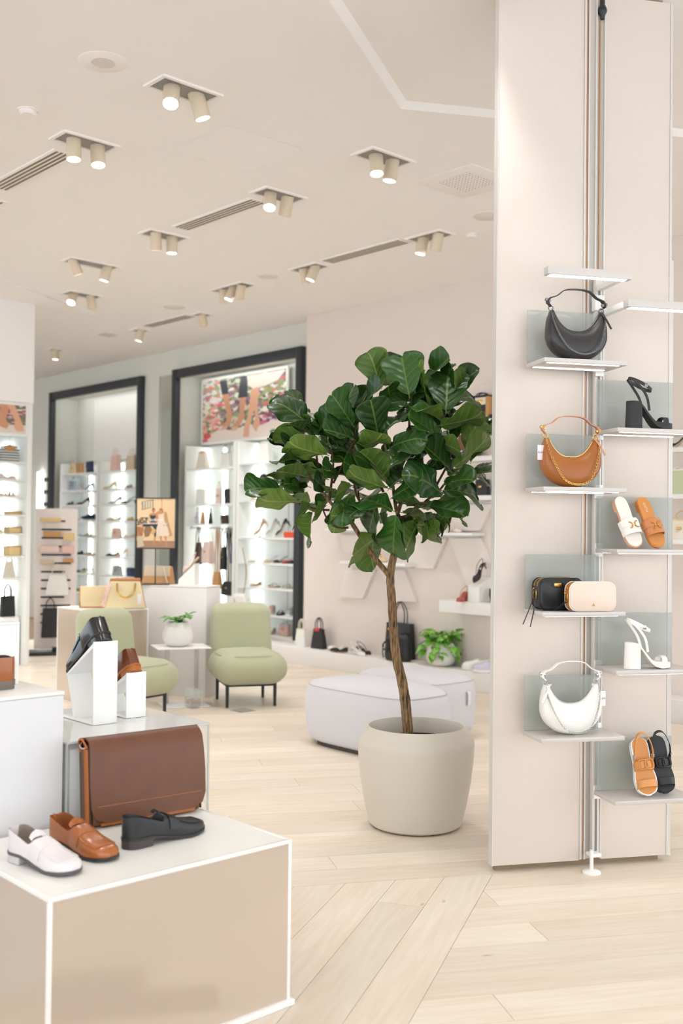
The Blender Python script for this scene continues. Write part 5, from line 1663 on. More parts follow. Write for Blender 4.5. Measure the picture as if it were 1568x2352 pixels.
# potted plant on it
def bowl_plant(name, label, loc, rz, prof, seed, nleaf, leafm, size, spread, trailing, stem_z, group=None, pm=None):
    t = thing(name, label, 'plant', loc, rz, group)
    MB().lathe(prof, 40, cap=False).build('pot', pm or M_WHITEM, t, sharp=60)
    zt = max(z for r, z in prof); rt = prof[-2][0]
    MB().lathe([(0.0, stem_z + 0.004), (rt * 0.98, stem_z)], 24, cap=False).build('soil', MATS['dark_soil'], t)
    rg = random.Random(seed)
    lm = []
    for v in range(3):
        vs = []; fs = []
        NX, NY = 8, 4
        for i in range(NX + 1):
            u = i / NX; hw = 0.30 * math.sin(PI * u ** 0.75) ** 0.85 if 0 < u < 1 else 0.01
            for j in range(NY + 1):
                s_ = -1 + 2 * j / NY
                vs.append((u, s_ * hw, 0.10 * abs(s_) * hw * 3 - 0.22 * u * u * (v * 0.6 + 0.4)))
        for i in range(NX):
            for j in range(NY):
                fs.append((i * 5 + j, i * 5 + j + 1, (i + 1) * 5 + j + 1, (i + 1) * 5 + j))
        me = bpy.data.meshes.new('leaf'); me.from_pydata(vs, [], fs); me.materials.append(leafm)
        me.polygons.foreach_set('use_smooth', [True] * len(fs)); lm.append(me)
    nst = max(5, nleaf // 5)
    k = 0
    for s_ in range(nst):
        an = 2 * PI * s_ / nst + rg.uniform(-0.3, 0.3)
        tr_ = trailing and s_ % 3 == 0
        ln = rg.uniform(0.6, 1.0) * spread
        b0 = Vector((rg.uniform(0, 0.3) * rt * math.cos(an), rg.uniform(0, 0.3) * rt * math.sin(an), stem_z))
        d = Vector((math.cos(an), math.sin(an), 0))
        if tr_: pts = [b0, b0 + d * rt * 0.7 + Vector((0, 0, 0.07)), b0 + d * rt * 1.2 + Vector((0, 0, 0.02)), b0 + d * rt * 1.35 - Vector((0, 0, 0.3 * ln)), b0 + d * rt * 1.3 - Vector((0, 0, ln * 0.55))]
        else: pts = [b0, b0 + d * ln * 0.25 + Vector((0, 0, ln * 0.5)), b0 + d * ln * 0.6 + Vector((0, 0, ln * 0.75)), b0 + d * ln + Vector((0, 0, ln * rg.uniform(0.55, 0.95)))]
        P = spline(pts, 5)
        MB().tube(P, 0.0022, 5).build('stem', mat('green_stem', (110, 150, 70), 0.6), t)
        for q in range(max(3, nleaf // nst)):
            i = min(len(P) - 1, int((q + 1) / (nleaf // nst) * (len(P) - 1)))
            p = P[i]
            aa = an + rg.uniform(-1.3, 1.3)
            L_ = size * rg.uniform(0.75, 1.15)
            x = Vector((math.cos(aa), math.sin(aa), rg.uniform(-0.45, 0.5) if not tr_ else rg.uniform(-0.6, 0.0))).normalized()
            z = Vector((rg.uniform(-0.3, 0.3), rg.uniform(-0.5, 0.1), 1)); z = (z - x * z.dot(x)).normalized(); y = z.cross(x)
            o = bpy.data.objects.new('leaf', lm[k % 3]); COL.objects.link(o); o.parent = t; k += 1
            o.matrix_local = Matrix(((x.x * L_, y.x * L_, z.x * L_, p.x), (x.y * L_, y.y * L_, z.y * L_, p.y), (x.z * L_, y.z * L_, z.z * L_, p.z), (0, 0, 0, 1)))
    return t


M_ZZ = mat('bright_leaf', (86, 150, 52), 0.4, 0, 0.2, 30, rand=0.2)
M_POTH = mat('pothos_leaf', (136, 192, 84), 0.4, 0, 0.25, 25, rand=0.2)
bowl_plant('potted_plant', 'small green plant in a round white bowl on the side table', TB + Vector((-0.02, 0.0, TH + 0.001)), 0,
           [(0.0, 0.0), (0.07, 0.0), (0.105, 0.02), (0.128, 0.06), (0.130, 0.09), (0.118, 0.14), (0.092, 0.20), (0.086, 0.205), (0.082, 0.20), (0.08, 0.17)], 3, 40, M_ZZ, 0.072, 0.115, False, 0.175)
# glass holder with dried petals on the table's base
gp = on_z(439, 1624, 0.012)
t = thing('glass_holder', 'clear glass holder of dried petals on the base of the side table', 'glass', TB + Vector((0.13, -0.10, 0.0105)), 0)
MB().lathe([(0.0, 0.0), (0.068, 0.0), (0.070, 0.004), (0.070, 0.15), (0.066, 0.15), (0.066, 0.008), (0.0, 0.008)], 32, cap=False).build('glass', acrylic('thin_glass', (232, 238, 236), 0.22, 0.03), t)
pt = MB()
for k in range(70):
    a = rnd.uniform(0, 2 * PI); r_ = 0.058 * math.sqrt(rnd.random())
    M = TR(r_ * math.cos(a), r_ * math.sin(a), 0.014 + rnd.uniform(0, 0.045)) @ RZ(rnd.uniform(0, 6)) @ RX(rnd.uniform(-1, 1))
    pt.add([(-0.012, -0.006, 0), (0.012, -0.006, 0.004), (0.012, 0.006, 0), (-0.012, 0.006, 0.004)], [(0, 1, 2, 3)], M=M)
po = pt.build('dried_petals', mat('dried_petals', (176, 112, 66), 0.8, 0, 0.3, 40), t, smooth=False)
po['kind'] = 'stuff'

# ================================================================== BACKGROUND: SHELF BAYS, WALL SHELVES AND THEIR GOODS
HUES = {'white': (238, 236, 230), 'cream': (232, 222, 204), 'beige': (214, 192, 164), 'tan': (196, 146, 92), 'brown': (116, 72, 46), 'dark brown': (66, 42, 34), 'black': (28, 28, 31), 'navy': (44, 58, 92), 'grey': (170, 172, 174), 'blue grey': (150, 160, 176),
        'pink': (228, 190, 178), 'blush': (232, 208, 198), 'red': (206, 62, 44), 'orange': (232, 84, 46), 'yellow': (228, 204, 150), 'straw': (226, 196, 140), 'green': (90, 120, 70), 'pale green': (196, 204, 164), 'burgundy': (120, 50, 52), 'lilac': (206, 204, 220), 'teal': (60, 90, 110)}


def hue(n, rough=0.45):
    return mat('goods_' + n.replace(' ', '_'), HUES[n], rough, 0, 0.06, 14, 0.15, 300)


FACE = PHI - PI / 2          # goods on the back wall look into the room


def bpx(px, a, py=1200):
    return on_plane(px, py, AX, a).dot(BX)


def zpx(px, py, a):
    return on_plane(px, py, AX, a).z


def tote(t, w, h, d, body, handle, taper=0.85, hh=0.5, single=False, flap=None, hard=None):
    rings = []
    for (s_, z) in ((0.94, 0.0), (1.0, 0.03), (1.0, 0.1), (taper * 0.5 + 0.5, 0.55), (taper, 0.94), (taper * 0.97, 1.0)):
        dd = d * (1.0 if z < 0.3 else (1.0 - 0.45 * (z - 0.3)))
        x, y = w / 2 * s_, dd / 2
        e = 0.16 * min(x, y)
        rings.append([Vector(p) for p in ((-x + e, -y, z * h), (x - e, -y, z * h), (x, -y + e, z * h), (x, y - e, z * h), (x - e, y, z * h), (-x + e, y, z * h), (-x, y - e, z * h), (-x, -y + e, z * h))])
    b = MB().loft(rings).build('body', body, t, sharp=30)
    MB().strap([(w * taper / 2 * 0.96 * c, -d * 0.36 * s_, h * 0.995) for (c, s_) in ((-1, -0.0), (-1, 1), (1, 1), (1, -1), (-1, -1))], 0.012, 0.002, (0, 0, 1)).build('rim', handle, b)
    for sy in ((-1, 1) if not single else (0,)):
        hw = w * 0.22
        P = spline([(-hw, sy * d * 0.22, h * 0.97), (-hw * 0.95, sy * d * 0.2, h * (1 + hh * 0.6)), (0, sy * d * 0.15, h * (1 + hh)), (hw * 0.95, sy * d * 0.2, h * (1 + hh * 0.6)), (hw, sy * d * 0.22, h * 0.97)], 6)
        MB().tube(P, 0.006, 6).build('handle', handle, t)
    if flap:
        MB().rbox(-w * taper / 2, w * taper / 2, -d / 2 - 0.006, -d / 2 * 0.7, h * 0.55, h * 1.0, 0.004, 1).build('flap', flap, t)
    if hard:
        MB().rbox(-0.02, 0.02, -d / 2 - 0.01, -d / 2 + 0.004, h * 0.5, h * 0.5 + 0.02, 0.003, 1).build('clasp', hard, t)
    return t


def clutch(t, w, h, d, body, trim, hard=M_GOLD):
    MB().rbox(-w / 2, w / 2, -d / 2, d / 2, 0, h, min(0.012, d * 0.3), 2, warp=lambda p: (p.x * (1 - 0.08 * p.z / h), p.y * (1 - 0.25 * p.z / h), p.z)).build('body', body, t)
    MB().rbox(-w / 2 * 0.97, w / 2 * 0.97, -d / 2 - 0.008, -d / 2 * 0.5, h * 0.42, h * 0.98, 0.005, 1, warp=lambda p: (p.x * (1 - 0.06 * p.z / h), p.y * (1 - 0.2 * p.z / h), p.z)).build('flap', body, t)
    MB().rbox(-w * 0.06, w * 0.06, -d / 2 - 0.012, -d / 2, h * 0.40, h * 0.48, 0.002, 1).build('clasp', hard, t)
    MB().tube([(-w / 2, 0, h * 0.05), (-w / 2 * 1.02, 0, h * 0.5), (-w / 2 * 0.94, 0, h)], 0.004, 5).build('edge_trim', trim, t)
    return t


def cap_hat(t, w, h, body, trim):
    MB().lathe([(0.0, h), (w * 0.2, h * 0.96), (w * 0.38, h * 0.7), (w * 0.45, h * 0.3), (w * 0.46, 0)], 20, cap=False).build('crown', body, t)
    MB().lathe([(w * 0.44, 0.0), (w * 0.62, 0.002), (w * 0.62, 0.008), (w * 0.45, 0.03)], 20, cap=False).build('brim', trim, t)


def pump(t, L, col_m, sole_m, heel_h=0.075, toe='point', sling=False, block=False):
    ts = [0, 0.2, 0.35, 0.55, 0.72, 1.0]; zs = [heel_h + 0.004, heel_h, heel_h * 0.8, heel_h * 0.3, 0.008, 0.008]
    sm = spline([(a, 0, b) for a, b in zip(ts, zs)], 4)
    zz = ([p.x for p in sm], [p.z for p in sm])
    W_ = L * 0.32
    footbed(L, W_, zz, ([0, 1], [0.004, 0.006]), toe, 20).build('sole', sole_m, t, sharp=50)
    tops = ([0, 0.08, 0.3, 0.55, 0.66, 0.75, 0.9, 1.0], [0.050, 0.048, 0.022, 0.016, 0.030, 0.036, 0.024, 0.006]) if not sling else ([0, 0.5, 0.62, 0.68, 0.78, 0.9, 1.0], [0.004, 0.004, 0.012, 0.036, 0.036, 0.024, 0.006])
    us = [0.0, 0.02, 0.06, 0.14, 0.25, 0.36, 0.48, 0.58, 0.64, 0.67, 0.74, 0.82, 0.9, 0.96, 0.995]
    rs = [shoe_ring(u * L, outline_w(u, W_, toe), interp(u, *zz), interp(u, *tops), interp(u, [0, 0.02, 0.63, 0.67, 1], [0.3, 1, 1, 0, 0])) for u in us]
    MB().loft(rs, closed=False, caps=False).build('upper', col_m, t, sharp=50)
    if block:
        MB().rbox(0.002, L * 0.2, -W_ * 0.3, W_ * 0.3, 0, heel_h, 0.004, 1).build('heel', col_m, t)
    elif heel_h > 0.02:
        MB().loft([[Vector((L * 0.03 + c * r_, s_ * r_, z)) for (c, s_) in ((-1, -1), (1, -1), (1, 1), (-1, 1))] for (r_, z) in ((0.004, 0.0), (0.005, heel_h * 0.4), (0.013, heel_h * 0.9), (0.016, heel_h))]).build('heel', col_m, t)
    if sling:
        MB().tube(spline([(L * 0.6, W_ * 0.36, interp(0.6, *zz) + 0.012), (L * 0.25, W_ * 0.42, heel_h + 0.03), (-0.004, 0, heel_h + 0.055), (L * 0.25, -W_ * 0.42, heel_h + 0.03), (L * 0.6, -W_ * 0.36, interp(0.6, *zz) + 0.012)], 5), 0.003, 5).build('slingback', col_m, t)
    return t


def flat_sandal(t, L, col_m, sole_m):
    footbed(L, L * 0.36, ([0, 0.4, 1], [0.022, 0.018, 0.014]), ([0, 1], [0.018, 0.012]), 'round', 18).build('sole', sole_m, t, sharp=50)
    arch_band(L * 0.74, 0.008, L * 0.175, 0.034, 0.03, 0.003, n=10).build('toe_strap', col_m, t)
    arch_band(L * 0.52, 0.010, L * 0.16, 0.050, 0.022, 0.003, n=10).build('instep_strap', col_m, t)
    return t


def sneaker(t, L, col_m, sole_m):
    return closed_shoe(t, L, L * 0.36, 0.006, col_m, sole_m, 'round', tops=([0, 0.06, 0.2, 0.35, 0.42, 0.5, 0.7, 0.9, 1.0], [0.078, 0.082, 0.070, 0.066, 0.082, 0.078, 0.058, 0.046, 0.016]), apron=False, laces=hue('white'), sole_t=0.022)


USED = {}


def put(kind, px, a, b_off, z, seen, h, c1, c2, label, cat=None, group=None, rz=0.0, **kw):
    """one piece of goods on a shelf: px = its centre in the photograph, a = depth of the shelf, z = top of the shelf"""
    b = bpx(px, a, 1200 if z > 1.3 else 1300) if px is not None else b_off
    P = AB(a, b, z + (0.005 if kind == 'flat' else 0.0006))
    name = {'tote': 'tote_bag', 'clutch': 'flap_bag', 'pump': 'pump_shoe', 'sling': 'slingback_shoe', 'flat': 'flat_shoe', 'sandal': 'flat_sandal', 'sneaker': 'sneaker', 'cap': 'cap', 'mini': 'handbag'}[kind]
    cat = cat or ('bag' if kind in ('tote', 'clutch', 'mini') else ('hat' if kind == 'cap' else 'shoe'))
    if cat == 'shoe':
        P = P - Vector((math.cos(FACE + rz), math.sin(FACE + rz), 0)) * (seen / 2)
    t = thing(name, label, cat, P, FACE + rz, group)
    m1, m2 = hue(c1), hue(c2)
    if kind == 'tote': tote(t, seen * 1.02, h, seen * 0.36, m1, m2, kw.get('taper', 0.84), kw.get('hh', 0.45), False, m2 if kw.get('flap') else None, M_GOLD if kw.get('hard') else None)
    elif kind == 'mini': tote(t, seen * 1.0, h, seen * 0.42, m1, m2, kw.get('taper', 0.92), kw.get('hh', 0.5), True, None, M_GOLD)
    elif kind == 'clutch': clutch(t, seen * 1.05, h, seen * 0.34, m1, m2)
    elif kind == 'pump': pump(t, seen, m1, m2, kw.get('heel', 0.075))
    elif kind == 'sling': pump(t, seen, m1, m2, kw.get('heel', 0.06), sling=True)
    elif kind == 'flat': pump(t, seen, m1, m2, 0.008, 'almond')
    elif kind == 'sandal': flat_sandal(t, seen, m1, m2)
    elif kind == 'sneaker': sneaker(t, seen, m1, hue('white'))
    elif kind == 'cap': cap_hat(t, seen, h, m1, m2)
    return t


# ---- shelf units inside the two bays
M_UNIT = mat('unit_white', (240, 241, 238), 0.45)
M_STRIP = emit('unit_light', (0.96, 1.0, 0.98), 4.5)
M_BACKP = mat('unit_back', (236, 240, 236), 0.5)
SF, SB = 8.21, 8.56          # front and back of the bay shelves
MID = 8.37


def shelf_unit(label, cols, z0, z1, strips):
    t = thing('shelf_unit', label, 'shelving', (0, 0, 0), PHI, 'shelf units of the bays')
    MB().box(SB - 0.012, SB, min(c[0] for c in cols), max(c[1] for c in cols), z0, z1).build('back_panel', M_BACKP, t)
    for (bl, bh, zs) in cols:
        for bb in (bl, bh):
            MB().rbox(SF, SB - 0.012, bb - 0.022, bb + 0.022, z0, z1, 0.002, 1).build('upright', M_UNIT, t)
        for z in zs:
            MB().rbox(SF + 0.005, SB - 0.013, bl + 0.0225, bh - 0.0225, z - 0.024, z, 0.002, 1).build('shelf', M_UNIT, t)
        MB().box(SB - 0.016, SB - 0.0125, (bl + bh) / 2 - 0.004, (bl + bh) / 2 + 0.004, z0, z1).build('slot_rail', mat('slot_rail', (176, 180, 178), 0.5), t)
    for bb in strips:
        MB().rbox(SB - 0.045, SB - 0.0165, bb - 0.014, bb + 0.014, z0 + 0.03, z1 - 0.03, 0.004, 1).build('light_strip', M_STRIP, t)
    return t


# bay with the flower poster
yA = [1074, 1157, 1203, 1308, 1420]
yB = [1059, 1105, 1148, 1194, 1235, 1294, 1352, 1414]
bA0, bA1 = bpx(536, SF), 12.10
bB0, bB1 = 9.66, bpx(541, SF)
zA = [zpx(480, y, SF) for y in yA]
zA_built = zA[:3]
zB = [zpx(620, y, SF) for y in yB]
U2 = shelf_unit('white lit shelf unit under the flower poster', [(bA0, bA1, zA_built), (bB0, bB1 - 0.03, zB[:3] + zB[4:])], 0.192, 2.63, [bA1 - 0.07, bB1 - 0.09, (bA0 + bA1) / 2 + 0.1])
# left bay
yC = [1085, 1125, 1159, 1196, 1234, 1276, 1318, 1362, 1408]
bC0, bC1 = bpx(222, SF), 15.64
bD0, bD1 = 13.16, bpx(226, SF)
zC = [zpx(200, y, SF) for y in yC]
U1 = shelf_unit('white lit shelf unit in the bay left of the mirror', [(bC0, bC1, zC), (bD0, bD1 - 0.03, zC)], 0.192, 2.52, [bC1 - 0.4, bD1 - 0.14, bD0 + 0.55])
for (b0_, b1_, U_) in ((9.75, 12.0, U2), (13.25, 15.6, U1)):
    MB().rbox(WB + 0.008, WB + 0.035, b0_, b1_, 3.572, 3.599, 0.003, 1).build('light_strip', emit('added_bay_glow', (0.97, 1.0, 0.98), 9.0), U_)  # hidden glowing strip, added to brighten the bay from above
# upper board of the left bay
room_box('wall_panel', BACK - 0.03, BACK - 0.001, 13.2, 15.2, 2.56, 3.55, M_WHITEM, wall_bays)

S = 12.6 / 2432              # metres per pixel at the poster bay
g = 'goods on the shelf unit under the flower poster'
put('tote', 464, MID, 0, zA[0], 0.24, 0.22, 'cream', 'tan', 'cream trapeze tote with tan patch on the top shelf under the poster', group=g, taper=0.55, hh=0.1, flap=False)
put('tote', 517, MID, 0, zA[0], 0.20, 0.20, 'white', 'grey', 'white tote with looped grey handles beside the unit divider', group=g, taper=0.7, hh=0.5)
put('tote', 463, MID, 0, zA[1], 0.22, 0.20, 'white', 'cream', 'plain white tote on the second shelf under the poster', group=g, taper=0.85, hh=0.15)
put('mini', 502, MID, 0, zA[1], 0.10, 0.20, 'blush', 'beige', 'slim blush bag beside the black box bag', group=g)
put('clutch', 521, MID, 0, zA[1], 0.10, 0.20, 'black', 'black', 'black box bag at the divider on the second shelf', group=g)
put('mini', 453, MID, 0, zA[2], 0.075, 0.15, 'lilac', 'grey', 'tiny lilac pouch on the third shelf, leftmost', group=g, taper=0.5)
put('mini', 466, MID, 0, zA[2], 0.08, 0.15, 'tan', 'tan', 'tiny tan pouch on the third shelf', group=g, taper=0.5)
put('mini', 483, MID, 0, zA[2], 0.075, 0.14, 'black', 'black', 'tiny black pouch on the third shelf', group=g, taper=0.5)
put('clutch', 516, MID, 0, zA[2], 0.13, 0.12, 'dark brown', 'cream', 'dark brown and cream flap bag at the divider on the third shelf', group=g)
put('tote', 606, MID, 0, zB[0], 0.25, 0.24, 'white', 'white', 'big white tote on the top shelf beside the tree', group=g, taper=0.75, hh=0.12)
put('sneaker', 580, MID, 0, zB[1], 0.11, 0.1, 'pink', 'white', 'pale pink cap-toe shoe on the shelf below the big white tote', group=g)
put('cap', 603, MID, 0, zB[1], 0.13, 0.11, 'black', 'cream', 'black and cream cap on the shelf below the big white tote', group=g)
put('flat', 590, MID, 0, zB[2], 0.19, 0.06, 'beige', 'beige', 'beige flat shoe on the third shelf of the right column', group=g, rz=R(-130))
put('clutch', 668, MID - 0.05, 0, zB[4], 0.20, 0.075, 'orange', 'red', 'bright orange clutch on the shelf beside the charcoal frame', group=g)
for (px, c1, c2, lb, k) in ((585, 'white', 'black', 'white and black slingback on the shelf under the orange clutch', 'sling'), (620, 'beige', 'tan', 'nude slingback between the white and the black one', 'sling'), (643, 'black', 'beige', 'black slingback next to the red one', 'sling'), (663, 'red', 'black', 'red slingback under the orange clutch', 'sling'), (677, 'black', 'black', 'black flat at the frame beside the red slingback', 'flat')):
    put(k, px, MID, 0, zB[5], 0.2, 0, c1, c2, lb, group=g, rz=R(-100), heel=0.03)
for (px, c1, c2, lb, k) in ((588, 'beige', 'tan', 'beige loafer on the shelf level with the top of the lounge chair', 'flat'), (630, 'blush', 'beige', 'blush flat sandal right of the beige loafer', 'sandal'), (662, 'pale green', 'cream', 'pale green sandal at the frame', 'sandal')):
    put(k, px, MID, 0, zB[6], 0.21, 0, c1, c2, lb, group=g, rz=R(-80))
for (px, c1, c2, lb, k) in ((624, 'pink', 'white', 'pink sneaker peeking out behind the lounge chair', 'sneaker'), (646, 'black', 'black', 'black strappy sandal behind the lounge chair', 'sandal'), (668, 'grey', 'white', 'grey sneaker at the frame behind the lounge chair', 'sneaker')):
    put(k, px, MID, 0, zB[7], 0.2, 0, c1, c2, lb, group=g, rz=R(-60))
put('mini', 656, MID, 0, 0.194, 0.18, 0.13, 'pink', 'lilac', 'pale pink bag on the bay floor beside the frame', group=g, taper=0.9, hh=0.3)
put('flat', 628, MID, 0, 0.194, 0.16, 0, 'beige', 'tan', 'beige flat on the bay floor next to the pink bag', group=g, rz=R(-60))
# angled pumps on small stands
for (px, c1, c2, lb) in ((597, 'beige', 'tan', 'beige pump tilted on a stand, nearest the divider'), (625, 'grey', 'white', 'grey and white pump tilted on a stand'), (648, 'black', 'beige', 'black pump tilted on a stand, nearest the frame')):
    t = put('pump', px, MID, 0, zB[4] + 0.14, 0.235, 0, c1, c2, lb, group=g, rz=R(-150), heel=0.07)
    t.rotation_euler = (0, R(32), t.rotation_euler.z)
    st = thing('shoe_stand', 'small clear stand under the ' + lb.split(' tilted')[0], 'shoe stand', AB(MID, bpx(px, MID, 1230), zB[4] + 0.0005), FACE, 'shoe stands under the tilted pumps')
    MB().rbox(-0.05, 0.05, -0.04, 0.04, 0, 0.006, 0.002, 1).build('foot_plate', M_RISER, st)
    MB().rbox(-0.04, 0.04, -0.004, 0.004, 0.006, 0.03, 0.002, 1).build('upright', M_RISER, st)
# hanging bags on a rail
zr = zA[2] - 0.055
t = thing('hanging_rail', 'slim rail with hanging shoulder bags in the poster bay', 'rail', AB(SF + 0.10, (bA0 + bA1) / 2, zr), PHI)
MB().tube([(0, -(bA1 - bA0) / 2 + 0.026, 0), (0, (bA1 - bA0) / 2 - 0.026, 0)], 0.009, 10).build('bar', M_SILVER, t)
for sy in (-1, 1): MB().rbox(-0.02, 0.02, sy * ((bA1 - bA0) / 2 - 0.029) - 0.004, sy * ((bA1 - bA0) / 2 - 0.029) + 0.004, -0.02, 0.02, 0.002, 1).build('bracket', M_SILVER, t)


def hanging_bag(px, drop, w, h, d, body, strap, label, quilt=False):
    b = bpx(px, SF + 0.06, 1300)
    t = thing('shoulder_bag', label, 'bag', AB(SF + 0.10, b, zr), FACE, 'shoulder bags on the hanging rail')
    rings = []
    for (s_, z) in ((0.9, -drop - h), (1.0, -drop - h * 0.93), (1.0, -drop - h * 0.5), (0.86, -drop - 0.02), (0.8, -drop)):
        x, y = w / 2 * s_, d / 2 * (1 if z < -drop - h * 0.3 else 0.6); e = min(x, y) * 0.25
        rings.append([Vector(p) for p in ((-x + e, -y, z), (x - e, -y, z), (x, -y + e, z), (x, y - e, z), (x - e, y, z), (-x + e, y, z), (-x, y - e, z), (-x, -y + e, z))])
    MB().loft(rings).build('body', hue(body), t, sharp=40)
    sw = min(w * 0.38, 0.075 if drop < 0.5 else 0.03)
    for sy in (-1, 1):
        MB().strap(spline([(-sw, sy * d * 0.2, -drop - 0.01), (-sw * 0.8, sy * 0.02, -drop * 0.55), (0, sy * 0.019, 0.012), (sw * 0.8, sy * 0.02, -drop * 0.55), (sw, sy * d * 0.2, -drop - 0.01)], 6), 0.014, 0.003, (0, 1, 0)).build('strap', hue(strap), t)
    MB().rbox(-w * 0.1, w * 0.1, -d / 2 - 0.004, -d / 2 + 0.004, -drop - h * 0.5, -drop - h * 0.42, 0.002, 1).build('clasp', M_GOLD, t)
    return t


hanging_bag(450, 0.20, 0.10, 0.30, 0.08, 'dark brown', 'dark brown', 'dark brown bag hanging leftmost on the rail')
hanging_bag(472, 0.18, 0.17, 0.30, 0.12, 'blush', 'cream', 'big blush bucket bag hanging on the rail')
hanging_bag(494, 0.58, 0.13, 0.22, 0.08, 'tan', 'tan', 'tan bag hanging low on a long strap')
hanging_bag(508, 0.25, 0.085, 0.30, 0.07, 'black', 'black', 'black narrow bag hanging on the rail near the divider')
hanging_bag(519, 0.70, 0.22, 0.18, 0.08, 'black', 'black', 'black quilted bag hanging lowest by the lounge chair')
hanging_bag(530, 0.20, 0.08, 0.26, 0.07, 'navy', 'black', 'navy bag hanging last before the divider')
# white quilted bag behind the chair
t = thing('shoulder_bag', 'white quilted bag with a gold chain showing above the lounge chair', 'bag', AB(7.78, bpx(553, 7.78, 1380), 0.19), FACE, 'shoulder bags on the hanging rail')
bl_ = thing('display_block', 'white block behind the lounge chair carrying the quilted bag', 'plinth', AB(7.78, bpx(553, 7.78, 1380), 0.186), FACE)
MB().rbox(-0.2, 0.2, -0.08, 0.08, 0.0, 0.30, 0.003, 1).build('block', M_WHITE, bl_)
MB().rbox(-0.2, 0.2, -0.08, 0.08, 0.3005, 0.305, 0.001, 1).build('top_sheet', M_TOPW, bl_)
t.location.z = 0.186 + 0.306
MB().rbox(-0.21, 0.21, -0.06, 0.06, 0, 0.23, 0.03, 3, warp=lambda p: (p.x * (1 - 0.55 * p.z / 0.23), p.y * (1 - 0.4 * p.z / 0.23), p.z)).build('body', hue('white'), t)
for k in range(4):
    MB().tube([(-0.2 * (1 - 0.12 * k), -0.062 + 0.006 * k, 0.03 + 0.045 * k), (0.2 * (1 - 0.12 * k), -0.062 + 0.006 * k, 0.05 + 0.045 * k)], 0.003, 5).build('quilt_seam', hue('cream'), t)
chain_links(spline([(-0.09, -0.02, 0.22), (-0.06, -0.05, 0.14), (0.06, -0.06, 0.02)], 6), 0.016).build('chain', M_GOLD, t)
chain_links(spline([(0.05, 0.0, 0.23), (0.10, 0, 0.5), (0.02, 0.0, 0.78)], 6), 0.016).build('chain', M_GOLD, t)

# goods in the left bay
g2 = 'goods in the bay left of the mirror'
rowC = [(('mini', 165, 'yellow', 'beige', 0.09, 0.18, 'pale yellow bag leftmost on the top shelf of the left bay'), ('clutch', 182, 'tan', 'brown', 0.18, 0.17, 'tan flap bag on the top shelf of the left bay'), ('clutch', 205, 'navy', 'white', 0.17, 0.19, 'dark navy flap bag beside the divider of the left bay')),
        (('mini', 167, 'blue grey', 'blue grey', 0.17, 0.15, 'blue grey top-handle bag on the second shelf of the left bay'), ('pump', 198, 'lilac', 'white', 0.22, 0, 'pale lilac pump on the second shelf of the left bay')),
        (('sandal', 166, 'black', 'black', 0.22, 0, 'black sandal on the third shelf of the left bay'), ('pump', 190, 'black', 'beige', 0.23, 0, 'black pump on the third shelf of the left bay')),
        (('sandal', 177, 'beige', 'tan', 0.2, 0, 'beige sandal on the fourth shelf of the left bay'), ('sneaker', 202, 'navy', 'white', 0.24, 0, 'navy sneaker on the fourth shelf of the left bay')),
        (('flat', 190, 'grey', 'white', 0.22, 0, 'grey flat on the fifth shelf of the left bay'), ('sandal', 210, 'cream', 'tan', 0.2, 0, 'cream sandal on the fifth shelf beside the divider')),
        (('sandal', 188, 'black', 'green', 0.22, 0, 'black sandal behind the slat stand'), ('sandal', 207, 'beige', 'tan', 0.2, 0, 'beige sandal right of the slat stand')),
        (('sling', 198, 'pale green', 'black', 0.22, 0, 'pale green slingback on the seventh shelf'), ('flat', 182, 'black', 'black', 0.2, 0, 'black flat on the seventh shelf behind the slat stand')),
        (('sling', 186, 'green', 'black', 0.2, 0, 'green sandal low beside the slat stand'),)]
for z, row in zip(zC, rowC):
    for (k, px, c1, c2, w_, h_, lb) in row:
        put(k, px, MID, 0, z, w_, h_, c1, c2, lb, group=g2, rz=R(-100) if k not in ('mini', 'clutch') else 0)
rowD = [(('tote', 264, 'pink', 'blush', 0.22, 0.24, 'blush pink tote on the top shelf right of the divider'), ('tote', 301, 'beige', 'cream', 0.24, 0.22, 'beige tote on the top shelf near the mirror'), ('clutch', 318, 'black', 'black', 0.12, 0.26, 'black bag against the frame on the top shelf')),
        (('pump', 251, 'beige', 'tan', 0.22, 0, 'beige pump upright on the second shelf right of the divider'), ('sandal', 300, 'grey', 'beige', 0.22, 0, 'grey sandal on the second shelf near the mirror')),
        (('pump', 264, 'grey', 'white', 0.22, 0, 'grey pump on the third shelf right of the divider'), ('sling', 293, 'black', 'beige', 0.24, 0, 'black slingback on the third shelf near the mirror')),
        (('flat', 262, 'beige', 'tan', 0.24, 0, 'beige flat on the fourth shelf right of the divider'), ('sandal', 304, 'straw', 'tan', 0.2, 0, 'straw sandal beside the advertising sign')),
        (('mini', 269, 'pink', 'blush', 0.19, 0.14, 'small pink top-handle bag on the fifth shelf'), ('flat', 296, 'cream', 'beige', 0.2, 0, 'cream flat on the fifth shelf')),
        (('flat', 258, 'black', 'black', 0.22, 0, 'black flat on the sixth shelf'), ('pump', 279, 'beige', 'tan', 0.2, 0, 'beige pump on the sixth shelf')),
        (('mini', 270, 'grey', 'grey', 0.19, 0.14, 'pale grey bag above the straw bags'), ('clutch', 303, 'navy', 'navy', 0.2, 0.13, 'navy flap bag beside the tan clutch'))]
for z, row in zip(zC, rowD):
    for (k, px, c1, c2, w_, h_, lb) in row:
        put(k, px, MID - 0.05, 0, z, w_, h_, c1, c2, lb, group=g2, rz=R(-100) if k not in ('mini', 'clutch', 'tote') else 0)


# ---- printed pictures: colours painted into the vertices of one flat sheet
def paint(nx, ny, fn):
    U, V = np.meshgrid((np.arange(nx + 1)) / nx, (np.arange(ny + 1)) / ny)
    img = fn(U, V)
    return img


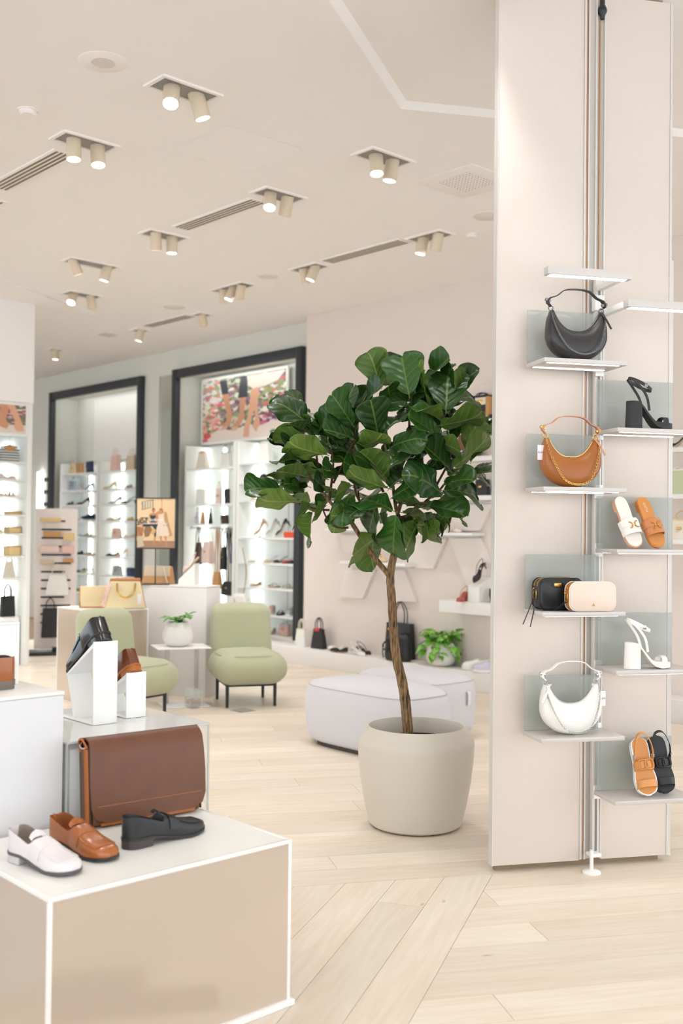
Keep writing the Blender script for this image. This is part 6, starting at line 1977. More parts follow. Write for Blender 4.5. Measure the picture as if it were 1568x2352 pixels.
def inpoly(U, V, poly):
    r = np.zeros(U.shape, bool); n = len(poly)
    for i in range(n):
        x0, y0 = poly[i]; x1, y1 = poly[(i + 1) % n]
        c = ((y0 > V) != (y1 > V)) & (U < (x1 - x0) * (V - y0) / ((y1 - y0) if abs(y1 - y0) > 1e-9 else 1e-9) + x0)
        r ^= c
    return r


def lin(c):
    c = np.array(c, float) / 255
    return np.where(c <= 0.04045, c / 12.92, ((c + 0.055) / 1.055) ** 2.4)


def picture(parent, name, w, h, nx, ny, fn, M):
    """sheet in the x-z plane facing -y, u to the right, v downwards"""
    img = paint(nx, ny, fn)
    vs = [((i / nx - 0.5) * w, 0, (0.5 - j / ny) * h) for j in range(ny + 1) for i in range(nx + 1)]
    W1 = nx + 1
    fs = [(j * W1 + i, (j + 1) * W1 + i, (j + 1) * W1 + i + 1, j * W1 + i + 1) for j in range(ny) for i in range(nx)]
    me = bpy.data.meshes.new(name); me.from_pydata(vs, [], fs)
    ca = me.color_attributes.new('print', 'FLOAT_COLOR', 'POINT')
    cols = np.concatenate([lin(img.reshape(-1, 3)), np.ones(((nx + 1) * (ny + 1), 1))], 1).astype(np.float32)
    ca.data.foreach_set('color', cols.ravel())
    me.materials.append(vcol_mat('printed_picture'))
    o = bpy.data.objects.new(name, me); COL.objects.link(o); o.parent = parent; o.matrix_local = M
    return o


SKIN, SKIN2 = (206, 150, 116), (222, 170, 138)


def flowers(U, V, seed, bands, n):
    rg = np.random.default_rng(seed)
    img = np.zeros(U.shape + (3,)) + np.array((96, 112, 72))
    for k in range(n):
        u, v = rg.random(), rg.random()
        pal = bands(u, v)
        c = np.array(pal[rg.integers(len(pal))]) + rg.normal(0, 10, 3)
        r = rg.uniform(0.012, 0.045)
        an = rg.uniform(0, 3.14); e = rg.uniform(0.6, 1.0)
        dx = (U - u) * math.cos(an) + (V - v) * math.sin(an); dy = -(U - u) * math.sin(an) + (V - v) * math.cos(an)
        m = (dx * dx + dy * dy / (e * e)) < r * r
        img[m] = c
    return np.clip(img * 0.8 + 40, 0, 255)


def N1(x, y):
    yt = 350 - 0.143 * (x - 395); yb = 1005 - 0.05 * (x - 395)
    return ((x - 395) / 805, (y - yt) / (yb - yt))


def poster_flowers(U, V):
    def bands(u, v):
        if u < 0.25: return [(232, 130, 120), (222, 92, 96), (240, 190, 176), (120, 140, 84), (250, 232, 224)] if v > 0.35 else [(240, 226, 220), (214, 120, 130), (150, 160, 110), (246, 236, 230)]
        if u > 0.7: return [(120, 130, 80), (90, 96, 66), (250, 240, 230), (216, 90, 120), (150, 150, 96)] if v < 0.6 else [(104, 38, 66), (130, 44, 70), (240, 232, 226), (220, 80, 110), (70, 40, 52)]
        return [(130, 144, 96), (236, 226, 222), (160, 90, 130), (112, 60, 90), (206, 200, 150), (90, 106, 72)]
    img = flowers(U, V, 4, bands, 1500)
    fl = V > 0.86 - 0.10 * U + 0.02 * np.sin(U * 20)
    img[fl] = (234, 218, 206)
    for (cx, cy, r, c) in ((0.86, 0.93, 0.04, (96, 120, 90)), (0.06, 0.9, 0.05, (224, 96, 96)), (0.03, 0.98, 0.04, (230, 110, 120))):
        img[(U - cx) ** 2 + (V - cy) ** 2 < r * r] = c

    def P(c, pts): img[inpoly(U, V, [N1(*p) for p in pts])] = c
    P(SKIN, [(590, 480), (660, 478), (672, 600), (700, 720), (692, 780), (655, 850), (585, 872), (600, 820), (640, 780), (640, 690)])
    P(SKIN, [(765, 520), (832, 520), (812, 690), (822, 740), (790, 810), (752, 868), (692, 882), (690, 850), (748, 780), (768, 690)])
    P((62, 66, 72), [(565, 345), (640, 335), (660, 484), (592, 494)])
    P((58, 62, 68), [(775, 300), (845, 296), (842, 528), (752, 536)])
    P(SKIN2, [(880, 425), (952, 420), (918, 640), (885, 760), (866, 860), (862, 962), (806, 962), (815, 850), (850, 720)])
    P(SKIN2, [(905, 440), (955, 425), (940, 650), (958, 760), (962, 830), (930, 915), (892, 850), (920, 760), (905, 640)])
    P((238, 222, 212), [(838, 298), (1192, 243), (1125, 355), (1010, 412), (900, 437), (845, 400)])
    P((214, 178, 150), [(592, 838), (655, 835), (640, 872), (585, 880)])
    P((214, 178, 150), [(690, 850), (752, 850), (740, 885), (692, 890)])
    return img


def poster(label, a, b0, b1, z0, z1, fn, nx, ny, normal='a'):
    """framed print hung on a wall of the room"""
    w, h = abs(b1 - b0), z1 - z0
    if normal == 'a': t = thing('wall_poster', label, 'poster', AB(a, (b0 + b1) / 2, z0), FACE)
    else: t = thing('wall_poster', label, 'poster', AB((b0 + b1) / 2, a, z0), PHI)
    for (x0, x1, y0, y1) in ((-w / 2, w / 2, 0, 0.03), (-w / 2, w / 2, h - 0.03, h), (-w / 2, -w / 2 + 0.03, 0.03, h - 0.03), (w / 2 - 0.03, w / 2, 0.03, h - 0.03)):
        MB().box(x0, x1, -0.03, 0.0, y0, y1).build('frame_side', M_WHITE, t)
    picture(t, 'print', w - 0.06, h - 0.06, nx, ny, fn, TR(0, -0.022, h / 2))
    MB().box(-w / 2 + 0.01, w / 2 - 0.01, -0.018, 0.0, 0.01, h - 0.01).build('backing_board', M_WHITE, t)
    return t


PB = 8.50
poster('framed poster of bare legs before a wall of flowers, above the shelf unit', PB, bpx(664, PB, 900), bpx(466, PB, 930), 2.66, 3.56, poster_flowers, 150, 120)


# ---- wall unit at the left edge
UL = 10.75
t = thing('wall_unit', 'tall white wall unit with lit shelves at the left edge', 'shelving', (0, 0, 0), PHI)
MB().rbox(3.2, 5.31, UL, UL + 0.5, 2.84, 3.955, 0.003, 1).build('bulkhead', mat('bulkhead_white', (250, 248, 247), 0.6), t)
MB().rbox(5.255, 5.305, UL + 0.01, UL + 0.48, 0.0, 2.84, 0.003, 1).build('side_post', M_UNIT, t)
MB().box(3.2, 5.255, UL + 0.44, UL + 0.48, 0.0, 2.84).build('back_panel', M_BACKP, t)
yL = [1060, 1101, 1139, 1182, 1225, 1277, 1328, 1378]
zL = [on_plane(40, y, BX, UL + 0.03).z for y in yL]
for z in zL[:7]: MB().rbox(3.2, 5.25, UL + 0.03, UL + 0.435, z - 0.022, z, 0.002, 1).build('shelf', M_UNIT, t)
for x in (5.20, 4.55, 3.9): MB().rbox(x - 0.02, x + 0.02, UL + 0.40, UL + 0.432, 0.1, 2.42, 0.004, 1).build('light_strip', M_STRIP, t)


def poster_legs(U, V):
    img = flowers(U, V, 9, lambda u, v: [(96, 104, 76), (70, 76, 56), (230, 200, 196), (160, 50, 70), (120, 40, 60), (214, 130, 140)], 900)
    img[V > 0.68 + 0.03 * np.sin(U * 9)] = (226, 214, 206)

    def P(c, pts): img[inpoly(U, V, [((x + 500) / 790.0, (y - 530) / 300.0) for (x, y) in pts])] = c
    for dx in (0, -330):
        P(SKIN, [(105 + dx, 530), (172 + dx, 530), (140 + dx, 690), (168 + dx, 740), (150 + dx, 790), (95 + dx, 770), (85 + dx, 700)])
        P(SKIN2, [(150 + dx, 530), (205 + dx, 530), (270 + dx, 730), (278 + dx, 800), (225 + dx, 810), (200 + dx, 760), (215 + dx, 710)])
    return img


t2 = poster('poster of bare feet before dark flowers on the wall unit at the left edge', UL + 0.03, 4.0, 5.252, 2.475, 2.836, poster_legs, 120, 60, 'b')
# goods in the wall unit (they look along the other room axis)
g3 = 'goods in the wall unit at the left edge'


def putL(kind, a_, row, seen, h, c1, c2, label, rz=0.0, z=None, **kw):
    p = AB(a_, UL + 0.2)
    t = put(kind, None, 0, 0, zL[row] if z is None else z, seen, h, c1, c2, label, group=g3, **kw)
    if t['category'] == 'shoe': p = p - Vector((math.cos(PHI + rz), math.sin(PHI + rz), 0)) * (seen / 2)
    t.location.x, t.location.y = p.x, p.y
    t.rotation_euler = (0, 0, PHI + rz)
    return t


st_ = putL('tote', 5.13, 0, 0.19, 0.165, 'white', 'black', 'black and white striped bag with a tan flap at the left edge', hh=0.1, taper=0.9)
for k in range(5): MB().rbox(-0.103, 0.103, -0.039, 0.039, 0.012 + 0.028 * k, 0.022 + 0.028 * k, 0.002, 1).build('stripe', hue('black'), st_)
MB().rbox(-0.07, 0.05, -0.05, -0.03, 0.12, 0.175, 0.004, 1).build('flap', hue('tan'), st_)
putL('tote', 4.92, 0, 0.14, 0.2, 'white', 'cream', 'white bag beside the striped one at the left edge', hh=0.1, taper=0.6)
putL('pump', 4.88, 1, 0.23, 0, 'navy', 'navy', 'navy pump on the second shelf of the left unit', R(20), heel=0.05)
putL('flat', 5.12, 1, 0.2, 0, 'blush', 'white', 'blush flat on the second shelf of the left unit', R(10))
putL('sandal', 4.88, 2, 0.22, 0, 'beige', 'straw', 'beige sandal on the third shelf of the left unit', R(15))
putL('sandal', 5.12, 2, 0.2, 0, 'straw', 'tan', 'straw sandal on the third shelf of the left unit', R(15))
putL('pump', 4.84, 4, 0.2, 0, 'tan', 'beige', 'tan pump at the left edge above the middle shelf', R(-60))
putL('pump', 4.99, 4, 0.2, 0, 'beige', 'cream', 'beige high pump standing on the middle shelf of the left unit', R(-60), heel=0.1)
putL('sandal', 4.95, 5, 0.2, 0, 'cream', 'beige', 'cream sandal low on the left unit', R(15))
putL('sandal', 4.93, 6, 0.22, 0, 'pink', 'tan', 'pink sandal low on the left unit', R(15))
putL('clutch', 4.74, 6, 0.12, 0.06, 'pink', 'pink', 'small pink pouch on the lowest shelf of the left unit')
putL('tote', 5.14, 7, 0.16, 0.22, 'black', 'black', 'black tall tote with upright handles at the foot of the left unit', z=0.52, hh=0.6, taper=0.92)
bx_ = thing('display_block', 'white block under the tall black tote in the left unit', 'plinth', (0, 0, 0), PHI)
p_ = AB(5.14, UL + 0.2)
bx_.location = (p_.x, p_.y, 0)
MB().rbox(-0.10, 0.09, -0.1, 0.1, 0, 0.515, 0.003, 1).build('block', M_WHITE, bx_)
MB().rbox(-0.10, 0.09, -0.1, 0.1, 0.5155, 0.5195, 0.001, 1).build('top_sheet', M_TOPW, bx_)
putL('tote', 5.15, 6, 0.13, 0.17, 'cream', 'cream', 'cream canvas bag at the right post of the left unit', hh=0.3, taper=0.6)
# woven baskets
for k, (row, lb) in enumerate(((3, 'uppermost woven straw tray at the right post of the left unit'), (4, 'middle woven straw tray at the right post of the left unit'), (5, 'lowest woven straw basket at the right post of the left unit'))):
    p_ = AB(5.185, UL + 0.2)
    t = thing('woven_basket', lb, 'basket', (p_.x, p_.y, zL[row] + 0.0005), PHI, 'woven straw baskets')
    MB().rbox(-0.07, 0.055, -0.09, 0.09, 0, 0.03 + 0.035 * k, 0.012, 2).build('basket', hue('straw'), t)
    MB().tube([(-0.07, -0.09, 0.03 + 0.035 * k), (0.055, -0.09, 0.03 + 0.035 * k), (0.055, 0.09, 0.03 + 0.035 * k), (-0.07, 0.09, 0.03 + 0.035 * k)], 0.006, 5, True).build('rim', hue('tan'), t)

# light column and sunglasses board on the wall beyond
p_ = bpx(92, WB - 0.02)
t = thing('light_column', 'bright vertical light column on the wall left of the bays', 'light', AB(WB - 0.03, p_, 0.25), FACE)
MB().rbox(-0.05, 0.05, -0.03, 0.028, 0, 2.15, 0.006, 1).build('diffuser', emit('column_light', (1.0, 0.99, 0.95), 5.0), t)
MB().rbox(-0.07, 0.07, 0.0, 0.029, -0.03, -0.001, 0.003, 1).build('end_cap', M_WHITE, t)
p_ = bpx(107, WB - 0.02)
t = thing('eyewear_board', 'white board with three pairs of sunglasses beside the left frame', 'display board', AB(WB - 0.02, p_, 1.72), FACE)
MB().rbox(-0.12, 0.12, -0.008, 0.015, 0, 0.66, 0.003, 1).build('board', M_WHITE, t)
for k in range(3):
    s_ = thing('sunglasses', '%s pair of dark sunglasses on the white board' % ('uppermost', 'middle', 'lowest')[k], 'sunglasses', AB(WB - 0.02, p_, 1.72 + 0.55 - 0.20 * k) - AX * 0.02, FACE, 'sunglasses on the board')
    for sx in (-1, 1):
        MB().lathe([(0.0, 0.0), (0.034, 0.0), (0.036, 0.004), (0.0, 0.006)], 16, M=TR(sx * 0.04, 0, 0) @ RX(PI / 2), cap=False).build('lens', hue('black'), s_)
        MB().tube([(sx * 0.075, 0, 0.005), (sx * 0.074, 0.010, 0.003)], 0.003, 5).build('temple', hue('burgundy'), s_)
    MB().tube([(-0.012, -0.003, 0.012), (0, -0.006, 0.016), (0.012, -0.003, 0.012)], 0.003, 5).build('bridge', hue('burgundy'), s_)

# ================================================================== BLUSH WALL: RELIEF PANELS, SHELVES, GOODS
M_RELIEF = mat('relief_panel', (235, 225, 218), 0.75, noise=0.01)  # tone lifted above the wall paint to suggest light on the panels
relief = [
    ('lower right leaning relief panel reaching down to the thick wall shelf', [(1034, 1237), (1105, 1236), (1150, 1335), (1150, 1372), (1085, 1374)]),
    ('upper right relief panel flaring up to the column', [(1030, 1219), (1104, 1218), (1134, 1158), (1002, 1160)]),
    ('middle relief panel left of the hourglass waist', [(940, 1303), (996, 1306), (1026, 1237), (935, 1239)]),
    ('left leg of the relief panels below the tree branch', [(795, 1309), (863, 1309), (835, 1374), (780, 1372)]),
    ('right leg of the relief panels behind the trunk', [(873, 1309), (931, 1309), (958, 1383), (912, 1380)]),
    ('relief panel under the small shelf behind the left branch', [(782, 1229), (848, 1229), (836, 1270), (793, 1270)]),
    ('topmost relief panel behind the black and tan bag', [(1088, 957), (1106, 886), (1160, 882), (1160, 957)]),
]
for (lb, pts) in relief:
    P = [on_plane(x, y, AX, WA - 0.02) for (x, y) in pts]
    ps = [(p.dot(BX), p.z) for p in P]
    area = sum(ps[i][0] * ps[(i + 1) % len(ps)][1] - ps[(i + 1) % len(ps)][0] * ps[i][1] for i in range(len(ps)))
    c = (sum(p[0] for p in ps) / len(ps), sum(p[1] for p in ps) / len(ps))
    if area < 0: ps = ps[::-1]
    # sheet lies in the wall plane: local x along the wall, local y up
    M = Matrix(((0, 0, 1, 0), (1, 0, 0, 0), (0, 1, 0, 0), (0, 0, 0, 1)))
    o = MB().prism([(q[0] - c[0], q[1] - c[1]) for q in ps], -0.018, 0.0195, M=M).build('relief_panel', M_RELIEF, None, AB(WA - 0.02, c[0], c[1]), PHI, smooth=False)
    tag(o, lb, 'wall panel', 'relief panels of the blush wall')


def wall_ledge(label, px0, px1, py, th, depth=0.20):
    af = WA - depth
    b1, b0 = bpx(px0, af, py), bpx(px1, af, py)
    z = zpx((px0 + px1) / 2, py, af)
    t = thing('wall_ledge', label, 'shelf', AB(WA, (b0 + b1) / 2, z - th), PHI, 'white shelves of the blush wall')
    h = (b1 - b0) / 2
    MB().rbox(-depth, -0.001, -h, h, 0, th, 0.004, 2).build('shelf_board', M_WHITE, t)
    MB().rbox(-0.012, -0.0005, -h * 0.8, h * 0.8, -0.02, -0.0005, 0.002, 1).build('wall_cleat', M_WHITE, t)
    return z


z1 = wall_ledge('white wall shelf under the black and tan bag by the column', 1068, 1160, 962, 0.045)
z2 = wall_ledge('white wall shelf under the brown bag behind the tree', 1010, 1160, 1048, 0.045)
z3 = wall_ledge('white wall shelf under the small black bag by the column', 1020, 1160, 1138, 0.045)
z4 = wall_ledge('white wall shelf at the waist of the relief panels', 945, 1084, 1223, 0.03)
z5 = wall_ledge('white wall shelf left of the trunk under the heels', 779, 930, 1291, 0.035)
z6 = wall_ledge('small white wall shelf behind the left branch', 745, 812, 1213, 0.03)
z7 = wall_ledge('thick white wall shelf with the red sandal', 1008, 1170, 1384, 0.115, 0.30)
z8 = wall_ledge('white wall shelf right of the column under the black heels', 1543, 1640, 1025, 0.04)
z9 = wall_ledge('white wall shelf right of the column under the pale green bag', 1543, 1640, 1134, 0.04)
z10 = wall_ledge('white wall shelf right of the column under the cream bag', 1543, 1640, 1240, 0.04)
gw = 'goods on the blush wall'
AW = WA - 0.10
t = put('tote', 1104, AW, 0, z1, 0.235, 0.235, 'black', 'black', 'black, cream and tan structured bag on the highest wall shelf', group=gw, taper=0.88, hh=0.12)
MB().rbox(-0.10, 0.085, -0.052, -0.036, 0.145, 0.215, 0.005, 1).build('front_pocket', hue('cream'), t)
MB().rbox(0.085, 0.118, -0.05, 0.04, 0.005, 0.22, 0.004, 1).build('side_panel', hue('tan'), t)
MB().rbox(-0.06, 0.05, -0.057, -0.050, 0.165, 0.19, 0.003, 1).build('gold_bar', M_GOLD, t)
chain_links([(-0.105, -0.05, 0.2), (-0.115, -0.055, 0.08), (-0.11, -0.055, 0.01)], 0.02).build('chain', M_GOLD, t)
t = put('tote', 1074, AW, 0, z2, 0.26, 0.215, 'brown', 'dark brown', 'brown handbag with gold rings on the wall shelf behind the tree', group=gw, taper=0.82, hh=0.2)
t = put('mini', 1107, AW, 0, z3, 0.155, 0.15, 'black', 'black', 'small black top-handle bag with gold fittings by the column', group=gw, hh=0.42)
put('sling', 1044, AW, 0, z4, 0.22, 0, 'blush', 'beige', 'blush slingback on the shelf at the relief waist', group=gw, rz=R(-12), heel=0.06)
put('cap', 962, AW, 0, z4, 0.11, 0.08, 'black', 'black', 'small black cap half hidden by the leaves', group=gw)
put('sling', 876, AW, 0, z5, 0.2, 0, 'yellow', 'black', 'pale yellow and black heel left of the trunk', group=gw, rz=R(-12), heel=0.09)
put('sandal', 820, AW, 0, z5, 0.2, 0, 'beige', 'tan', 'beige sandal on the shelf behind the left branch', group=gw, rz=R(-12))
put('sandal', 778, AW, 0, z6, 0.2, 0, 'pink', 'tan', 'pink sandal on the small shelf behind the left branch', group=gw, rz=R(-12))
# thick shelf: riser with black pump, red sandal
st = thing('shoe_block', 'white sloped block under the black pump on the thick wall shelf', 'shoe stand', AB(WA - 0.15, bpx(1101, WA - 0.15, 1385), z7 + 0.0006), FACE)
MB().add([(-0.07, -0.09, 0), (0.07, -0.09, 0), (0.07, 0.09, 0), (-0.07, 0.09, 0), (-0.07, -0.09, 0.14), (0.07, -0.09, 0.14), (0.07, 0.09, 0.23), (-0.07, 0.09, 0.23)], [(3, 2, 1, 0), (4, 5, 6, 7), (0, 1, 5, 4), (1, 2, 6, 5), (2, 3, 7, 6), (3, 0, 4, 7)]).build('block', M_RISER, st)
MB().rbox(-0.075, 0.075, -0.1, 0.1, 0.0, 0.006, 0.002, 1).build('foot_plate', M_RISER, st)
t = thing('slingback_shoe', 'black pointed slingback toe-down on the white sloped block', 'shoe', (0, 0, 0), 0, gw)
t.matrix_world = Matrix.Translation(AB(WA - 0.15, bpx(1101, WA - 0.15, 1385), z7)) @ RZ(FACE) @ TR(0, 0.10, 0.315) @ RZ(-PI / 2) @ RY(R(38))
pump(t, 0.235, hue('black'), hue('beige'), 0.06, sling=True)
t = thing('heeled_sandal', 'rust red heeled sandal on the thick wall shelf', 'shoe', AB(WA - 0.20, bpx(1072, WA - 0.2, 1388), z7 + 0.0005), FACE - R(75), gw)
pump(t, 0.20, mat('rust_red', (176, 82, 68), 0.45), mat('rust_red', (176, 82, 68), 0.45), 0.085, 'almond', sling=True, block=True)
put('pump', 1135, WA - 0.18, 0, z7, 0.2, 0, 'black', 'black', 'black heel at the column end of the thick wall shelf', group=gw, rz=R(-30))
# beyond the column
put('pump', 1557, AW, 0, z8, 0.22, 0, 'black', 'beige', 'black heels on the wall shelf right of the column', group=gw, rz=R(-168))
put('tote', 1562, AW, 0, z9, 0.20, 0.20, 'pale green', 'white', 'pale green bag on the wall shelf right of the column', group=gw, taper=0.7, hh=0.1)
put('mini', 1566, AW, 0, z10, 0.24, 0.16, 'cream', 'straw', 'cream bag with straw handle on the wall shelf right of the column', group=gw, hh=0.45)

# ---- on the plinth
PZ = 0.1855
AP = 7.785
gp_ = 'goods on the low plinth'
put('tote', 694, AP, 0, PZ, 0.165, 0.19, 'white', 'cream', 'small white tote at the left end of the low plinth', group=gp_, taper=0.8, hh=0.6)
t = put('tote', 734, AP, 0, PZ, 0.20, 0.21, 'black', 'black', 'small black tote with crossed handles on the low plinth', group=gp_, taper=0.68, hh=0.62)
MB().rbox(-0.05, 0.03, -0.03, 0.03, 0.19, 0.225, 0.008, 1).build('red_lining', hue('red'), t)
put('flat', 774, AP + 0.035, 0, PZ, 0.24, 0, 'white', 'tan', 'cream flat shoe beside the black tote on the plinth', group=gp_, rz=R(-170))
put('flat', 780, AP - 0.075, 0, PZ, 0.25, 0, 'black', 'tan', 'black flat shoe lying before the cream one on the plinth', group=gp_, rz=R(-175))
put('sling', 824, AP - 0.08, 0, PZ, 0.24, 0, 'white', 'cream', 'white pointed slingback on the plinth', group=gp_, rz=R(-5), heel=0.07)
put('sling', 838, AP + 0.03, 0, PZ, 0.24, 0, 'black', 'beige', 'black pointed slingback behind the white one on the plinth', group=gp_, rz=R(-5), heel=0.07)
# black tote and slouchy bucket bag
t = thing('tote_bag', 'large black leather tote with tall handles on the plinth behind the trunk', 'bag', AB(AP + 0.06, bpx(918, AP + 0.06, 1490), PZ + 0.0005), FACE, gp_)
tote(t, 0.36, 0.36, 0.10, L_BLK, L_BLK, 0.94, 0.62)
for x in (-0.11,): MB().lathe([(0, 0), (0.012, 0), (0.012, 0.004), (0, 0.005)], 12, M=TR(x, -0.055, 0.30) @ RX(PI / 2), cap=False).build('stud', M_GOLD, t)
t = thing('bucket_bag', 'slouchy black bucket bag in front of the tall black tote', 'bag', AB(AP - 0.085, bpx(914, AP - 0.085, 1515), PZ + 0.0005), FACE, gp_)
NB = 28
rings = []
for (s_, z, dp) in ((0.92, 0.0, 0.6), (1.0, 0.02, 0.62), (1.02, 0.08, 0.62), (0.95, 0.17, 0.55), (0.82, 0.23, 0.40), (0.66, 0.265, 0.22), (0.55, 0.275, 0.12)):
    rings.append([Vector((0.17 * s_ * math.cos(2 * PI * k / NB), 0.10 * dp * 1.2 * math.sin(2 * PI * k / NB) * (1 + 0.05 * math.sin(7 * 2 * PI * k / NB)), z + (0.012 * math.sin(3 * 2 * PI * k / NB) if z > 0.2 else 0))) for k in range(NB)])
MB().loft(rings).build('body', L_BLK, t, sharp=70)
MB().tube(spline([(-0.10, -0.03, 0.22), (-0.155, -0.06, 0.16), (-0.14, -0.07, 0.11), (-0.08, -0.075, 0.12), (-0.02, -0.07, 0.19), (0.02, -0.04, 0.25)], 6), 0.008, 7).build('drawstring', L_BLK, t)
MB().tube(spline([(-0.15, -0.06, 0.15), (-0.165, -0.06, 0.08), (-0.15, -0.06, 0.02)], 5), 0.006, 6).build('tassel', L_BLK, t)
MB().lathe([(0, 0), (0.008, 0), (0.008, 0.006), (0, 0.006)], 12, M=TR(-0.13, -0.075, 0.125) @ RX(PI / 2), cap=False).build('stud', M_GOLD, t)
# pothos
bowl_plant('trailing_plant', 'bright green trailing plant in a round white pot on the plinth', AB(AP - 0.03, bpx(1013, AP - 0.03, 1520), PZ + 0.0005), 0,
           [(0.0, 0.0), (0.075, 0.0), (0.12, 0.02), (0.148, 0.07), (0.150, 0.12), (0.138, 0.18), (0.115, 0.225), (0.108, 0.228), (0.104, 0.22), (0.10, 0.19)], 8, 120, M_POTH, 0.12, 0.165, True, 0.20)
for (px, dy, c, lb) in ((1096, 0.0, 'white', 'white sneaker on the plinth beside the trailing plant'), (1120, -0.06, 'lilac', 'white and lilac sneaker nearest the column on the plinth')):
    t = put('sneaker', px, AP + dy, 0, PZ, 0.28, 0, c, 'white', lb, group=gp_, rz=R(-155))

# ================================================================== CUBES AND STANDS IN THE MIDDLE OF THE SHOP
cube_plinth('display_cube', 'blush sided display cube under the straw bags behind the chair', 4.49, 5.03, 7.95, 8.58, 0.80, True)
H5 = 0.985
A5 = PHI - R(60)
r5 = on_z(472, 1603)
e5 = Vector((math.cos(A5), math.sin(A5), 0)); f5 = Vector((-e5.y, e5.x, 0))
c5 = thing('display_cube', 'tall white display cube with the advertising sign, left of the lounge chair', 'plinth', r5 - e5 * 0.40 + f5 * 0.15, A5, 'display cubes of the shop')
MB().rbox(-0.395, 0.395, -0.148, 0.148, 0.0, H5 - 0.012, 0.004, 1).build('body', mat('cube_white_b', (238, 235, 233), 0.5, noise=0.01), c5)
MB().rbox(-0.397, 0.397, -0.15, 0.15, H5 - 0.012, H5, 0.003, 1).build('top_sheet', M_TOPW, c5)
# straw bags
M_STRAW = mat('straw_weave', (236, 217, 172), 0.7, 0, 0.10, 260, 0.6, 500)
p_ = AB(4.86, 8.06, 0.8005)
t = thing('handbag', 'straw satchel with tan top and gold handle on the blush cube', 'bag', p_, R(12), 'straw bags on the blush cube')
MB().rbox(-0.175, 0.175, -0.08, 0.08, 0, 0.245, 0.018, 2, warp=lambda p: (p.x * (1 - 0.28 * p.z / 0.245), p.y * (1 - 0.4 * p.z / 0.245), p.z)).build('body', M_STRAW, t)
MB().rbox(-0.13, 0.13, -0.05, 0.05, 0.236, 0.262, 0.01, 2).build('top_trim', leather('straw_tan', (190, 124, 66), 0.45), t)
for sx in (-1, 1): MB().strap([(sx * 0.178, 0, 0.01), (sx * 0.155, 0, 0.12), (sx * 0.130, 0, 0.25)], 0.09, 0.004, (0, 1, 0)).build('side_panel', MATS['straw_tan'], t)
MB().tube(spline([(-0.07, -0.055, 0.22), (-0.06, -0.09, 0.14), (0.0, -0.10, 0.10), (0.07, -0.09, 0.14), (0.085, -0.055, 0.22)], 6), 0.007, 8).build('handle', M_GOLD, t)
MB().strap(spline([(-0.13, -0.05, 0.22), (-0.16, -0.08, 0.14), (-0.19, -0.09, 0.02)], 5), 0.035, 0.006, (1, 0, 0.2)).build('scarf', mat('printed_scarf', (226, 190, 176), 0.7, 0, 0.3, 60), t)
price_tag(t, TR(0.12, -0.09, 0.13), None, 0.035, 0.09)
p_ = AB(4.70, 8.31, 0.8005)
t = thing('flap_bag', 'straw flap bag with tan edging behind the straw satchel', 'bag', p_, R(12), 'straw bags on the blush cube')
MB().rbox(-0.12, 0.12, -0.045, 0.045, 0, 0.185, 0.012, 2).build('body', M_STRAW, t)
MB().rbox(-0.122, 0.122, -0.052, -0.03, 0.05, 0.188, 0.006, 1).build('flap', M_STRAW, t)
MB().tube([(-0.12, -0.047, 0.0), (-0.122, -0.05, 0.186)], 0.005, 6).build('edging', MATS['straw_tan'], t)
MB().tube([(-0.12, -0.047, 0.004), (0.12, -0.047, 0.004)], 0.005, 6).build('edging', MATS['straw_tan'], t)
# tan clutch and sandal on the tall cube
p_ = on_z(352, 1343, H5 + 0.0005)
CF = R(10)
t = thing('flap_bag', 'wide tan clutch on the tall white cube behind the sign', 'bag', r5 - e5 * 0.605 + f5 * 0.245 + Vector((0, 0, H5 + 0.0005)), A5)
MB().rbox(-0.155, 0.155, -0.045, 0.045, 0, 0.165, 0.014, 2, warp=lambda p: (p.x * (1 - 0.14 * p.z / 0.165), p.y * (1 - 0.4 * p.z / 0.165), p.z)).build('body', hue('tan'), t)
MB().rbox(-0.14, 0.14, -0.05, -0.022, 0.07, 0.166, 0.008, 1, warp=lambda p: (p.x * (1 - 0.06 * p.z / 0.165), p.y + 0.018 * p.z / 0.165, p.z)).build('flap', hue('beige'), t)
MB().strap([(0.075, -0.052, 0.16), (0.10, -0.056, 0.08), (0.12, -0.054, 0.012)], 0.010, 0.003, (1, 0, 0)).build('strap', hue('cream'), t)
t = thing('shoe_riser', 'white sloped riser on the tall white cube beside the clutch', 'shoe stand', r5 - e5 * 0.27 + f5 * 0.15 + Vector((0, 0, H5 + 0.0006)), A5)
MB().add([(-0.06, -0.05, 0), (0.10, -0.05, 0), (0.10, 0.05, 0), (-0.06, 0.05, 0), (-0.06, -0.05, 0.05), (0.10, -0.05, 0.20), (0.10, 0.05, 0.20), (-0.06, 0.05, 0.05)], [(3, 2, 1, 0), (4, 5, 6, 7), (0, 1, 5, 4), (1, 2, 6, 5), (2, 3, 7, 6), (3, 0, 4, 7)]).build('block', M_RISER, t)
MB().rbox(-0.07, 0.11, -0.06, 0.06, 0.0, 0.005, 0.002, 1).build('foot_plate', M_RISER, t)
t2_ = thing('heeled_sandal', 'nude heeled sandal on the sloped riser beside the sign', 'shoe', (0, 0, 0), 0)
t2_.matrix_world = Matrix.Translation(r5 - e5 * 0.27 + f5 * 0.15 + Vector((0, 0, H5 + 0.002))) @ RZ(A5) @ TR(0.13, 0, 0.238) @ RZ(PI) @ RY(R(40))
pump(t2_, 0.21, hue('blush'), hue('beige'), 0.02, 'almond', sling=True)

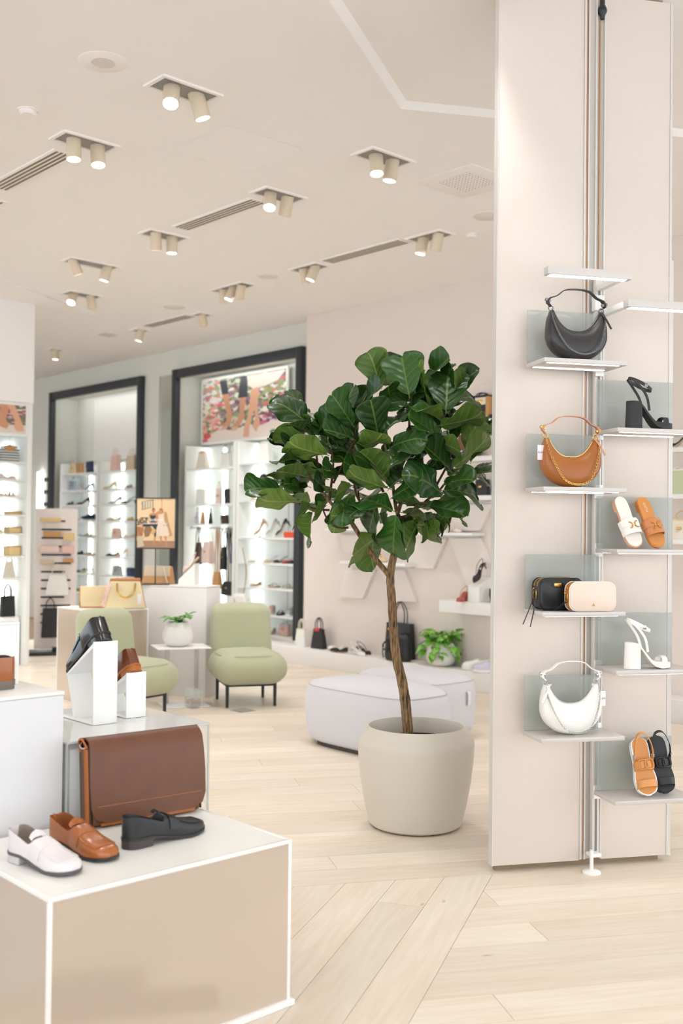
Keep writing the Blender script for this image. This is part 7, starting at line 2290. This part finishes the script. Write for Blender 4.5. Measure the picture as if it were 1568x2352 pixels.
# advertising sign on a slim stand
ps_ = r5 - e5 * 0.552 + f5 * 0.078 + Vector((0, 0, H5 + 0.0005))
t = thing('advert_sign', 'black framed advertising picture on a thin black stand', 'sign', ps_, R(4))
MB().rbox(-0.13, 0.13, -0.07, 0.07, 0, 0.006, 0.002, 1).build('base_plate', M_BLACKM, t)
MB().cyl(0.0055, 0.006, 0.335, 10).build('pole', M_BLACKM, t)
SW, SH = 0.365, 0.468
z0 = 0.325
for (x0, x1, q0, q1) in ((-SW / 2, SW / 2, 0, 0.010), (-SW / 2, SW / 2, SH - 0.010, SH), (-SW / 2, -SW / 2 + 0.010, 0.010, SH - 0.010), (SW / 2 - 0.010, SW / 2, 0.010, SH - 0.010)):
    MB().box(x0, x1, -0.012, 0.006, z0 + q0, z0 + q1).build('frame_side', M_BLACKM, t)
MB().box(-SW / 2 + 0.005, SW / 2 - 0.005, -0.003, 0.005, z0 + 0.005, z0 + SH - 0.005).build('backing_board', M_BLACKM, t)


def advert(U, V):
    img = np.zeros(U.shape + (3,))
    img[:] = (238, 204, 160)
    img += ((U - 0.5) * -10)[..., None] + ((0.4 - V) * 12)[..., None]

    def P(c, pts): img[inpoly(U, V, [((x - 95) / 945.0, (y - 115) / 1255.0) for (x, y) in pts])] = c
    P((172, 130, 100), [(95, 1180), (1040, 1200), (1040, 1380), (95, 1380)])
    P((150, 112, 84), [(700, 1190), (1040, 1195), (1040, 1225), (560, 1200)])
    P((196, 152, 108), [(770, 440), (830, 460), (880, 700), (980, 1050), (900, 1080), (820, 800), (780, 600)])
    P((222, 150, 90), [(692, 115), (715, 115), (722, 340), (705, 340)])
    P((168, 150, 116), [(205, 195), (500, 130), (500, 330), (210, 420)])
    for k in range(4): P((226, 212, 188), [(250 + 62 * k, 200 - 12 * k), (285 + 62 * k, 195 - 12 * k), (282 + 62 * k, 370 - 14 * k), (250 + 62 * k, 380 - 14 * k)])
    rg = np.random.default_rng(3)
    for k in range(120):
        x, y = rg.uniform(90, 360), rg.uniform(600, 820); r = rg.uniform(10, 26)
        P([(96, 96, 60), (70, 76, 52), (126, 110, 76), (110, 60, 60)][k % 4], [(x + r * math.cos(q), y + r * 0.7 * math.sin(q)) for q in np.linspace(0, 6.28, 7)[:-1]])
    P((196, 128, 74), [(95, 830), (280, 850), (240, 1080), (95, 1090)])
    for k in range(8): P((140, 90, 60), [(105 + 20 * k, 830), (113 + 20 * k, 830), (108 + 18 * k, 1060), (102 + 18 * k, 1060)])
    P((206, 188, 162), [(95, 1080), (300, 1085), (250, 1200), (285, 1320), (120, 1370), (110, 1150)])
    # figure in black
    P((206, 140, 96), [(405, 520), (460, 480), (550, 480), (600, 530), (620, 700), (560, 780), (440, 780), (390, 690)])
    P((198, 132, 90), [(470, 380), (500, 345), (535, 365), (545, 430), (515, 480), (480, 460)])
    P((90, 56, 40), [(462, 400), (490, 345), (530, 350), (548, 420), (535, 400), (505, 362), (482, 400), (475, 455)])
    P((44, 52, 50), [(428, 500), (440, 540), (545, 545), (560, 510), (570, 720), (430, 720)])
    P((40, 46, 46), [(250, 770), (440, 760), (620, 760), (580, 900), (575, 1085), (525, 1085), (530, 880), (480, 820), (240, 835)])
    P((200, 130, 82), [(530, 1090), (568, 1090), (545, 1250), (520, 1310), (505, 1300), (520, 1220)])
    P((150, 110, 70), [(300, 830), (440, 830), (480, 900), (400, 1080), (300, 1100), (270, 960)])
    P((222, 176, 108), [(495, 870), (575, 915), (510, 1055), (445, 1000)])
    # figure in white
    P((212, 148, 102), [(640, 400), (700, 350), (745, 400), (750, 480), (800, 560), (790, 700), (750, 800), (640, 700), (560, 470), (640, 420)])
    P((186, 120, 64), [(640, 390), (680, 348), (730, 370), (752, 470), (720, 470), (700, 400), (665, 420)])
    P((236, 216, 192), [(625, 520), (760, 490), (770, 700), (860, 850), (905, 1030), (850, 1060), (640, 1060), (580, 1030), (590, 850), (640, 700)])
    P((224, 204, 182), [(640, 860), (660, 860), (650, 1058), (600, 1040)])
    P((212, 146, 96), [(770, 1068), (850, 1068), (835, 1200), (855, 1330), (830, 1340), (810, 1220)])
    P((206, 138, 90), [(660, 1068), (715, 1068), (715, 1240), (660, 1270), (690, 1200)])
    P((222, 176, 108), [(730, 780), (815, 780), (770, 825)])
    # two illegible lines of white lettering
    for k in range(9):
        x = 420 + 40 * k
        P((248, 242, 244), [(x, 630 - (18 if k in (0, 3, 7) else 0)), (x + 12, 630 - (18 if k in (0, 3, 7) else 0)), (x + 12, 690), (x, 690)])
        P((248, 242, 244), [(x, 655), (x + 30, 650), (x + 30, 664), (x, 668)])
    for k in range(22):
        x = 262 + 27 * k
        P((232, 214, 228), [(x, 738), (x + 18, 738), (x + 18, 765), (x, 765)])
    return np.clip(img, 0, 255)


picture(t, 'print', SW - 0.02, SH - 0.02, 110, 140, advert, TR(0, -0.006, z0 + SH / 2))

# slatted stand with small goods
t = thing('slat_stand', 'white slotted floor stand with hanging small leather goods', 'display stand', AB(6.02, 11.55, 0), R(16))
MB().rbox(-0.24, 0.24, -0.012, 0.012, 0.06, 1.72, 0.004, 1).build('panel', mat('stand_blush', (236, 226, 220), 0.5), t)
MB().rbox(-0.30, 0.12, -0.22, 0.22, 0.0, 0.03, 0.004, 1).build('base', M_BLACKM, t)
MB().rbox(-0.03, 0.03, -0.03, 0.03, 0.03, 0.08, 0.003, 1).build('socket', M_BLACKM, t)
for k in range(13):
    z = 0.36 + 0.1 * k
    MB().box(-0.17, 0.17 if k % 3 else 0.10, -0.0145, -0.0115, z, z + 0.022).build('slot', hue('black'), t)
gs = 'small goods on the slat stand'
base = AB(6.02, 11.55, 0)
Rz = RZ(R(16))
stand_goods = [(-0.07, 1.56, 0.24, 0.05, 'straw', 'long straw wallet at the top of the slat stand'), (-0.05, 1.38, 0.20, 0.07, 'tan', 'tan wallet row high on the slat stand'), (0.14, 1.34, 0.13, 0.10, 'straw', 'straw purse at the right of the slat stand'), (-0.08, 1.20, 0.22, 0.08, 'blush', 'blush wallet in the middle of the slat stand'), (0.13, 1.19, 0.14, 0.09, 'pink', 'pink purse at the right of the slat stand'), (-0.10, 1.06, 0.16, 0.05, 'beige', 'beige card holder on the slat stand'), (0.14, 1.08, 0.12, 0.05, 'tan', 'tan purse above the white tote on the slat stand')]
for (x, z, w_, h_, c, lb) in stand_goods:
    o = thing('small_purse', lb, 'purse', base + Rz @ Vector((x, -0.05, z)), R(16), gs)
    MB().rbox(-w_ / 2, w_ / 2, -0.02, 0.02, 0, h_, 0.01, 2).build('body', hue(c), o)
    MB().tube([(0, 0.0, h_ * 0.98), (0, 0.0335, h_ * 1.02)], 0.004, 6).build('peg', M_SILVER, o)
o = thing('tote_bag', 'white tote with round handles hanging on the slat stand', 'bag', base + Rz @ Vector((0.02, -0.075, 0.70)), R(16), gs)
tote(o, 0.27, 0.24, 0.09, hue('white'), hue('cream'), 0.7, 0.5)
o = thing('tote_bag', 'black tote hanging low on the slat stand', 'bag', base + Rz @ Vector((-0.06, -0.075, 0.20)), R(16), gs)
tote(o, 0.20, 0.34, 0.09, hue('black'), hue('black'), 0.85, 0.35)
